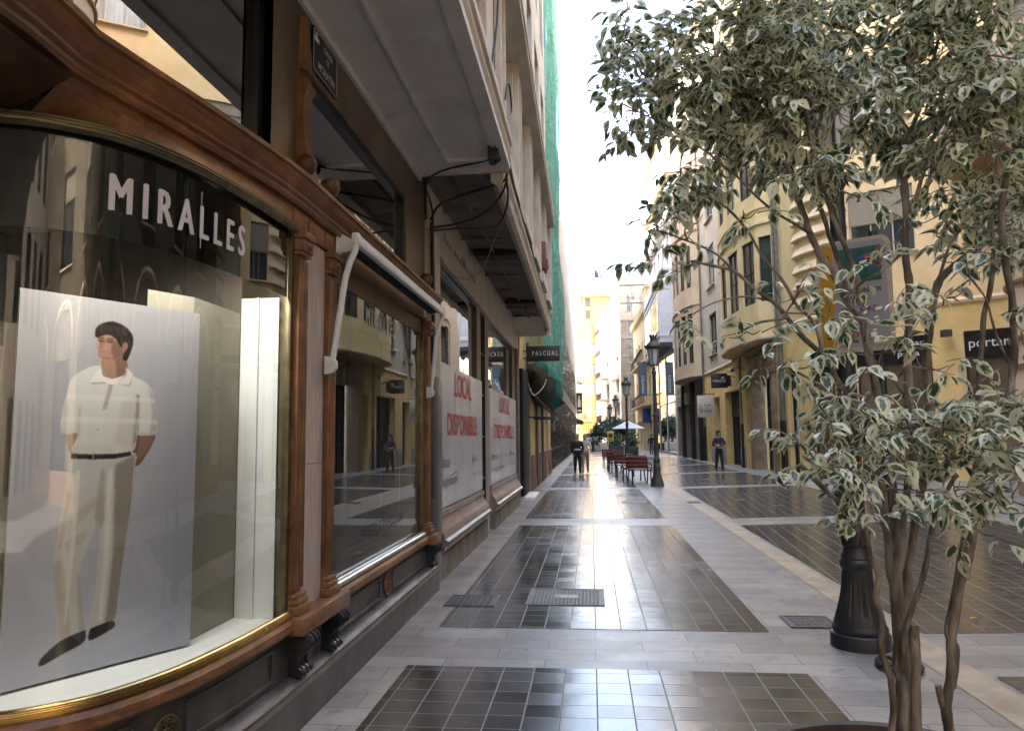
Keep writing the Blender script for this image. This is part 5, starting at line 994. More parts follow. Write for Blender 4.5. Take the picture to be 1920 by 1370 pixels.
bb = build('balcony', g, YS, ya, smooth=0); build('railing', g2, DARKFRAME, bb, smooth=0)
dt = thing('dome_tower', 'distant pale tower with a blue-grey tiled dome and finial', 'tower', (1.8, 210, 0))
build('shaft', MB().box(-1.2, 4.8, 207, 213, 0, 40).box(-.6, 4.2, 207.6, 212.4, 40, 46.3), FARWHITE, dt, smooth=0)
prof = [(2.15 * math.cos(t), 46.6 + 3.0 * math.sin(t)) for t in np.linspace(0, math.pi / 2, 10)]; prof[-1] = (.02, 49.6)
dm = build('dome', MB().lathe([(2.3, 46.3), (2.15, 46.6)] + prof[1:], (1.8, 210), 8), mat('blue_tiles', (.012, .018, .045), (.022, .032, .07), 5, .6), dt, smooth=20)
rb_ = MB()
for k in range(8):
    a = k * math.pi / 4; rb_.tube([(1.8 + (r + .03) * math.cos(a), 210 + (r + .03) * math.sin(a), z) for r, z in prof], .07, 5)
rb_.lathe([(2.35, 46.2), (2.45, 46.3), (2.45, 46.5), (2.2, 46.6)], (1.8, 210), 16); build('ribs', rb_, WHITE, dm)
build('finial', MB().tube([(1.8, 210, 49.5), (1.8, 210, 52)], .09, 6).sphere((1.8, 210, 50.3), .25, 8), IRON, dt)
# --- restaurant building with the rounded, ledged corner
rc = thing('restaurant_building', 'peach building with rounded ledged corner and restaurant windows', 'restaurant', (8.3, 24.4, 0))
CX, CY, RAD = 9.75, 26.5, 2.5
def arc(th, r=RAD): return (CX - r * math.cos(R(th)), CY - r * math.sin(R(th)))
ths = [0, 8, 18, 44, 50, 56]; plan = [(XR(28.15), 28.15)] + [arc(t) for t in ths]; e = Vector((.829, -.559)); E0 = Vector(arc(56)); plan.append(tuple(E0 + e * 6.5))
low, up = MB(), MB(); P0 = None; wins = []
for i, (a, b) in enumerate(zip(plan, plan[1:])):
    W = math.dist(a, b); o1, o2 = [], []
    if i == 0: o1 = [(.35, 1.35, .05, 3.95)]
    if i == 3: o1 = [(.06, W - .06, .12, 4.35)]
    if i == 6: o1 = [(.12, 2.25, .12, 4.55), (3.1, 5.6, .12, 4.55)]; o2 = [(.12, 2.02, z, z + 2.1) for z in (7.2, 11.5, 15.6)] + [(3.3, 5.2, z, z + 2.1) for z in (7.2, 11.5, 15.6)]
    Pl, u, n = wall_open(low, a, b, 0, 5.4, o1, 1, .3); Pu, u, n = wall_open(up, a, b, 5.4, 24, o2, 1, .2)
    wins += [(Pl, u, n, o, i) for o in o1] + [(Pu, u, n, o, 10) for o in o2]
build('ground_floor', low, YEL, rc, smooth=0); build('upper_wall', up, PEACH, rc, smooth=0)
BROWNGL = mat('brown_tinted_glass', (.10, .07, .045), (.19, .14, .095), .8, .06, spec=.8, bmp=.01)
for k, (P, u, n, o, i) in enumerate(wins):
    if i == 0: window(rc, P, u, n, *o, .25, BLACKM, BLACKM, 2, 1, shut=.25, shutm=GRILLE, name='door')
    elif i == 10: window(rc, P, u, n, *o, .16, bpy.data.materials['pale_window_frame'], CURTAIN if k % 2 else WINGLASS, 3, 2, shut=.5 if o[2] < 8 else .2, sill=PEACH_TRIM)
    else:
        w_ = window(rc, P, u, n, *o, .2, BLACKM, BROWNGL, 1, 1, name='restaurant_window', fw=.06); a, b, c, d = o; u3, n3 = Vector((u.x, u.y, 0)), Vector((n.x, n.y, 0))
        build('header', MB().obox(Vector(P((a + b) / 2, d - .42, .1)), u3 * ((b - a) / 2 - .01), n3 * .05, Vector((0, 0, .41))), mat('black_header', (.008, .008, .009), None, rough=.3) if 'black_header' not in bpy.data.materials else bpy.data.materials['black_header'], w_, smooth=0)
        lt = MB()
        if i == 3: letters(lt, 'portami via', Vector(P(a + .06, d - .62, .048)), u3, (0, 0, 1), b - a - .14, .30)
        elif a < 1:
            for s_, du_, dz_, w2_, h2_ in (('o', .3, .68, .15, .17), ('bar', 1.55, .3, .38, .18), ('pasta', 1.2, .66, .6, .18)): build('lettering', letters(MB(), s_, Vector(P(a + du_, d - dz_, .048)), u3, (0, 0, 1), w2_, h2_), WHITE_LETTER, w_, smooth=0)
            letters(lt, 'abierto', Vector(P(a + .12, d - .36, .048)), u3, (0, 0, 1), .6, .18)
        else: letters(lt, 'portami via', Vector(P(a + .12, d - .58, .048)), u3, (0, 0, 1), 1.75, .34)
        build('lettering', lt, WHITE_LETTER, w_, smooth=0)
        if i == 6 and a < 1:
            lt = MB(); cc = Vector(P(1.25, 2.3, .14)); lt.tube([cc + u3 * .5 * math.cos(t) + Vector((0, 0, .5 * math.sin(t))) for t in np.linspace(0, 2 * math.pi, 33)], .012, 5); letters(lt, 'via', cc - u3 * .2 + Vector((0, 0, -.2)), u3, (0, 0, 1), .4, .16); build('round_emblem', lt, WHITE_LETTER, w_, smooth=0)
cp = [arc(t) for t in np.linspace(4, 58, 13)]
for k in range(17):
    z = 5.95 + .575 * k
    if z > 15.5: break
    build('corner_ledge', MB().sweep([(-.03, z), (.11, z + .02), (.13, z + .06), (.10, z + .12), (.0, z + .34), (-.03, z + .34)], cp, 1), PEACH_TRIM, rc, smooth=30)
allp = [(XR(28.15), 28.15)] + [arc(t) for t in np.linspace(0, 56, 12)] + [tuple(E0 + e * 6.5)]
build('moulding', MB().sweep([(-.05, 5.38), (.06, 5.4), (.08, 5.48), (.03, 5.56), (-.05, 5.56)], allp, 1), PEACH_TRIM, rc, smooth=30)
build('notice', MB().hexa([(XR(y) - s_, y, z) for z in (1.3, 2.5) for s_, y in ((.02, 26.75), (.002, 26.75), (.002, 26.6), (.02, 26.6))]), PANEL, rc, smooth=0)
pipe(rc, 27.95, 0, 24, .1)
for zz in (5.4,): pass
q = E0 + e * 2.7; build('wall_lamp', MB().box(q.x - .25, q.x - .02, q.y - .35, q.y - .1, 4.4, 4.6).prism([(q.x - .5, q.y - .3, 10.2), (q.x + .1, q.y - .6, 10.3), (q.x - .1, q.y - .6, 9.8), (q.x - .35, q.y - .4, 9.6)], (.05, .15, 0)), BLACKM, rc)
rp_ = MB().add([(p[0], p[1], 24) for p in allp] + [(16, 28.15, 24)], [tuple(range(len(allp) + 1))]); build('roof', rp_, PEACH, rc, smooth=0)
# --- round-cornered building at the right edge, continuing opposite the shop
ro = thing('round_corner_building', 'cream building with round corner, ring mouldings and wide balcony slab', 'building', (9.5, 17, 0))
cc = [(12 - 2.5 * math.cos(R(t)), 17 + 2.5 * math.sin(R(t))) for t in np.linspace(0, 130, 20)]; base = [(9.5, -16)] + cc
PINKP = mat('pink_cream_plaster', (.66, .5, .36), (.76, .6, .45), 1.3, .8, bmp=.06, dirt=.25, dirtc=(.45, .33, .22))
mb = MB(); ops = []
for k in range(8):
    a = 1.6 + 4.0 * k; ops += [(a, a + 2.2, .3, 3.5)] + [(a + .2, a + 1.6, z, z + 2.4) for z in (5.7, 9.6, 13.4)]
P, u, n = wall_open(mb, (9.5, -16), (9.5, 17), 0, 19, ops, -1, .35); build('street_wall', mb, mat('shaded_ochre_stone', (.13, .105, .07), (.20, .165, .115), 1.5, .8, bmp=.08, dirt=.4, dirtc=(.2, .15, .1)), ro, smooth=0)  # wall colour darkened to hold its shade and dim its reflection
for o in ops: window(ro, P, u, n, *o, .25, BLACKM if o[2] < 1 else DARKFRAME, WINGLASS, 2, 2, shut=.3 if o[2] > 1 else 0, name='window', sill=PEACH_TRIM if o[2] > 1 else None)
ar = MB()
for k in range(8):
    a = -16 + 2.7 + 4.0 * k; pts = [(9.46, a + 1.5 * math.cos(t), 3.6 + 1.2 * math.sin(t)) for t in np.linspace(0, math.pi, 13)]; ar.tube(pts, .13, 6)
build('arch_moulding', ar, PEACH_TRIM, ro)
mb = MB(); mb.add([(x, y, z) for z in (0, 19) for x, y in cc], [(i, i + 1, 21 + i, 20 + i) for i in range(19)]); mb.add([(x, y, 19) for x, y in base] + [(20, 20, 19), (20, -16, 19)], [tuple(range(len(base) + 2))])
build('round_wall', mb, PINKP, ro, smooth=60)
for k in range(20):
    z = 3.0 + .62 * k
    if 7.6 < z < 8.7: continue
    build('ring_moulding', MB().sweep([(-.02, z), (.07, z + .03), (.09, z + .09), (-.02, z + .14)], [(9.5, 16.0)] + cc, -1), mat('ring_brown', (.36, .22, .13), (.46, .3, .19), 3, .8) if 'ring_brown' not in bpy.data.materials else bpy.data.materials['ring_brown'], ro, smooth=30)
build('base_course', MB().sweep([(-.02, 0), (.08, 0), (.08, .85), (.05, .95), (-.02, .95)], base, -1), mat('orange_stone', (.20, .13, .085), (.29, .195, .13), 3, .6, dirt=.3), ro, smooth=30)
sl_ = MB().sweep([(-.1, 8.1), (1.2, 8.1), (1.25, 8.2), (1.25, 8.42), (-.1, 8.42)], [(9.5, 13.0)] + cc, -1); build('balcony_slab', sl_, mat('brown_soffit', (.34, .21, .12), (.42, .28, .17), 2, .8), ro, smooth=30)
build('balcony_parapet', MB().sweep([(1.08, 8.43), (1.2, 8.43), (1.2, 9.4), (1.08, 9.4)], [(9.5, 13.0)] + cc, -1), PINKP, ro, smooth=30)
bk = thing('added_rear_building', 'added cream building behind the viewer, unseen, blocking the sun', 'building', (0, -16, 0))
build('wall', MB().box(-14, 14, -18, -16, 0, 26), CREAM, bk, smooth=0)  # unseen building, added to block the sun and fill reflections
wb_ = MB()
for k in range(9):
    for z in (.3, 4.6, 8.4, 11.6): wb_.box(-12 + 2.8 * k, -10.6 + 2.8 * k, -15.99, -15.95, z, z + 2.4)
build('windows', wb_, WINGLASS, bk, smooth=0)
# --- hanging signs on the right
bs_ = thing('hanging_sign', 'black square hanging sign with pale lettering over yellow ground floor', 'shop sign', (6.9, 37, 4), 'projecting shop signs')
build('panel', MB().box(5.95, 6.72, 36.95, 37.1, 3.9, 4.62, 0, .01).box(6.72, 6.9, 37.02, 37.09, 3.98, 4.5), bpy.data.materials['black_sign'], bs_)
lt = MB(); letters(lt, 'PARADÍSE', (6.03, 36.948, 4.18), (1, 0, 0), (0, 0, 1), .6, .17); build('lettering', lt, WHITE_LETTER, bs_, smooth=0); build('bracket', MB().tube([(6.7, 37.02, 4.7), (7.0, 37.02, 4.7)], .02, 6).tube([(6.6, 37.02, 4.3), (7.0, 37.02, 4.3)], .025, 6), BLACKM, bs_)
cs_ = thing('hanging_sign', 'cream square hanging sign with brown figure and black script', 'shop sign', (6.8, 41.4, 3), 'projecting shop signs')
build('panel', MB().box(5.85, 6.75, 41.35, 41.45, 2.58, 3.78, 0, .01), mat('cream_sign', (.52, .47, .42), (.58, .53, .47), 3, .5), cs_)
lt = MB(); letters(lt, 'Love', (6.22, 41.348, 3.18), (1, 0, 0), (0, 0, 1), .33, .15, italic=.25); letters(lt, 'de', (6.33, 41.348, 3.07), (1, 0, 0), (0, 0, 1), .12, .08, italic=.25); letters(lt, 'Celix', (6.2, 41.348, 2.87), (1, 0, 0), (0, 0, 1), .42, .17, .02, italic=.25); lt.box(6.3, 6.7, 41.345, 41.348, 2.80, 2.812)
build('lettering', lt, BLACKM, cs_, smooth=0)
fg = MB(); fg.tube([(6.02, 41.346, 2.85), (5.98, 41.346, 2.98), (6.03, 41.346, 3.1), (5.99, 41.346, 3.22), (6.02, 41.346, 3.3)], [.03, .05, .04, .03, .02], 6).tube([(6.06, 41.346, 2.82), (6.13, 41.346, 2.95), (6.11, 41.346, 3.1)], [.02, .035, .015], 6)
build('figure', fg, mat('brown_print', (.22, .14, .09), None), cs_); build('bracket', MB().tube([(6.1, 41.4, 3.86), (6.95, 41.4, 3.86)], .018, 6), BLACKM, cs_)
for (yy, zz) in ((36.2, 4.35), (34.2, 4.55)):
    l = thing('wall_lamp', ('left' if yy > 35 else 'right') + ' small black swan-neck lamp between black sign and portal', 'wall lamp', (XR(yy), yy, zz), 'swan-neck lamps over the yellow ground floor')
    build('arm', MB().tube([(XR(yy), yy, zz), (XR(yy) - .35, yy, zz + .12), (XR(yy) - .55, yy, zz + .03)], .02, 6), BLACKM, l); build('shade', MB().lathe([(.03, zz + .05), (.06, zz + .02), (.13, zz - .08), (.12, zz - .08), (.02, zz + .01)], (XR(yy) - .56, yy), 12), BLACKM, l)
hb = thing('hotel_banner', 'tall blue-grey vertical banner reading MONTELS on the mirror-glass front', 'banner', (5.6, 69, 8), 'upright shop banners')
build('cloth', MB().box(4.5, 5.25, 68.97, 69.03, 5.35, 8.35), mat('blue_grey_canvas', (.075, .105, .125), (.095, .13, .15), 3, .7), hb, smooth=0)
lt = MB(); letters(lt, 'MONTELS', (5.02, 68.967, 5.55), (0, 0, 1), (-1, 0, 0), 1.6, .24)
lt2 = MB(); letters(lt2, 'MONTELS', (4.73, 69.033, 5.55), (0, 0, 1), (1, 0, 0), 1.6, .24); lt.add(lt2.v, lt2.f)
build('lettering', lt, WHITE_LETTER, hb, smooth=0); build('pole', MB().tube([(4.45, 69, 8.37), (6.2, 69, 8.37)], .03, 6).tube([(4.45, 69, 5.33), (6.2, 69, 5.33)], .03, 6), BLACKM, hb)
bf = tag(build('shop_flag', MB().box(5.15, 6.05, 74, 74.06, 2.9, 4.3), mat('blue_canvas', (.02, .05, .22), None, rough=.7), smooth=0), 'small blue projecting sign low on the ochre house', 'flag sign')
# ------------------------------------------------------------------ street lamps
FROST = mat('frosted_lamp_glass', (.42, .42, .42), (.52, .52, .51), 3, .35, spec=.6)
def make_lamp(mt, loc, label):
    t = thing('street_lamp', label, 'street lamp', loc, 'cast iron lanterns down the middle of the street')
    fl = lambda z, a: (.03 * math.cos(24 * a) if .22 < z < .53 else 0) + (.035 * math.cos(14 * a) if .90 < z < 2.2 else 0)
    pr = [(.215, 0), (.213, .095), (.205, .105), (.192, .11), (.198, .125), (.198, .145), (.188, .16), (.183, .175)]
    for i in range(11): q = i / 10; pr.append((.182 - .075 * math.sin(q * math.pi / 2) ** .9, .185 + .38 * q))
    pr += [(.107, .575), (.118, .59), (.124, .61), (.122, .635), (.108, .65), (.112, .66), (.094, .70), (.088, .73), (.086, .74), (.098, .75), (.10, .77)]
    pl_ = build('pedestal', MB().lathe(pr, n=56, flute=fl), mt, t, local=True, smooth=40)
    lv = MB()
    for k in range(10):
        a = 2 * math.pi * k / 10; ca, sa = math.cos(a), math.sin(a); w_ = .028
        def pt(r, s, z): return (ca * r - sa * s, sa * r + ca * s, z)
        lv.add([pt(.096, -w_, .755), pt(.102, 0, .755), pt(.096, w_, .755), pt(.097, -w_ * .9, .82), pt(.108, 0, .82), pt(.097, w_ * .9, .82), pt(.10, -w_ * .4, .865), pt(.122, 0, .875), pt(.10, w_ * .4, .865), pt(.118, 0, .855)], [(0, 1, 4, 3), (1, 2, 5, 4), (3, 4, 7, 6), (4, 5, 8, 7), (6, 7, 9), (7, 8, 9)])
    build('acanthus_collar', lv, mt, pl_, local=True, smooth=60)
    sh = [(.09, .76), (.09, .86), (.082, .875)] + [(.079 - .008 * i / 6, .88 + .22 * i) for i in range(7)] + [(.092, 2.22), (.098, 2.25), (.092, 2.28), (.07, 2.31)] + [(.068 - .010 * i / 5, 2.35 + .24 * i) for i in range(6)] + [(.075, 3.58), (.082, 3.62), (.06, 3.66), (.05, 3.72), (.07, 3.76), (.04, 3.78)]
    build('shaft', MB().lathe(sh, n=42, flute=fl), mt, t, local=True, smooth=40)
    lf = MB(); z0, z1, r0, r1 = 3.86, 4.38, .125, .205
    for k in range(6):
        a = math.pi * k / 3 + .26; lf.tube([(r0 * math.cos(a), r0 * math.sin(a), z0), (r1 * math.cos(a), r1 * math.sin(a), z1)], .014, 6)
        lf.tube([(.03 * math.cos(a), .03 * math.sin(a), 3.78), (.10 * math.cos(a), .10 * math.sin(a), 3.80), (r0 * math.cos(a), r0 * math.sin(a), z0)], .012, 5)
    for r, z in ((r0, z0), (r1, z1)):
        q = [(r * math.cos(math.pi * k / 3 + .26), r * math.sin(math.pi * k / 3 + .26), z) for k in range(7)]; lf.tube(q, .017, 6)
    ln = build('lantern', lf, mt, t, local=True)
    g = MB()
    for k in range(6):
        a, b = math.pi * k / 3 + .26, math.pi * (k + 1) / 3 + .26
        g.add([(r0 * .97 * math.cos(a), r0 * .97 * math.sin(a), z0), (r0 * .97 * math.cos(b), r0 * .97 * math.sin(b), z0), (r1 * .97 * math.cos(b), r1 * .97 * math.sin(b), z1), (r1 * .97 * math.cos(a), r1 * .97 * math.sin(a), z1)], [(0, 1, 2, 3)])
    build('pane', g, FROST, ln, local=True, smooth=0)
    hd = MB().lathe([(.205, 4.37), (.265, 4.40), (.285, 4.43), (.28, 4.455), (.255, 4.46), (.25, 4.49), (.215, 4.53), (.16, 4.59), (.115, 4.64), (.10, 4.68), (.12, 4.70), (.115, 4.72), (.08, 4.73), (.075, 4.77), (.02, 4.78)], n=24)
    for k in range(12):
        a = 2 * math.pi * k / 12; hd.tube([(.275 * math.cos(a), .275 * math.sin(a), 4.45), (.29 * math.cos(a), .29 * math.sin(a), 4.50)], [.022, .006], 5)
    for k in range(8):
        a = 2 * math.pi * k / 8; hd.tube([(.078 * math.cos(a), .078 * math.sin(a), 4.74), (.095 * math.cos(a), .095 * math.sin(a), 4.79), (.118 * math.cos(a), .118 * math.sin(a), 4.84)], [.026, .028, .014], 5)
    build('hood', hd, mt, ln, local=True, smooth=50)
    return t
lamp0 = make_lamp(IRON, (2.0, 6.0, 0), 'nearest black cast iron lantern post, partly behind the potted tree')
sk = build('sticker', MB().box(-.03, .03, -.0905, -.0885, 2.68, 2.76), WHITE, lamp0, local=True); 
lamps = [make_lamp(IRON_BROWN, (2.06, 23.9, 0), 'second lantern post, standing beside the first red bench')]
for Y_, lb in ((40.9, 'third lantern post, rising behind the white parasol'), (58.5, 'fourth lantern post, second farthest down the street'), (75.5, 'farthest lantern post, smallest in the row')):
    copy_tree(lamps[0], None, (1.98, Y_, 0), 0, lb)
# ------------------------------------------------------------------ single-seat benches in red slats
REDW = mat('red_stained_slats', (.13, .024, .014), (.21, .045, .026), 6, .4, stretch=(1, 8, 8), coat=.2)
def make_bench():
    t = thing('bench', 'x', 'bench', (0, 0, 0), 'red slatted single benches along the middle of the street')
    s = MB()
    for k in range(4): s.box(-.33, .33, -.19 + k * .115, -.09 + k * .115, .42 + .006 * k, .452 + .006 * k, 0, .006)
    build('seat', s, REDW, t, local=True)
    b = MB()
    for k in range(3):
        z = .50 + .125 * k; y = -.235 - .035 * k; b.hexa([(x, y + dy - .035 * dz / .11 * 1, z + dz) for dz in (0, .105) for x, dy in ((-.33, -.016), (.33, -.016), (.33, .016), (-.33, .016))], 0, .006)
    build('backrest', b, REDW, t, local=True)
    for x in (-.29, .29):
        f = MB().tube([(x, .20, .44), (x, .22, .25), (x, .26, 0)], [.024, .022, .026], 8); build('leg', f, IRON, t, local=True)
        f = MB().tube([(x, -.14, .44), (x, -.20, .25), (x, -.29, 0)], [.024, .022, .026], 8); build('leg', f, IRON, t, local=True)
        f = MB().tube([(x, .22, .41), (x, 0, .405), (x, -.19, .40), (x, -.235, .52), (x, -.285, .72), (x, -.32, .86)], .02, 8); build('side_frame', f, IRON, t, local=True)
        f = MB().tube([(x * 1.03, -.265, .64), (x * 1.06, -.1, .665), (x * 1.06, .12, .65), (x * 1.05, .23, .60), (x * 1.03, .235, .5), (x, .22, .42)], .017, 8); build('arm', f, IRON, t, local=True)
    return t
bench0 = make_bench()
BN = [(1.62, 25.55, -18, 'nearest red bench, beside the second lantern post'), (1.50, 26.9, 12, 'second nearest red bench, close behind the first'), (1.30, 29.6, -8, 'third red bench from the second lantern post'),
      (1.16, 33.4, -14, 'fourth red bench from the second lantern post'), (1.12, 36.6, -6, 'fifth red bench from the second lantern post'), (.98, 40.6, -10, 'farthest red bench, just left of the third lantern')]
for i, (x, y, r, lb) in enumerate(BN):
    o = bench0 if i == 0 else copy_tree(bench0); o.location = (x, y, 0); o.scale = (1.12, 1.1, 1.06); o.rotation_euler[2] = R(r); o['label'] = lb
# ------------------------------------------------------------------ people
def skin_mesh(verts, edges, rad, root=0, lv=2):
    me = bpy.data.meshes.new('s'); me.from_pydata(verts, edges, []); o = bpy.data.objects.new('s', me); COL.objects.link(o)
    m = o.modifiers.new('k', 'SKIN'); m.use_smooth_shade = True; m.branch_smoothing = .3; o.modifiers.new('u', 'SUBSURF').levels = lv
    for i, d in enumerate(me.skin_vertices[0].data): r = rad[i]; d.radius = r if isinstance(r, tuple) else (r, r); d.use_root = (i == root)
    dg = bpy.context.evaluated_depsgraph_get(); dg.update(); ev = o.evaluated_get(dg); ms = bpy.data.meshes.new_from_object(ev); bpy.data.objects.remove(o); bpy.data.meshes.remove(me)
    mb = MB(); mb.v = [tuple(v.co) for v in ms.vertices]; mb.f = [tuple(p.vertices) for p in ms.polygons]; mb.m = [0] * len(mb.f); bpy.data.meshes.remove(ms); return mb
def person(label, loc, rz, h, top, trousers, shoes, hair, step=.16, arms=((.25, .05, .92), (.25, .05, .92)), elbows=None, hairlen=0, bulk=1.0, group=None, collar=None):
    """local frame: faces -y, stands on z=0; arms give the wrist of the (left, right) arm as x, y, z at 1.75 m"""
    t = thing('person', label, 'person', loc, group, R(rz)); s = h / 1.75; V, E, Rr = [], [], []
    def v(x, y, z, r, p=None):
        V.append((x * s, y * s, z * s)); Rr.append((r[0] * s * 1.1, r[1] * s * 1.12) if isinstance(r, tuple) else r * s * (1.25 if r > .033 else 1.1))
        if p is not None: E.append((p, len(V) - 1))
        return len(V) - 1
    b = bulk
    pel = v(0, 0, .95, (.155 * b, .115 * b)); wa = v(0, -.005, 1.10, (.145 * b, .108 * b), pel); ch = v(0, 0, 1.27, (.165 * b, .12 * b), wa); up = v(0, .012, 1.41, (.13, .09), ch); nk = v(0, .01, 1.50, .055, up)
    hd = v(0, -.008, 1.555, (.062, .072), nk); hm = v(0, -.01, 1.63, (.08, .097), hd); ht = v(0, .005, 1.70, (.070, .084), hm); ns = v(0, -.118, 1.615, .016, hm)
    for sx, st in ((1, step), (-1, -step)):
        hp = v(.09 * sx, 0, .88, .10 * b, pel); kn = v(.10 * sx, -.5 * st - .02, .50, .066, hp); an = v(.10 * sx, -st + (.06 if st < 0 else 0), .10 + (.03 if st < 0 else 0), .05, kn); 
        v(.10 * sx, -st + .03 + (.06 if st < 0 else 0), .045, .042, an); v(.115 * sx, -st - .15 + (.06 if st < 0 else 0), .035, (.045, .033), an)
    for k, sx in enumerate((1, -1)):
        wx, wy, wz = arms[k]; shd = v(.185 * sx, .012, 1.40, .062, up); ex, ey, ez = elbows[k] if elbows else ((.185 + wx) / 2 + .05, .06, (1.40 + wz) / 2); el = v(ex * sx, ey, ez, .048, shd); wr = v(wx * sx, wy, wz, .034, el)
        d = Vector((wx * sx - ex * sx, wy - ey, wz - ez)).normalized(); sd = d.cross(Vector((0, -1, .2))).normalized(); pm = v(*(Vector((wx * sx, wy, wz)) + d * .06), (.036, .022), wr)
        for q in range(4): f0 = v(*(Vector(V[pm]) / s + d * .045 + sd * (q - 1.5) * .02), .011, pm); v(*(Vector(V[f0]) / s + (d + Vector((0, -.35, -.1))).normalized() * (.045 - .006 * abs(q - 1.3))), .009, f0)
        v(*(Vector(V[pm]) / s + d * .01 - sd * .05), .011, pm)
    mb = skin_mesh(V, E, Rr, 0, 1 if h < 0 else 2)
    wrist = [Vector(((a[0]) * q * s, a[1] * s, a[2] * s)) for a, q in zip(arms, (1, -1))]
    for i, f in enumerate(mb.f):
        c = sum((Vector(mb.v[j]) for j in f), Vector()) / len(f); z = c.z / s; near = min((c - w_).length for w_ in wrist) / s
        hand = near < .17 and any((c - w_).dot((w_ - Vector((.2 * q * s, 0, 1.25 * s))).normalized()) > -.005 for w_, q in zip(wrist, (1, -1)))
        mb.m[i] = 0 if z > 1.475 or (hand and near < .16) else 3 if z < .085 else 2 if z < .97 and abs(c.x) < .2 * s else 1
    body = build('body', mb, [SKIN, top, trousers, shoes], t, local=True, smooth=80)
    hb_ = MB(); n_ = 90 if hairlen else 120
    for i in range(n_):
        z = 1 - 2 * (i + .5) / n_; a = i * 2.39996; q = math.sqrt(1 - z * z); d = Vector((q * math.cos(a), q * math.sin(a), z))
        if (d.y < -.30 and d.z < .42) or d.z < (-.95 if hairlen else -.15) - (.3 if d.y > .4 and not hairlen else 0): continue
        j = mnoise.noise(d * 3.1) * .018; g = (.026 + .045 * hairlen) * (1 + j * 9); L_ = 1 + j * 3 + (.16 + .12 * max(0, -d.z) if hairlen else 0)
        hb_.sphere((d.x * .074 * L_ * s, (d.y * .088 * L_ + .008) * s, (1.668 + d.z * .086 * L_ - (.05 if hairlen and d.z < 0 else 0)) * s), g * s, 6)
    build('hair', hb_, hair, body, local=True, smooth=80)
    for sx in (-1, 1): pass
    return t, body, s
NAVY = mat('navy_cloth', (.006, .008, .014), (.012, .015, .024), 30, .85, bmp=.2); BLKC = mat('black_trousers', (.007, .007, .008), (.013, .013, .014), 30, .85); TANC = mat('tan_trousers', (.26, .19, .12), (.34, .26, .17), 20, .85); PALEC = mat('pale_shirt', (.40, .34, .31), (.50, .44, .40), 20, .8)
JEANS = mat('blue_jeans', (.03, .06, .11), (.05, .09, .16), 20, .8); SHOE = mat('dark_shoes', (.015, .013, .012), None, rough=.5); DPURP = mat('dark_plum_cloth', (.018, .012, .018), (.03, .02, .03), 20, .8)
t, bd_, s = person('older man in navy sweatshirt and dark trousers walking towards camera', (-.60, 32.2, 0), 4, 1.70, NAVY, BLKC, SHOE, HAIR_G, .13, ((.20, -.06, .93), (.20, -.06, .93)), ((.265, .05, 1.13), (.265, .05, 1.13)), bulk=1.15, group='two older men walking side by side')
lt = MB(); letters(lt, 'adidas', (-.13, -.185, 1.02), (1, 0, 0), (0, 0, 1), .27, .075, .02); build('lettering', lt, WHITE_LETTER, bd_, local=True, smooth=0)
build('carrier_bag', MB().box(-.19, .19, -.182, -.16, .84, 1.12, 0, .01), NAVY, bd_, local=True)
person('older man in pale shirt and tan trousers beside the man in navy', (-.27, 32.7, 0), -3, 1.69, PALEC, TANC, SHOE, HAIR_G, -.16, ((.06, -.17, 1.02), (.22, -.02, .88)), ((.27, -.02, 1.12), (.29, .04, 1.14)), bulk=1.08, group='two older men walking side by side')
gzw = gz(5.48)
t, bd_, s = person('curly-haired woman in dark jacket holding something at her chest', (5.46, 32.6, gzw), 18, 1.70, DPURP, BLKC, SHOE, HAIR_D, .08, ((.08, -.20, 1.10), (.09, -.20, 1.12)), ((.30, -.02, 1.12), (.30, -.02, 1.12)), hairlen=.28, bulk=.98)
build('camera_bag', MB().box(-.08, .08, -.30, -.21, 1.05, 1.16, 0, .015), mat('dark_red_cloth', (.08, .015, .015), None, rough=.8), bd_, local=True)
build('bag_strap', MB().tube([(-.10, -.12, 1.40), (-.13, -.14, 1.2), (-.06, -.23, 1.12)], .018, 6).tube([(.10, -.12, 1.40), (.13, -.14, 1.2), (.06, -.23, 1.12)], .018, 6), JEANS, bd_, local=True)
build('sunglasses', MB().box(-.06, -.01, -.102, -.085, 1.60, 1.63, 0, .004).box(.01, .06, -.102, -.085, 1.60, 1.63, 0, .004), BLACKM, bd_, local=True)
person('person in dark jacket and blue jeans walking away past the second lantern', (4.78, 59.8, gz(4.78)), 172, 1.66, NAVY, JEANS, SHOE, HAIR_D, .14)
person('distant person in blue top standing behind the no-parking sign', (1.75, 68, 0), 20, 1.68, JEANS, NAVY, SHOE, HAIR_D, .03)
# ------------------------------------------------------------------ advertising sign beside the nearest lamp
asg = thing('street_sign_board', 'rounded yellow, white and green notice board on a dark green post', 'sign board', (2.06, 5.45, 0))
GRN = mat('dark_green_paint', (.006, .022, .018), (.012, .035, .028), 5, .35)
build('post', MB().tube([(2.06, 5.45, .02), (2.06, 5.46, 3.05)], .031, 14), GRN, asg)
ft = MB(); q = [(2.06 + (.14 if abs(math.cos(t)) > 2 else .13) * math.cos(t), 5.45 + .17 * math.sin(t), .03) for t in np.linspace(0, 2 * math.pi, 25)]; ft.tube(q, .018, 8); ft.tube([(1.93, 5.45, .03), (2.19, 5.45, .03)], .014, 6).tube([(2.06, 5.28, .03), (2.06, 5.62, .03)], .014, 6)
build('foot_ring', ft, BLACKM, asg); build('tape', MB().tube([(2.06, 5.45, .86), (2.06, 5.45, .93)], .0325, 14), mat('green_tape', (.0, .16, .11), None, rough=.4), asg)
pa, pb_ = Vector((1.73, 5.64, 0)), Vector((2.15, 5.38, 0)); du = (pb_ - pa).normalized(); dn_ = Vector((du.y, -du.x, 0)); W = (pb_ - pa).length
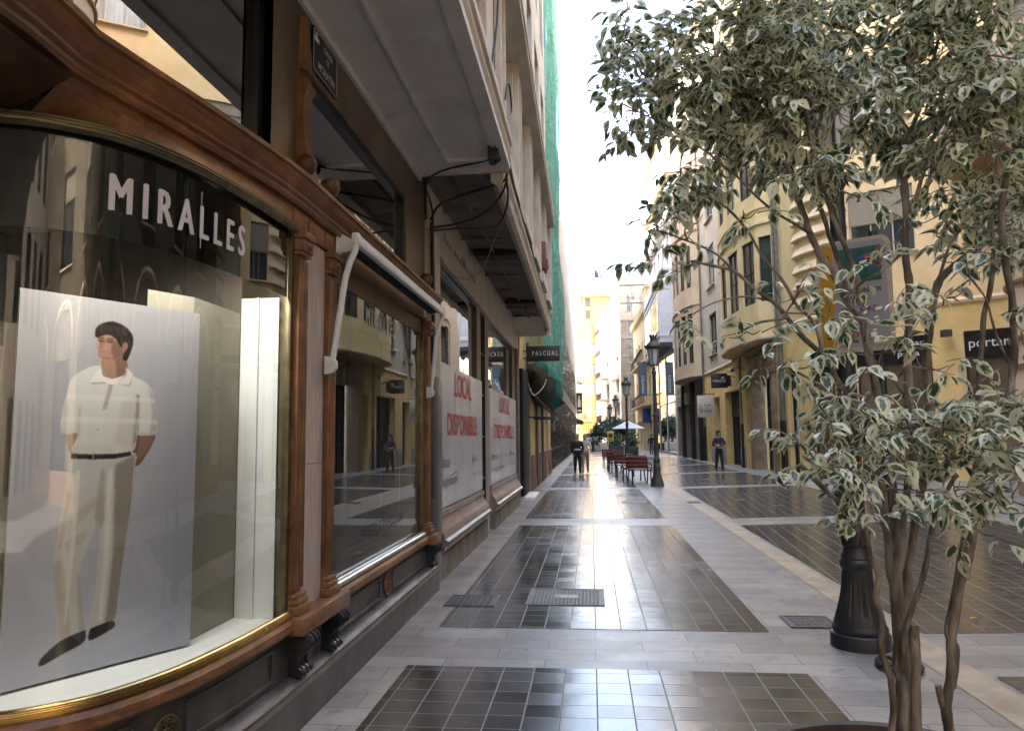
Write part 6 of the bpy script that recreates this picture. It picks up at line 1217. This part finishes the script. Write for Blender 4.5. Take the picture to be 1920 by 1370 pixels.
def pp(u_, z, d=0): return pa + du * u_ + dn_ * d + Vector((0, 0, z))
rr_ = rrect(0, W, 2.18, 3.00, .06); bd2 = MB().prism([pp(a, b, .035) for a, b in rr_], dn_ * .035)
build('panel', bd2, mat('beige_frame', (.42, .36, .26), None, rough=.5), asg, smooth=0)
rr_ = rrect(.12, W - .025, 2.21, 2.975, .045); build('white_face', MB().prism([pp(a, b, .0702) for a, b in rr_], dn_ * .003), mat('white_sheet', (.27, .27, .29), None, rough=.4), asg, smooth=0)
rr_ = rrect(.02, .115, 2.21, 2.975, .04); yf = build('yellow_face', MB().prism([pp(a, b, .0702) for a, b in rr_], dn_ * .003), mat('amber_sheet', (.42, .22, .015), None, rough=.4), asg, smooth=0)
gp = MB().prism([pp(a, b, .0735) for a, b in ((.155, 2.68), (W - .06, 2.68), (W - .06, 2.93), (.155, 2.93))], dn_ * .002); build('green_picture', gp, mat('green_print', (.01, .07, .055), (.02, .12, .095), 30, .4), asg, smooth=0)
lt = MB(); letters(lt, 'DESCUENTOS', pp(.16, 2.60, .0735), du, (0, 0, 1), .27, .035, .02); letters(lt, 'NADAL', pp(.2, 2.55, .0735), du, (0, 0, 1), .15, .035, .02); letters(lt, '5', pp(.05, 2.28, .0735), du, (0, 0, 1), .04, .06, .02)
lt.tube([pp(.067 + .022 * math.cos(t), 2.88 + .022 * math.sin(t), .074) for t in np.linspace(0, 2 * math.pi, 17)], .004, 5); build('lettering', lt, BLACKM, asg, smooth=0)
rg = random.Random(5); st_ = [MB(), MB(), MB()]
for k in range(44):
    a, b = .15 + rg.random() * (W - .26), 2.24 + rg.random() * .26; w_, h_ = .015 + .03 * rg.random(), .012 + .03 * rg.random(); st_[k % 3].prism([pp(a, b, .0735 + .0004 * k), pp(a + w_, b + .01, .0735 + .0004 * k), pp(a + w_, b + h_, .0735 + .0004 * k), pp(a, b + h_ * .8, .0735 + .0004 * k)], dn_ * .0003)
for k in range(12):
    a, b = .17 + rg.random() * .24, 2.70 + rg.random() * .2; st_[k % 3].prism([pp(a, b, .076 + .0004 * k), pp(a + .05, b + .012, .076 + .0004 * k), pp(a + .05, b + .03, .076 + .0004 * k), pp(a, b + .02, .076 + .0004 * k)], dn_ * .0003)
for mb, mt in zip(st_, (mat('red_sticker', (.4, .04, .04), None), WHITE, mat('blue_sticker', (.04, .06, .3), None))): build('stickers', mb, mt, asg, smooth=0)
np_ = thing('no_parking_sign', 'yellow no-parking sign with red and blue disc on thin post', 'traffic sign', (1.2, 46, 0))
build('post', MB().tube([(1.2, 46, 0), (1.2, 46, 1.9)], .025, 8), GUTTER, np_); build('plate', MB().box(1.0, 1.4, 45.95, 45.97, 1.28, 1.92, 0, .006), mat('yellow_enamel', (.55, .5, .06), None, rough=.4), np_)
def disc(mb, c, r, m=0, n=24): return mb.add([(c[0] + r * math.cos(2 * math.pi * k / n), c[1], c[2] + r * math.sin(2 * math.pi * k / n)) for k in range(n)], [tuple(range(n))], m)
build('red_ring', disc(MB(), (1.2, 45.946, 1.65), .15), mat('red_enamel', (.3, .02, .03), None), np_, smooth=0); build('blue_disc', disc(MB(), (1.2, 45.943, 1.65), .11), mat('blue_enamel', (.05, .03, .2), None), np_, smooth=0)
build('stroke', MB().beam((1.12, 45.94, 1.73), (1.28, 45.94, 1.57), .003, .03, up=(0, 1, 0)), bpy.data.materials['red_enamel'], np_, smooth=0); lt = MB(); letters(lt, '24h', (1.1, 45.948, 1.33), (1, 0, 0), (0, 0, 1), .2, .1); build('lettering', lt, BLACKM, np_, smooth=0)
# ------------------------------------------------------------------ square at the end: parasol, planters, trees
ps2 = thing('parasol', 'large white square parasol over the terrace', 'parasol', (2.8, 57, 0))
cp_ = MB(); q = [(1.55, 55.75, 2.16), (4.05, 55.75, 2.16), (4.05, 58.25, 2.16), (1.55, 58.25, 2.16)]; cp_.add(q + [(2.8, 57, 2.78)], [(0, 1, 4), (1, 2, 4), (2, 3, 4), (3, 0, 4)])
build('canopy', cp_, mat('white_canvas', (.62, .64, .68), (.7, .72, .75), 3, .8), ps2, smooth=0); build('pole', MB().tube([(2.8, 57, 0), (2.8, 57, 2.85)], .04, 8), GUTTER, ps2)
rbs = MB()
for p in q: rbs.tube([p, (2.8, 57, 2.76)], .015, 5)
build('rib', rbs, GUTTER, ps2); build('base', MB().lathe([(.4, 0), (.4, .08), (.06, .12)], (2.8, 57), 16), IRON, ps2)
def leafcloud(c, r, n, size, seed, drop=.3):
    rg = np.random.RandomState(seed); mb = MB(); d = rg.normal(size=(n, 3)); d /= np.linalg.norm(d, axis=1)[:, None]; rad = rg.rand(n) ** .45
    cl = rg.rand(9, 3) * 2 - 1
    for i in range(n):
        p = d[i] * rad[i]; k = 1 + .25 * math.sin(p @ cl[0] * 5) + .2 * math.sin(p @ cl[1] * 9); p = p * k * np.array(r) + np.array(c)
        a = Vector(rg.normal(size=3)).normalized(); b = a.orthogonal().normalized(); s_ = size * (.6 + .8 * rg.rand()); p = Vector(p)
        mb.add([p - a * s_, p + b * s_ * .35, p + a * s_, p - b * s_ * .35], [(0, 1, 2, 3)])
    return mb
LEAFG = mat('deep_green_leaves', (.02, .045, .018), (.055, .095, .035), 3, .5)
PL = [(.9, 83, 3.0, 1.2, 'leftmost leafy street tree in the beige planter'), (2.2, 85, 3.7, 1.5, 'middle leafy tree, tallest above the planter wall'), (3.4, 82, 3.3, 1.4, 'right leafy tree behind the white parasol')]
for i, (x, y, h, r, lb) in enumerate(PL):
    t = thing('tree', lb, 'tree', (x, y, 0), 'leafy trees in the square'); build('trunk', MB().tube([(x, y, 0), (x + .05, y, h * .4), (x - .03, y, h * .8)], [.09, .07, .04], 8), IRON_BROWN, t); build('crown', leafcloud((x, y, h * .72), (r, r * .8, h * .34), 1300, .17, i), LEAFG, t, smooth=0)
t = thing('palm', 'small fan palm left of the leafy trees', 'palm', (.2, 78, 0)); build('trunk', MB().tube([(.2, 78, 0), (.2, 78, 1.3)], [.14, .1], 8), IRON_BROWN, t)
pf = MB()
for k in range(30):
    a = k * 2.4; el = .9 - 1.5 * (k / 30); L_ = 1.0
    pts = [Vector((.2, 78, 1.3)) + Vector((math.cos(a) * math.cos(el) * L_ * q, math.sin(a) * math.cos(el) * L_ * q, math.sin(el) * L_ * q - .5 * q * q)) for q in (0, .4, .7, 1)]
    sd_ = Vector((-math.sin(a), math.cos(a), 0)); vs_ = []
    for q, p in enumerate(pts): vs_ += [p - sd_ * (.02, .1, .12, .01)[q], p + sd_ * (.02, .1, .12, .01)[q]]
    pf.add(vs_, [(0, 1, 3, 2), (2, 3, 5, 4), (4, 5, 7, 6)])
build('fronds', pf, LEAFG, t, smooth=0)
pw = thing('planter_wall', 'low beige planter wall across the square', 'planter', (1.6, 80, 0)); build('wall', MB().box(-.1, 3.9, 79.6, 80.2, 0, .95, 0, .03), STONE, pw); build('soil', MB().box(-.05, 3.85, 80.205, 86, 0, .8), mat('dark_soil', (.05, .035, .025), (.09, .065, .045), 10, .95), pw, smooth=0)
for i, (x, y, lb) in enumerate(((2.5, 47.0, 'black terrace planter with a bush, nearest to the third lantern'), (1.75, 50.5, 'black terrace planter with a bush, left of the other'))):
    t = thing('planter', lb, 'planter', (x, y, 0), 'black planters around the terrace'); build('box', MB().box(x - .42, x + .42, y - .35, y + .35, 0, .95, 0, .02), BLACKM, t); build('bush', leafcloud((x, y, 1.3), (.5, .45, .5), 500, .10, 20 + i), LEAFG, t, smooth=0)
van = thing('parked_van', 'small white van parked at the far end on the left', 'van', (-.3, 100, 0))
build('body', MB().prism([(-1.1, 100, .35), (-1.1, 100, 1.5), (-.95, 100, 2.05), (.75, 100, 2.05), (.9, 100, 1.5), (.9, 100, .35)], (0, 4, 0)), FARWHITE, van, smooth=0); build('window', MB().box(-.85, .65, 99.97, 99.995, 1.45, 1.95), WINGLASS, van, smooth=0)
for x in (-.9, .7): build('wheel', MB().tube([(x - .1, 100.6, .33), (x + .1, 100.6, .33)], .33, 14), BLACKM, van)
fl_ = MB(); fz_ = gz(3.2) + .012
fl_.grid(lambda a, b: (3.18 + .09 * (a - .5), 6.75 + .045 * math.sin(math.pi * a) * (b - .5) + .02 * a, fz_ + .012 * math.sin(math.pi * a) + .01 * abs(b - .5)), 8, 4)
tag(build('fallen_leaf', fl_, mat('dry_yellow_leaf', (.4, .24, .05), (.5, .32, .08), 20, .6), smooth=60), 'dry yellow leaf lying on the dark tiles right of the tree', 'leaf')
# ------------------------------------------------------------------ potted variegated fig in the foreground
tr = thing('potted_tree', 'variegated weeping fig with many slim stems in a round pot', 'potted tree', (.98, 2.56, 0))
TERR = mat('dark_terracotta', (.035, .022, .017), (.07, .042, .03), 5, .6, bmp=.1); SOIL = mat('dry_brown_soil', (.10, .055, .03), (.2, .12, .07), 18, .95, bmp=.8, bscale=50)
build('pot', MB().lathe([(.36, 0), (.38, .02), (.46, .40), (.50, .415), (.52, .43), (.52, .495), (.505, .505), (.48, .50), (.47, .46), (.47, .44)], (.98, 2.56), 64), TERR, tr, smooth=40)
build('soil', MB().grid(lambda a, b: (.98 + .47 * b * math.cos(2 * math.pi * a), 2.56 + .47 * b * math.sin(2 * math.pi * a), .455 + .02 * mnoise.noise(Vector((a * 20, b * 9, 1))) * (1 - b)), 40, 8), SOIL, tr, smooth=60)
BARK = mat('grey_brown_bark', (.12, .10, .088), (.33, .285, .25), 14, .8, stretch=(1, 1, .35), bmp=1.0, bscale=26, dirt=.8, dirtc=(.05, .04, .034), lo=.42, hi=.58)
BRANCHES=[(0.016,0.012,[(0.875,2.391,0.673),(0.867,2.355,0.86),(0.866,2.359,0.887),(0.852,2.378,0.949),(0.844,2.352,1.051),(0.823,2.324,1.125),(0.842,2.34,1.176),(0.828,2.348,1.234),(0.807,2.313,1.312),(0.789,2.298,1.361),(0.714,2.32,1.414),(0.624,2.313,1.51)]),(0.022,0.018,[(0.921,2.424,0.661),(0.919,2.405,0.834),(0.913,2.432,0.894),(0.93,2.456,1.028),(0.928,2.435,1.149),(0.944,2.429,1.231),(0.965,2.463,1.308),(0.988,2.473,1.401),(1.006,2.448,1.552),(1.006,2.456,1.687),(1.032,2.491,1.911),(1.042,2.486,2.057),(1.029,2.465,2.181),(1.043,2.487,2.315),(1.054,2.515,2.455),(1.048,2.497,2.531)]),(0.024,0.022,[(0.948,2.408,0.669),(0.946,2.381,0.901),(0.956,2.397,1.023)]),(0.022,0.018,[(0.954,2.49,0.636),(0.965,2.493,0.867),(0.993,2.532,1.063),(1.015,2.54,1.219),(1.043,2.52,1.381),(1.079,2.538,1.516),(1.12,2.575,1.654),(1.116,2.568,1.831),(1.131,2.554,1.972),(1.172,2.585,2.094),(1.229,2.612,2.157),(1.286,2.595,2.204),(1.362,2.593,2.252),(1.505,2.632,2.306)]),(0.014,0.01,[(0.922,2.424,0.894),(0.927,2.391,1.012),(0.964,2.404,1.091),(0.992,2.414,1.149),(1.002,2.38,1.242),(1.018,2.359,1.339),(1.057,2.379,1.401),(1.098,2.375,1.472)]),(0.023,0.007,[(0.939,2.507,0.629),(0.964,2.508,1.032),(0.958,2.54,1.108),(0.945,2.535,1.22),(0.933,2.509,1.382),(0.918,2.525,1.535),(0.884,2.552,1.657),(0.822,2.534,1.763),(0.762,2.516,1.86),(0.713,2.544,1.928),(0.671,2.558,1.995),(0.617,2.532,2.048),(0.556,2.528,2.094),(0.504,2.56,2.162),(0.425,2.56,2.185),(0.353,2.533,2.194)]),(0.021,0.016,[(0.97,2.534,1.11),(0.977,2.546,1.276),(0.983,2.579,1.515),(0.96,2.569,1.692),(0.927,2.55,1.869),(0.919,2.576,1.991),(0.896,2.6,2.039),(0.83,2.579,2.149),(0.789,2.572,2.217),(0.773,2.605,2.295),(0.747,2.616,2.414),(0.719,2.591,2.499),(0.685,2.598,2.62),(0.64,2.633,2.756),(0.568,2.627,2.858)]),(0.015,0.01,[(0.923,2.58,2.035),(0.918,2.581,2.116),(0.894,2.582,2.197),(0.853,2.539,2.258),(0.817,2.506,2.331),(0.793,2.516,2.446),(0.769,2.504,2.558),(0.735,2.455,2.688),(0.721,2.437,2.847)]),(0.015,0.009,[(0.893,2.561,1.907),(0.889,2.587,1.984),(0.89,2.622,2.111),(0.872,2.612,2.177),(0.844,2.604,2.259),(0.843,2.641,2.332),(0.832,2.664,2.425),(0.8,2.646,2.515),(0.826,2.652,2.674),(0.904,2.693,2.869),(0.973,2.701,3.053),(0.995,2.682,3.226)]),(0.024,0.014,[(1.029,2.365,0.688),(1.005,2.33,0.797),(1.019,2.329,0.879),(1.043,2.353,1.023),(1.066,2.336,1.149),(1.08,2.305,1.246),(1.117,2.319,1.367),(1.155,2.335,1.49),(1.184,2.306,1.584),(1.21,2.286,1.647),(1.242,2.309,1.781),(1.257,2.312,1.898),(1.232,2.277,2.053),(1.226,2.272,2.212),(1.258,2.296,2.383)]),(0.014,0.011,[(1.049,2.374,0.851),(1.048,2.347,0.972),(1.032,2.358,1.025),(1.084,2.39,1.163),(1.111,2.379,1.298),(1.122,2.358,1.379),(1.158,2.382,1.52),(1.189,2.405,1.691),(1.19,2.384,1.828),(1.206,2.374,1.942),(1.265,2.407,2.114),(1.261,2.416,2.322)]),(0.015,0.014,[(1.02,2.365,0.778),(0.993,2.325,0.824),(0.979,2.319,0.876)]),(0.013,0.006,[(1.045,2.49,2.529),(1.048,2.484,2.554),(1.097,2.514,2.626),(1.133,2.512,2.704),(1.142,2.483,2.78),(1.182,2.492,2.901),(1.218,2.519,3.048)]),(0.011,0.006,[(1.047,2.474,2.297),(1.062,2.449,2.359),(1.093,2.464,2.435),(1.123,2.455,2.538),(1.167,2.412,2.624),(1.233,2.402,2.722),(1.299,2.418,2.852)]),(0.01,0.006,[(0.768,2.534,1.866),(0.768,2.546,1.93),(0.752,2.579,1.996),(0.696,2.569,2.053),(0.656,2.55,2.132),(0.62,2.576,2.185),(0.592,2.6,2.239),(0.555,2.579,2.311),(0.502,2.572,2.378),(0.436,2.605,2.44),(0.365,2.616,2.486)]),(0.008,0.004,[(0.765,2.58,2.288),(0.719,2.587,2.326),(0.66,2.595,2.369),(0.591,2.558,2.417),(0.516,2.531,2.488),(0.432,2.547,2.574),(0.324,2.541,2.655),(0.23,2.499,2.7),(0.13,2.487,2.749)]),(0.008,0.004,[(0.675,2.561,2.605),(0.604,2.58,2.626),(0.52,2.608,2.672),(0.427,2.591,2.769),(0.316,2.576,2.869),(0.208,2.606,2.992)]),(0.006,0.003,[(0.617,2.534,2.049),(0.535,2.531,2.065),(0.485,2.549,2.063),(0.427,2.524,2.046),(0.379,2.49,2.019),(0.333,2.501,1.991)]),(0.007,0.004,[(0.49,2.49,2.146),(0.446,2.496,2.2),(0.383,2.539,2.251),(0.295,2.55,2.295),(0.221,2.533,2.312)]),(0.008,0.005,[(1.032,2.49,2.191),(0.961,2.484,2.133),(0.903,2.514,2.097),(0.84,2.512,2.045)]),(0.008,0.005,[(0.643,2.449,1.978),(0.582,2.38,1.96),(0.527,2.356,1.948),(0.461,2.318,1.912)]),(0.008,0.004,[(0.795,2.449,1.758),(0.723,2.397,1.755),(0.658,2.39,1.79),(0.581,2.368,1.823)]),(0.01,0.006,[(0.953,2.319,1.555),(0.903,2.267,1.618),(0.833,2.233,1.665),(0.762,2.237,1.697),(0.688,2.214,1.705)]),(0.01,0.006,[(1.214,2.365,1.583),(1.117,2.285,1.616),(1.023,2.239,1.616),(0.925,2.218,1.587)]),(0.008,0.005,[(1.17,2.365,1.488),(1.171,2.26,1.523),(1.207,2.189,1.584)]),(0.008,0.004,[(0.862,2.319,1.398),(0.795,2.242,1.45),(0.718,2.183,1.484),(0.64,2.162,1.501)]),(0.008,0.004,[(1.092,2.408,2.06),(1.141,2.381,2.197),(1.236,2.397,2.317),(1.331,2.42,2.39)]),(0.008,0.004,[(0.983,2.408,1.685),(0.94,2.381,1.75),(0.902,2.397,1.802),(0.867,2.42,1.89)]),(0.007,0.004,[(1.047,2.408,1.651),(1.122,2.414,1.683),(1.214,2.464,1.751),(1.326,2.52,1.805)]),(0.008,0.004,[(1.146,2.49,2.783),(1.078,2.484,2.829),(1.007,2.514,2.888),(0.924,2.512,2.969)]),(0.007,0.004,[(1.296,2.408,1.788),(1.234,2.364,1.874),(1.213,2.364,2.006),(1.146,2.37,2.109)])]
CLUSTERS=[(0.142,2.6,3.045,0.072,0.06,1.4),(0.218,2.6,2.999,0.104,0.094,1.54),(0.103,2.5,2.756,0.076,0.072,1.4),(0.199,2.55,2.804,0.092,0.083,1.4),(0.156,2.5,2.666,0.072,0.051,0.84),(0.339,2.6,2.919,0.141,0.122,1.68),(0.481,2.6,2.93,0.16,0.17,1.68),(0.623,2.6,2.981,0.188,0.188,1.68),(0.566,2.55,2.742,0.166,0.111,1.68),(0.391,2.6,2.776,0.141,0.104,1.54),(0.273,2.5,2.631,0.082,0.051,0.84),(0.756,2.55,2.944,0.194,0.203,1.68),(0.956,2.6,3.017,0.188,0.151,1.54),(1.115,2.55,2.996,0.166,0.129,1.54),(1.261,2.5,2.938,0.181,0.145,1.68),(1.371,2.45,2.957,0.107,0.089,1.4),(0.836,2.5,2.703,0.19,0.127,1.68),(0.974,2.5,2.694,0.109,0.091,1.26),(0.693,2.5,2.636,0.127,0.1,1.54),(1.204,2.45,2.675,0.195,0.16,1.82),(1.328,2.4,2.715,0.104,0.157,1.68),(1.282,2.4,2.507,0.148,0.113,1.68),(1.146,2.45,2.534,0.107,0.08,1.4),(0.792,2.4,2.462,0.157,0.066,1.54),(0.469,2.55,2.583,0.139,0.083,1.4),(0.324,2.5,2.514,0.091,0.069,1.26),(0.266,2.5,2.385,0.087,0.058,0.56),(0.362,2.5,2.315,0.091,0.058,0.5),(0.246,2.5,2.311,0.082,0.051,0.56),(0.238,2.5,2.231,0.043,0.029,0.5),(0.58,2.5,2.464,0.109,0.063,0.5),(0.53,2.5,2.327,0.063,0.04,0.5),(0.383,2.5,2.408,0.072,0.045,0.37),(0.358,2.5,2.186,0.091,0.033,0.5),(1.226,2.4,2.388,0.157,0.087,0.68),(1.302,2.35,2.282,0.102,0.102,0.68),(1.22,2.35,2.202,0.111,0.077,0.68),(1.156,2.45,2.311,0.124,0.098,0.68),(1.161,2.4,2.133,0.104,0.07,0.62),(1.262,2.3,2.089,0.083,0.083,0.62),(1.091,2.4,2.412,0.087,0.07,0.56),(0.886,2.35,2.114,0.077,0.051,0.43),(0.887,2.45,2.368,0.089,0.044,0.43),(0.673,2.4,2.055,0.087,0.049,0.56),(0.72,2.35,1.968,0.068,0.037,0.56),(0.549,2.3,1.825,0.075,0.05,0.62),(0.618,2.3,1.799,0.067,0.037,0.62),(0.492,2.35,1.921,0.077,0.031,0.56),(0.294,2.5,1.976,0.062,0.029,0.62),(0.797,2.3,1.949,0.075,0.058,0.5),(0.995,2.4,2.019,0.078,0.043,0.43),(1.024,2.4,1.968,0.087,0.043,0.43),(0.883,2.3,1.842,0.108,0.05,0.62),(0.987,2.3,1.792,0.083,0.058,0.62),(0.74,2.3,1.748,0.05,0.033,0.66),(0.734,2.2,1.68,0.088,0.056,0.95),(0.688,2.2,1.635,0.056,0.056,0.85),(0.805,2.2,1.649,0.112,0.056,0.95),(0.89,2.2,1.617,0.112,0.048,1.04),(0.852,2.15,1.544,0.14,0.055,1.14),(0.991,2.2,1.631,0.128,0.072,1.14),(1.028,2.2,1.541,0.128,0.072,1.14),(1.14,2.2,1.629,0.088,0.104,1.14),(1.138,2.2,1.511,0.08,0.072,1.04),(1.212,2.3,1.716,0.067,0.047,0.76),(0.581,2.1,1.533,0.058,0.053,0.85),(0.562,2.1,1.576,0.03,0.033,0.66),(0.709,2.15,1.515,0.07,0.062,0.95),(0.747,2.15,1.442,0.093,0.062,0.95),(0.88,2.2,1.453,0.08,0.064,0.85),(0.771,2.15,1.369,0.047,0.039,0.66),(0.936,2.2,1.423,0.064,0.048,0.66),(1.007,2.2,1.438,0.08,0.048,0.85),(1.088,2.2,1.393,0.072,0.045,0.85),(1.159,2.2,1.408,0.048,0.056,0.76),(1.05,2.2,1.342,0.048,0.035,0.66),(1.106,2.4,2.016,0.07,0.043,0.37),(1.25,2.3,1.929,0.042,0.067,0.37),(1.455,2.4,2.707,0.104,0.209,1.12),(1.42,2.35,2.227,0.102,0.204,0.5),(1.271,2.2,1.613,0.096,0.159,0.76),(0.692,2.6,3.28,0.207,0.113,1.26),(1.005,2.6,3.254,0.207,0.113,1.26),(1.242,2.5,3.168,0.199,0.109,1.26)]

stems = []
for bi, (r0, r1, L_) in enumerate(BRANCHES):
    P_ = [Vector(p) for p in L_]
    if P_[0].z < .72: P_ = [Vector((P_[0].x + (1.1 - P_[0].x) * .12, P_[0].y + .0, .44))] + P_
    Q = catmull(P_, 8); n_ = len(Q); rs = []
    for i, q in enumerate(Q):
        t = i / (n_ - 1); q2 = mnoise.noise(q * 22) + .8 * mnoise.noise(q * 75); rs.append(.64 * (r0 + (r1 - r0) * t) * (1 + .16 * q2 + (.12 if i % 18 in (8, 9) else 0))); Q[i] = q + Vector((mnoise.noise(q * 9), mnoise.noise(q * 9 + Vector((7, 0, 0))), 0)) * .008
    stems += Q[n_ // 6:]
    build('stem', MB().tube(Q, rs, 9), BARK, tr, smooth=60)
SA = np.array([tuple(q) for q in stems])
rg = random.Random(11); tw = MB(); LV = []; LF = []; LU = []; LC = []
def leaf(p, d, nrm, L_, W_, rid):
    """one curved blade; uv.x across (-1..1), uv.y along; third channel holds a random id"""
    d = d.normalized(); sd = d.cross(nrm); sd = sd.normalized() if sd.length > 1e-4 else d.orthogonal().normalized(); nn = sd.cross(d); o = len(LV); cv = .10 + .35 * rg.random(); fold = .15 + .35 * rg.random(); prof = (0.05, .62, .98, .93, .62, .18, 0.0); tt = (0, .13, .32, .52, .72, .88, 1.0); tws = (rg.random() - .5) * .5
    for k, t in enumerate(tt):
        c = p + d * (L_ * t) - nn * (cv * L_ * t * t * .8); w_ = prof[k] * W_ * .5; s2 = (sd * math.cos(tws * t) + nn * math.sin(tws * t))
        for x in (-1, 0, 1): LV.append(tuple(c + s2 * (w_ * x) + nn * (fold * w_ * abs(x)))); LU.append((x, t, rid))
    for k in range(6):
        for x in (0, 1): a = o + k * 3 + x; LF.append((a, a + 1, a + 4, a + 3))
def add_twig(st, d, n, l):
    pts = [st]; cur = st.copy(); dd = d.copy()
    for k in range(n): cur = cur + dd * l; dd = (dd + Vector((rg.uniform(-.35, .35), rg.uniform(-.35, .35), rg.uniform(-.30, .12)))).normalized(); pts.append(cur.copy())
    tw.tube(pts, [.0022 * (1 - .6 * i / n) for i in range(n + 1)], 4)
    for k in range(1, n + 1):
        dr = (pts[k] - pts[k - 1]).normalized(); sgn = 1 if k % 2 else -1; sd = dr.cross(Vector((0, 0, 1))); sd = sd.normalized() if sd.length > 1e-3 else Vector((1, 0, 0))
        for rep in range(1 if k < n else 2):
            a = (dr * rg.uniform(.3, .9) + sd * sgn * (rg.uniform(.5, 1.1) if rep == 0 else -.3) + Vector((rg.uniform(-.25, .25), rg.uniform(-.35, .25), rg.uniform(-1.0, -.1)))).normalized()
            up = (Vector((0, 0, 1)) + sd * sgn * .5 + Vector((rg.uniform(-.6, .6), rg.uniform(-.8, .4), rg.uniform(-.3, .3)))).normalized(); pe = pts[k] + a * .012; L_ = rg.uniform(.043, .070) * (1 if rg.random() > .3 else rg.uniform(.5, .8))
            leaf(pe, a, up, L_, L_ * rg.uniform(.46, .58), rg.random())
for (cx, cyy, cz, rx, rz_, den) in CLUSTERS:
    area = math.pi * rx * rz_; ntw = max(3, int(area * den * 265 * 2.15)); C0 = Vector((cx, cyy, cz)); near = np.argsort(((SA - np.array([cx, cyy, cz])) ** 2).sum(1))[:1]
    b0 = Vector(SA[near[0]]); mid = (b0 + C0) / 2 + Vector((rg.uniform(-.03, .03), rg.uniform(-.05, .05), .02))
    if (b0 - C0).length > .05: tw.tube(catmull([b0, mid, C0], 4), [.0042 - .0024 * i / 8 for i in range(9)], 5)
    hubs = [C0]
    for k in range(max(2, ntw // 5)):
        while True:
            a, b, c = rg.uniform(-1, 1), rg.uniform(-1, 1), rg.uniform(-1, 1)
            if a * a + b * b + c * c < 1: break
        h = C0 + Vector((a * rx * .8, b * .22, c * rz_ * .8)); hubs.append(h); m_ = (C0 + h) / 2 + Vector((0, 0, -.01)); tw.tube(catmull([C0, m_, h], 3), [.0026 - .0002 * i for i in range(7)], 4)
    for k in range(ntw):
        h = rg.choice(hubs) + Vector((rg.uniform(-.25, .25) * rx, rg.uniform(-.05, .05), rg.uniform(-.25, .25) * rz_)); d = (h - C0); d = Vector((d.x / rx, d.y / .2, d.z / rz_)) + Vector((rg.uniform(-.8, .8), rg.uniform(-.8, .8), rg.uniform(-.4, .6))); add_twig(h, d.normalized(), rg.choice((3, 4, 4, 5)), rg.uniform(.014, .024))
build('twigs', tw, BARK, tr, smooth=60)
me = bpy.data.meshes.new('foliage'); off_ = root_loc(tr); me.from_pydata([(a - off_.x, b - off_.y, c - off_.z) for a, b, c in LV], [], LF)
ua = me.attributes.new('blade', 'FLOAT_VECTOR', 'POINT'); ua.data.foreach_set('vector', np.array(LU, dtype=np.float32).ravel()); me.polygons.foreach_set('use_smooth', [True] * len(LF))
def leafmat():
    m = bpy.data.materials.new('variegated_leaf'); m.use_nodes = True; nt = m.node_tree; L = nt.links; bs = nt.nodes['Principled BSDF']; out = nt.nodes['Material Output']
    at = nt.nodes.new('ShaderNodeAttribute'); at.attribute_name = 'blade'; s = nt.nodes.new('ShaderNodeSeparateXYZ'); L.new(at.outputs['Vector'], s.inputs[0]); ax = mth(nt, 'ABSOLUTE', s.outputs[0]); ay = mth(nt, 'MULTIPLY', mth(nt, 'ABSOLUTE', mth(nt, 'SUBTRACT', s.outputs[1], .42)), 1.75)
    r = mth(nt, 'MAXIMUM', ax, ay); cb = nt.nodes.new('ShaderNodeCombineXYZ'); L.new(mth(nt, 'MULTIPLY', s.outputs[0], 1.6), cb.inputs[0]); L.new(mth(nt, 'MULTIPLY', s.outputs[1], 3.), cb.inputs[1]); L.new(mth(nt, 'MULTIPLY', s.outputs[2], 91.), cb.inputs[2])
    nz = noisef(nt, cb.outputs[0], 1.6, 3, .6); edge = mth(nt, 'ADD', mth(nt, 'ADD', r, mth(nt, 'MULTIPLY', mth(nt, 'SUBTRACT', nz, .5), 1.5)), mth(nt, 'MULTIPLY', mth(nt, 'SUBTRACT', mth(nt, 'FRACT', mth(nt, 'MULTIPLY', s.outputs[2], 7.13)), .5), .55))
    cream = ramp(nt, edge, .36, .46); mid = ramp(nt, edge, .20, .32)
    g = ramp(nt, mth(nt, 'FRACT', mth(nt, 'MULTIPLY', s.outputs[2], 3.7)), 0, 1, (.026, .078, .034), (.055, .125, .048)); g = mixc(nt, mid, g, (.12, .165, .10)); cr = ramp(nt, mth(nt, 'FRACT', mth(nt, 'MULTIPLY', s.outputs[2], 5.3)), 0, 1, (.66, .68, .48), (.80, .815, .63)); col = mixc(nt, cream, g, cr)
    vein = mth(nt, 'LESS_THAN', ax, .05); col = mixc(nt, mth(nt, 'MULTIPLY', vein, .35), col, (.30, .32, .18)); L.new(col, bs.inputs['Base Color']); bs.inputs['Roughness'].default_value = .29; bs.inputs['Specular IOR Level'].default_value = .6
    tl = nt.nodes.new('ShaderNodeBsdfTranslucent'); L.new(col, tl.inputs[0]); mx = nt.nodes.new('ShaderNodeMixShader'); mx.inputs[0].default_value = .35; L.new(bs.outputs[0], mx.inputs[1]); L.new(tl.outputs[0], mx.inputs[2]); L.new(mx.outputs[0], out.inputs[0]); return m
me.materials.append(leafmat()); fo = bpy.data.objects.new('foliage', me); COL.objects.link(fo); fo.parent = tr
print('LEAVES', len(LF) // 12)
